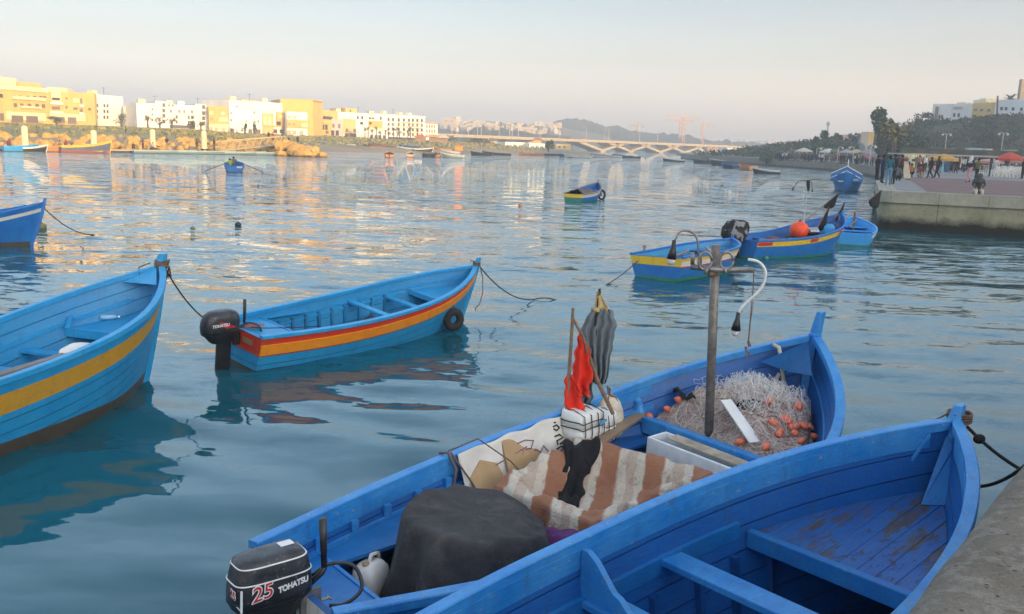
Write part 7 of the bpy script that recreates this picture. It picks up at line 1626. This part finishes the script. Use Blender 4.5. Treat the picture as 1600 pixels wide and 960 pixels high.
# easel / sign board, cart
es = thing('sandwich_board', 'pale folding board standing on the plaza right of the quay group', 'board', on(1412, 279), R(30)); b = MB(); b.add([(-.4, -.3, 0), (.4, -.3, 0), (.3, 0, 1.25), (-.3, 0, 1.25)], [(0, 1, 2, 3)]); b.add([(-.4, .3, 0), (.4, .3, 0), (.3, .02, 1.25), (-.3, .02, 1.25)], [(3, 2, 1, 0)]); b.build('panel', simple('board_beige', (.40,.36,.26)), es, solid=.03)
ct = thing('bicycle', 'dark bicycle lying by the seated people on the plaza', 'bicycle', on(1446, 277), R(10))
for x in (-.5, .5): b = MB(); b.tube([(x+.33*cos(q), 0, .33+.33*sin(q)) for q in [2*pi*k/16 for k in range(17)]], .025, 5, cap=False); b.build('wheel', M_black, ct)
b = MB(); b.tube([(-.5, 0, .33), (-.1, 0, .75), (.38, 0, .78), (.5, 0, .33)], .025, 5); b.tube([(-.1, 0, .75), (0, 0, .33), (.38, 0, .75)], .02, 5); b.tube([(.38, -.25, .95), (.38, 0, .85), (.38, .25, .95)], .02, 5); b.build('frame', P_dark, ct); b = MB(); b.ball((-.14, 0, .85), (.13, .07, .04), 8, 5); b.build('saddle', M_black, ct)
# parasols
def parasol(label, px, py, D, r, h, col, name='parasol'):
    p = aty(px, py, D); t = thing(name, label, 'parasol', (p.x, D, 1.85), .3); H_ = p.z-1.85; b = MB(); b.tube([(0, 0, 0), (0, 0, H_+h)], .05, 7); b.build('pole', M_pole, t)
    b = MB(); n_ = 8; rings = [[(rr*cos(2*pi*k/n_), rr*sin(2*pi*k/n_), H_+z) for k in range(n_)] for rr, z in ((r, -.22), (r, 0), (r*.55, h*.6), (.06, h))]; b.loft(rings, cap=False); b.build('canopy', cloth(col), t, solid=.02); return t
parasol('wide mustard yellow parasol over the plaza stall', 1474, 248.5, 92, 1.42, .5, (.50,.28,.06)); parasol('bright red parasol at the right of the terrace', 1578, 248, 92, 1.3, .62, (.48,.07,.035)); parasol('flat faded pink parasol left of the red one', 1546, 252.5, 92, 1.4, .26, (.45,.25,.20)); parasol('small pale parasol right at the frame edge', 1600, 253, 96, 1.3, .3, (.40,.25,.20))
# terrace chairs and rail
ch = thing('plastic_chair', 'white plastic armchair on the quay terrace', 'chair'); M_chair = simple('chair_white', (.72,.70,.62), rough=.5)
b = MB(); b.box((0, 0, .42), (.46, .46, .04)); b.build('seat', M_chair, ch)
b = MB()
for y in (-.2, -.1, 0, .1, .2): b.bar((-.22, y, .44), (-.32, y, .86), .05, .03)
b.bar((-.32, -.24, .87), (-.32, .24, .87), .05, .06); b.build('backrest', M_chair, ch)
for x, y in ((-.2, -.2), (-.2, .2), (.2, -.2), (.2, .2)): b = MB(); b.bar((x, y, 0), (x*.95, y*.95, .42), .05); b.build('leg', M_chair, ch)
for s in (-1, 1): b = MB(); b.bar((-.26, s*.25, .66), (.2, s*.25, .64), .06, .03); b.bar((.2, s*.25, .64), (.2, s*.22, .40), .05); b.build('armrest', M_chair, ch)
k = 0
for r_ in range(4):
    for c in range(6):
        o = ch if k == 0 else copy_tree(ch); px = 1553+c*8.2+r_*2.5; p = on(px, 277-r_*2.2+.03*(px-1553)); o.location = p; o.rotation_euler = (0, 0, R(120+53*k % 360)); tag(o, 'white plastic armchair on the quay terrace', 'chair', 'white chairs of the quay terrace'); k += 1
for c, (px, py) in enumerate(((1560, 268), (1577, 269), (1592, 270))):
    t = thing('cafe_table', ('left', 'middle', 'right')[c]+' of three pale round tables among the terrace chairs', 'table', on(px, py+3), 0); b = MB(); b.lathe([(.45, .70), (.45, .73)], n=16); b.build('table_top', M_chair, t); b = MB(); b.tube([(0, 0, 0), (0, 0, .7)], .05, 7); b.lathe([(.25, 0), (.22, .03)], n=12); b.build('pedestal', M_chair, t)
rl = thing('white_railing', 'white metal railing in front of the terrace chairs', 'railing', on(1527, 274), 0); q = Vector(on(1606, 279))-Vector(on(1527, 274)); b = MB()
for z in (.5, .98): b.bar(Vector((0, 0, z)), q+Vector((0, 0, z)), .05)
for i in range(25): b.bar(q*(i/24), q*(i/24)+Vector((0, 0, 1.0)), .035)
b.build('bars', M_chair, rl)
# lamp posts
def lamp_post(label, px, ytop, ybase, z0, heads, D=None):
    p = at(px, ybase, z0) if D is None else aty(px, ybase, D); z0 = p.z; t = thing('lamp_post', label, 'street lamp', p, 0, 'double and single globe lamps'); d2 = hypot(p.x, p.y); h = (ybase-ytop)*d2/FOC*1.02
    b = MB(); b.tube([(0, 0, 0), (0, 0, h*.5), (0, 0, h)], [.11, .08, .06], 8); b.build('pole', M_pole, t, smooth=True)
    for s in heads:
        b = MB(); b.tube([(0, 0, h-.3), (s*.25, 0, h+.15), (s*.65, 0, h+.2), (s*.8, 0, h+.02)], .045, 6); b.build('arm', M_pole, t, smooth=True)
        b = MB(); b.lathe([(.05, .0), (.20, -.10), (.24, -.22), (.18, -.36), (.03, -.42)], (s*.8, 0, h+.06), 12); b.build('globe', simple('lamp_globe', (.66,.62,.52), rough=.4), t, smooth=True)
lamp_post('white lamp post with one globe right of the quay group', 1421, 230, 258, 1.85, (-1,)); lamp_post('white lamp post with one globe in the middle of the plaza', 1507, 229, 256, 1.85, (-1,)); lamp_post('tall lamp post with two globes before the green hillside at right', 1564, 214, 240, 4, (-1, 1), 170); lamp_post('faint lamp post with two globes before the hillside centre', 1476, 214, 238, 4, (-1, 1), 185)
for px, yt, yb, hd_, lb in ((1371, 232, 256, (-1, 1), 'lamp post beside the smoke'), (1358, 232, 258, (1,), 'lamp post left of the smoke'), (1332, 233, 256, (-1,), 'third lamp post left of the quay group'), (1308, 233, 254, (1,), 'fourth lamp post left of the quay group'), (1287, 234, 252, (-1,), 'lamp post among the promenade trees'), (1275, 234, 251, (1,), 'lamp post left of the promenade trees'), (1259, 237, 250, (-1,), 'small lamp post on the far promenade'), (1247, 238, 250, (1,), 'smallest lamp post on the far promenade')): lamp_post('thin '+lb, px, yt, yb, 1.8, hd_)
# cafe strip with flat roof, stall, parked vehicles on the terrace road
cf = thing('cafe_pavilion', 'long low cafe with thin pale flat roof under the hillside', 'cafe', aty(1500, 262, 128), 0); cx0, cx1 = aty(1413, 250, 128).x-cf.location.x, aty(1625, 250, 128).x-cf.location.x; zt_ = aty(1500, 243.5, 128).z-cf.location.z
b = MB(); b.box(((cx0+cx1)/2, 2, zt_), (cx1-cx0, 8, .22)); b.build('roof', W_grey, cf); b = MB(); b.box(((cx0+cx1)/2, 5.5, zt_/2-.2), (cx1-cx0-1, .3, zt_)); b.build('back_wall', simple('cafe_wall', (.16,.13,.11)), cf)
for k_ in range(9): x = cx0+.4+(cx1-cx0-.8)*k_/8; b = MB(); b.box((x, -1.5, zt_/2-.1), (.16, .16, zt_-.2)); b.build('post', M_pole, cf)
st = thing('food_stall', 'pale yellow lit food stall beneath the cafe roof', 'stall', (aty(1430, 262, 118).x, 118, 1.84), 0); b = MB(); b.box((0, 0, .5), (3.0, 1.2, 1.0)); b.build('counter', simple('stall_yellow', (.55,.52,.20)), st); b = MB(); b.box((0, .6, 1.62), (2.8, .3, .6)); b.build('sign_panel', simple('stall_sign', (.6,.56,.3), var=.6, scale=2), st)
st2 = thing('food_stall', 'white and pink stall side behind the mustard parasol', 'stall', (aty(1457, 262, 118).x, 118, 1.84), 0); b = MB(); b.box((0, 0, .9), (1.4, 1.2, 1.8)); b.build('wall', simple('stall_pink', (.55,.40,.36)), st2); b = MB(); b.box((0, -.61, 1.2), (1.0, .06, .5)); b.build('hatch', M_glass, st2)
tw = sheet('terrace_road', [[tuple(aty(1405, 241.5, 139)), tuple(aty(1640, 243, 139))], [tuple(aty(1405, 240.5, 168)), tuple(aty(1640, 241, 168))]], M_hillgr)
for rr in tw.data.vertices: pass
rw = thing('terrace_wall', 'low grey retaining wall behind the cafe roof', 'wall', aty(1405, 248, 138.9), 0); d_ = aty(1640, 248, 138.9)-aty(1405, 248, 138.9); b = MB(); b.box((d_.x/2, .1, .2), (d_.x, .3, 3.0)); b.build('face', simple('old_terrace_wall', (.075,.075,.05), rough=.95, var=.6, scale=.6), rw)
def roof_unit(label, px, w, h, col, hole=True):
    p = aty(px, 241.5, 139.6); k = 139.6/FOC; t = thing('roof_cabinet', label, 'cabinet', (p.x, 139.6, p.z-.3), .05); W_, H_ = w*k, h*k
    b = MB(); b.box((0, 0, H_/2+.3), (W_, 1.0, H_)); b.box((0, 0, H_+.33), (W_+.12, 1.12, .06)); b.build('body', simple('cabinet_%d' % px, col, rough=.6, var=.15), t, bevel=.02)
    b = MB(); b.box((0, -.505, .3+H_*.5), (W_*(.45 if hole else .9), .03, H_*.45)); b.build('grille', M_glass if hole else W_grey, t)
    for sx in (-1, 1): b = MB(); b.box((sx*W_*.4, 0, .15), (.1, .8, .3)); b.build('foot', M_black, t)
roof_unit('small white cabinet with dark opening on the terrace wall, leftmost', 1444, 11, 7, (.6,.6,.58)); roof_unit('narrow grey cabinet on the terrace wall, second from left', 1468, 6, 7, (.34,.35,.35), False); roof_unit('grey cabinet in the middle of the terrace wall', 1483, 11, 8, (.30,.34,.36), False); roof_unit('long pale blue cabinet on the terrace wall', 1521, 22, 9, (.36,.47,.54), False); roof_unit('white cabinet right of the long pale blue one', 1541, 12, 8, (.58,.58,.56), False); roof_unit('low pale cabinet at the right of the terrace wall', 1578, 16, 6, (.40,.41,.38))
# ---- hillside vegetation
def hill_at(px, py):          # where a sight line meets the hill
    d = ray(px, py)
    for i in range(60, 420):
        p = CAM+d*(i/d.y)
        if p.z < hill_h(p.x, p.y): return p
    return None
rg = random.Random(21)
def scrub():
    b = MB()
    for _ in range(30000):
        px = rg.uniform(1385, 1650); t_ = rg.random(); py = 193-.05*(px-1400)+t_*55
        p = hill_at(px, py) if False else None
    return b
b = MB(); cnt = 0
for _ in range(5200):
    u_ = rg.uniform(-75, 75); v_ = rg.uniform(-2, 36); x = 104-.66*u_+.75*v_; y = 215+.75*u_+.66*v_
    g_ = mn.noise(Vector((x*.12, y*.12, 5)))
    if g_ < -.25: continue
    z = hill_h(x, y); s = rg.uniform(.5, 1.3)*(1+.6*g_)
    for q in range(7):
        c = Vector((x+rg.gauss(0, s*.6), y+rg.gauss(0, s*.6), z+rg.uniform(.1, 1.1)*s)); a = Vector((rg.gauss(0, 1), rg.gauss(0, 1), rg.gauss(0, 1))).normalized(); e = a.cross(Vector((rg.random(), rg.random(), rg.random()))).normalized(); l = s*rg.uniform(.18, .42)
        b.add([c-a*l, c+e*l*.6, c+a*l, c-e*l*.6], [(0, 1, 2, 3)])
sc = b.build('undergrowth', leaf_mat('leaf_scrub', (.022,.042,.014), (.095,.105,.04))); tag(sc, 'dense green and brown scrub covering the hillside', kind='stuff')
for k, (px, py, r_, m_, lb) in enumerate(((1425, 226, 2.6, L_mid, 'light green bush low on the hillside behind the first plaza lamp'), (1452, 224, 3.0, L_mid, 'broad green bush on the hillside above the white van'), (1490, 222, 3.2, L_mid, 'green bush on the hillside above the blue grey van'), (1545, 226, 2.8, L_dark, 'dark bush on the hillside above the white truck'), (1590, 215, 3.4, L_mid, 'bush on the hillside at the right edge'), (1440, 205, 2.8, L_dark, 'dark bush high on the hillside below the white wall'), (1530, 205, 2.6, L_dark, 'dark bush on the upper hillside centre'))):
    p = hill_at(px, py) or aty(px, py, 210); t = thing('bush', lb, 'bush', (p.x, p.y, p.z-.3), 0, 'bushes on the hillside'); b = MB(); crown_mesh(b, (0, 0, r_*.5), (r_*1.2, r_*1.1, r_*.7), 420, .33, 100+k); b.build('foliage', m_, t); b = MB(); b.tube([(0, 0, -.3), (0, 0, r_*.5)], .12, 6); b.build('stem', M_bark, t)
def rtree(label, px, ytop, ybase, D, w, mat, seed, n_=1300, leaf=.34, **kw):
    p0, p1 = aty(px, ybase, D), aty(px, ytop, D); h = p1.z-p0.z+.8; r = w*D/FOC/2; return tree(label, (p0.x, D, p0.z-.8), h, (r, r*.9, min(h*.42, r*1.3)), mat, seed, n_, leaf, **kw)
rtree('tall dark rounded tree at the left foot of the hill', 1377, 187, 250, 180, 44, L_dark, 71, 3000, .36); rtree('paler green tree behind the tall dark one', 1409, 192, 236, 205, 36, L_olive, 72, 1500, .4); rtree('dark tree below the tall dark one by the palms', 1392, 212, 256, 172, 56, L_dark, 73, 2200, .36); rtree('flat topped umbrella pine on the hill crest', 1441, 183.5, 200, 262, 28, L_dark, 74, 900, .4); rtree('dark tree filling the gap below the hill crest', 1425, 206, 245, 195, 40, L_dark, 75, 1300, .4)
for k, (px, yt, yb, w, lb) in enumerate(((1290, 211, 250, 24, 'highest rounded tree in the far promenade row'), (1275, 222, 250, 16, 'leftmost tree in the far promenade row'), (1305, 217, 250, 22, 'second tree in the far promenade row'), (1322, 222, 252, 26, 'third tree in the far promenade row'), (1342, 225, 252, 26, 'fourth tree in the far promenade row'), (1358, 228, 254, 22, 'dark tree beside the smoke'), (1262, 236, 249, 18, 'low dark hedge tree left of the promenade row'), (1225, 238, 248, 26, 'low tree far out on the promenade'), (1198, 241, 248, 26, 'lowest tree far out on the promenade'))): rtree(lb, px, yt, yb, 225, w, L_dark if k % 2 else L_mid, 80+k, 700, .42, group='trees along the far promenade')
p = aty(1379, 248, 160); palm('golden green palm in front of the dark tree, left one', (p.x, 160, 1.8), 6.4, 2.3, L_pgold, 91, group='palms before the hill'); p = aty(1396, 248, 158); palm('palm with hanging brown fronds, right of the golden one', (p.x, 158, 1.8), 5.0, 2.3, L_pgold, 92, group='palms before the hill'); p = aty(1392, 248, 165); palm('tall palm behind the two golden palms', (p.x, 165, 1.8), 7.0, 2.4, L_palm, 95, group='palms before the hill')
p = aty(1578, 163, 262); palm('bushy palm on the hilltop above the long white house', (p.x, 262, p.z-2), 3.2, 2.6, L_dark, 93, nf=40)
# ---- hilltop houses
W_shade = wallpaint('render_white_shaded', (.70,.72,.73)); W_stone = wallpaint('old_stone_wall', (.24,.20,.15)); GH = 'houses on the hilltop'  # W_shade: white render with the bluish shade of these fronts put into its colour
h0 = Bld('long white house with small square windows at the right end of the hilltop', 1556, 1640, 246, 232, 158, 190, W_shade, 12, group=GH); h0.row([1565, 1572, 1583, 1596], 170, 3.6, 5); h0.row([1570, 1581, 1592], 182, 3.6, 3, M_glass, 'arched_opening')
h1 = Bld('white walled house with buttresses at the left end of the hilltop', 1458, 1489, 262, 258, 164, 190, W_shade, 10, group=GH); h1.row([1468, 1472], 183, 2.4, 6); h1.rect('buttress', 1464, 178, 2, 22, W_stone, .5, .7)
h2 = Bld('pale house with wide loggia left of the ochre hilltop house', 1487, 1520, 258, 254, 164, 186, W_pale, 10, group=GH); h2.row([1491, 1498], 180, 3, 6); h2.rect('loggia', 1497, 169, 14, 4, W_grey, .2, .4)
h3 = Bld('weathered ochre house with rooftop rooms on the hilltop', 1520, 1557, 254, 246, 163, 184, W_sand, 10, group=GH); h3.row([1524, 1534, 1545], 172, 4, 4, M_glassl); top_block(h3, 1527, 1536, 154, W_cream, 1); top_block(h3, 1512, 1524, 156, W_pale, 2); top_block(h3, 1521, 1543, 160, W_cream, .5)
top_block(h2, 1493, 1508, 160, W_cream, 1)
h4 = Bld('low white house behind the umbrella pine', 1418, 1458, 268, 264, 194, 203, W_pale, 8, group=GH); h4.row([1428], 198, 6, 4, M_glass, 'arched_opening'); h4.row([1440, 1450], 198, 3, 3)
mw = Bld('long old stone wall along the crest of the hill', 1420, 1640, 258, 224, 201, 203, W_stone, 1.0, 'boundary_wall', 'wall', parapet=False); 
mt_ = Bld('tall slim tower at the right edge above the hilltop houses', 1597, 1612, 300, 300, 125, 160, W_stone, 1.6, 'tower', 'tower'); mt_.row([1599, 1603], 135, 1, 3); mt_.row([1599, 1603], 145, 1, 3)
h5 = Bld('golden lit yellow house corner behind the dark tree', 1358, 1366, 240, 241, 208, 226, W_ochre, 2.5, group=GH, zbase=2); h6 = Bld('pinkish white house with scaffold above the promenade trees', 1318, 1340, 262, 262, 212, 224, W_pink, 8, group=GH, zbase=2); h6.rect('dark_panel', 1331, 214.5, 9, 6, M_glass, .3, .4)
h7 = Bld('cream low house between the promenade trees and the yellow house', 1340, 1356, 262, 262, 219, 230, W_cream, 8, group=GH, zbase=2); h7.row([1345, 1351], 223, 3, 3)
for k, (px, yt, yb, D, lb) in enumerate(((1294, 194, 212, 262, 'thin mast with a disc rising over the promenade trees'), (1442, 175, 186, 262, 'thin pole above the umbrella pine'), (1559, 150, 186, 244, 'tall brown timber pole before the hilltop houses'))):
    a, c = aty(px, yb, D), aty(px, yt, D); t = thing('mast_pole', lb, 'pole', a, 0); b = MB(); b.tube([(0, 0, -3), c-a], .12 if k < 2 else .22, 6); b.build('pole', M_bark, t)
    if k == 0: b = MB(); b.ball(c-a, (.5, .2, .7), 10, 6); b.build('disc', W_grey, t)
# ---- crowd, stalls and smoke of the far promenade
cols = [('dark', BLK, BLK), ('navy', NVY, BLK), ('white topped', WHT, NVY), ('brown', BRN, BLK), ('grey', GRY, GRY), ('red topped', RED_, BLK)]
for i in range(84):
    t_ = (i*.618034) % 1; px = 1206+t_*158; y0 = np.interp(px, [1200, 1289, 1352], [252.0, 255.5, 259.5]); c = cols[(i*5+i//7) % 6]; q = at(px, y0-rg.uniform(0, 4.2), 1.75)
    person('%s figure in the crowd on the far promenade' % c[0], (q.x+.8, q.y, 1.74), rg.uniform(0, 6), ('stand', 'walk', 'talk')[i % 3], c[1], c[2], detail=False, group='crowd on the far promenade', scale=rg.uniform(.95, 1.1))
for i in range(60):
    px = 1395+((i*.618034) % 1)*200; c = cols[(i*5+2) % 6]; q = at(px, 263.5+.012*(px-1395)+rg.uniform(0, 4), 1.84)
    person('%s figure in the crowd before the plaza cafe' % c[0], (q.x, q.y, 1.83), rg.uniform(0, 6), ('stand', 'walk', 'talk')[i % 3], c[1], c[2], detail=False, group='crowd before the cafe', scale=rg.uniform(.95, 1.08))
for k, (px, c, lb) in enumerate(((1243, (.5,.47,.36), 'cream market tent far along the promenade'), (1283, (.6,.56,.5), 'white market tent right of the cream one'), (1293, (.08,.12,.06), 'dark green market tent behind the white one'), (1326, (.42,.36,.22), 'tan market tent under the promenade trees'), (1311, (.3,.3,.32), 'grey market tent among the crowd'), (1343, (.25,.10,.07), 'maroon market tent near the smoke'))):
    y0 = np.interp(px, [1200, 1289, 1352], [250, 253, 256]); q = at(px, y0-1, 1.75); t = thing('market_tent', lb, 'tent', (q.x+3, q.y+4, 1.75), .3*k); b = MB(); b.loft([[(x*s_, y*s_, z) for x, y in ((-1.6, -1.6), (1.6, -1.6), (1.6, 1.6), (-1.6, 1.6))] for z, s_ in ((1.9, 1), (2.15, 1), (2.9, .12))]); b.build('canopy', cloth(c), t)
    for x, y in ((-1.5, -1.5), (1.5, -1.5), (1.5, 1.5), (-1.5, 1.5)): b = MB(); b.bar((x, y, 0), (x, y, 1.95), .08); b.build('leg', M_pole, t)
sm = MB(); a = aty(1369, 254, 150)
for j, (dx, dz, r_) in enumerate(((0, 0, .7), (-.6, .8, .9), (-1.3, 1.7, 1.1), (-2.1, 2.7, 1.25), (-2.6, 3.7, 1.3), (-2.8, 4.6, 1.1))): pass
sm.tube([(dx, .3*sin(dz), dz) for dx, dz in ((.3, -.3), (-.3, .6), (-1.1, 1.5), (-1.9, 2.4), (-2.4, 3.4), (-2.5, 4.4), (-2.9, 5.3))], [.5, .8, 1.0, 1.1, 1.1, .9, .4], 10)
m = bpy.data.materials.new('smoke_blue'); m.use_nodes = True; nn = m.node_tree.nodes; nn.clear(); oo = nn.new('ShaderNodeOutputMaterial'); vp = nn.new('ShaderNodeVolumePrincipled'); vp.inputs['Color'].default_value = (.75,.85,.95,1); vp.inputs['Density'].default_value = .16; m.node_tree.links.new(vp.outputs[0], oo.inputs['Volume'])
so_ = sm.build('smoke', m, smooth=True); so_.location = a; tag(so_, 'thin bluish smoke drifting from a grill behind the quay group', kind='stuff')
# stones and small things on the river wall
for k, (px, py, s) in enumerate(((1252, 263.5, .5), (1302, 270, .5))): q = at(px, py-5, 1.8)
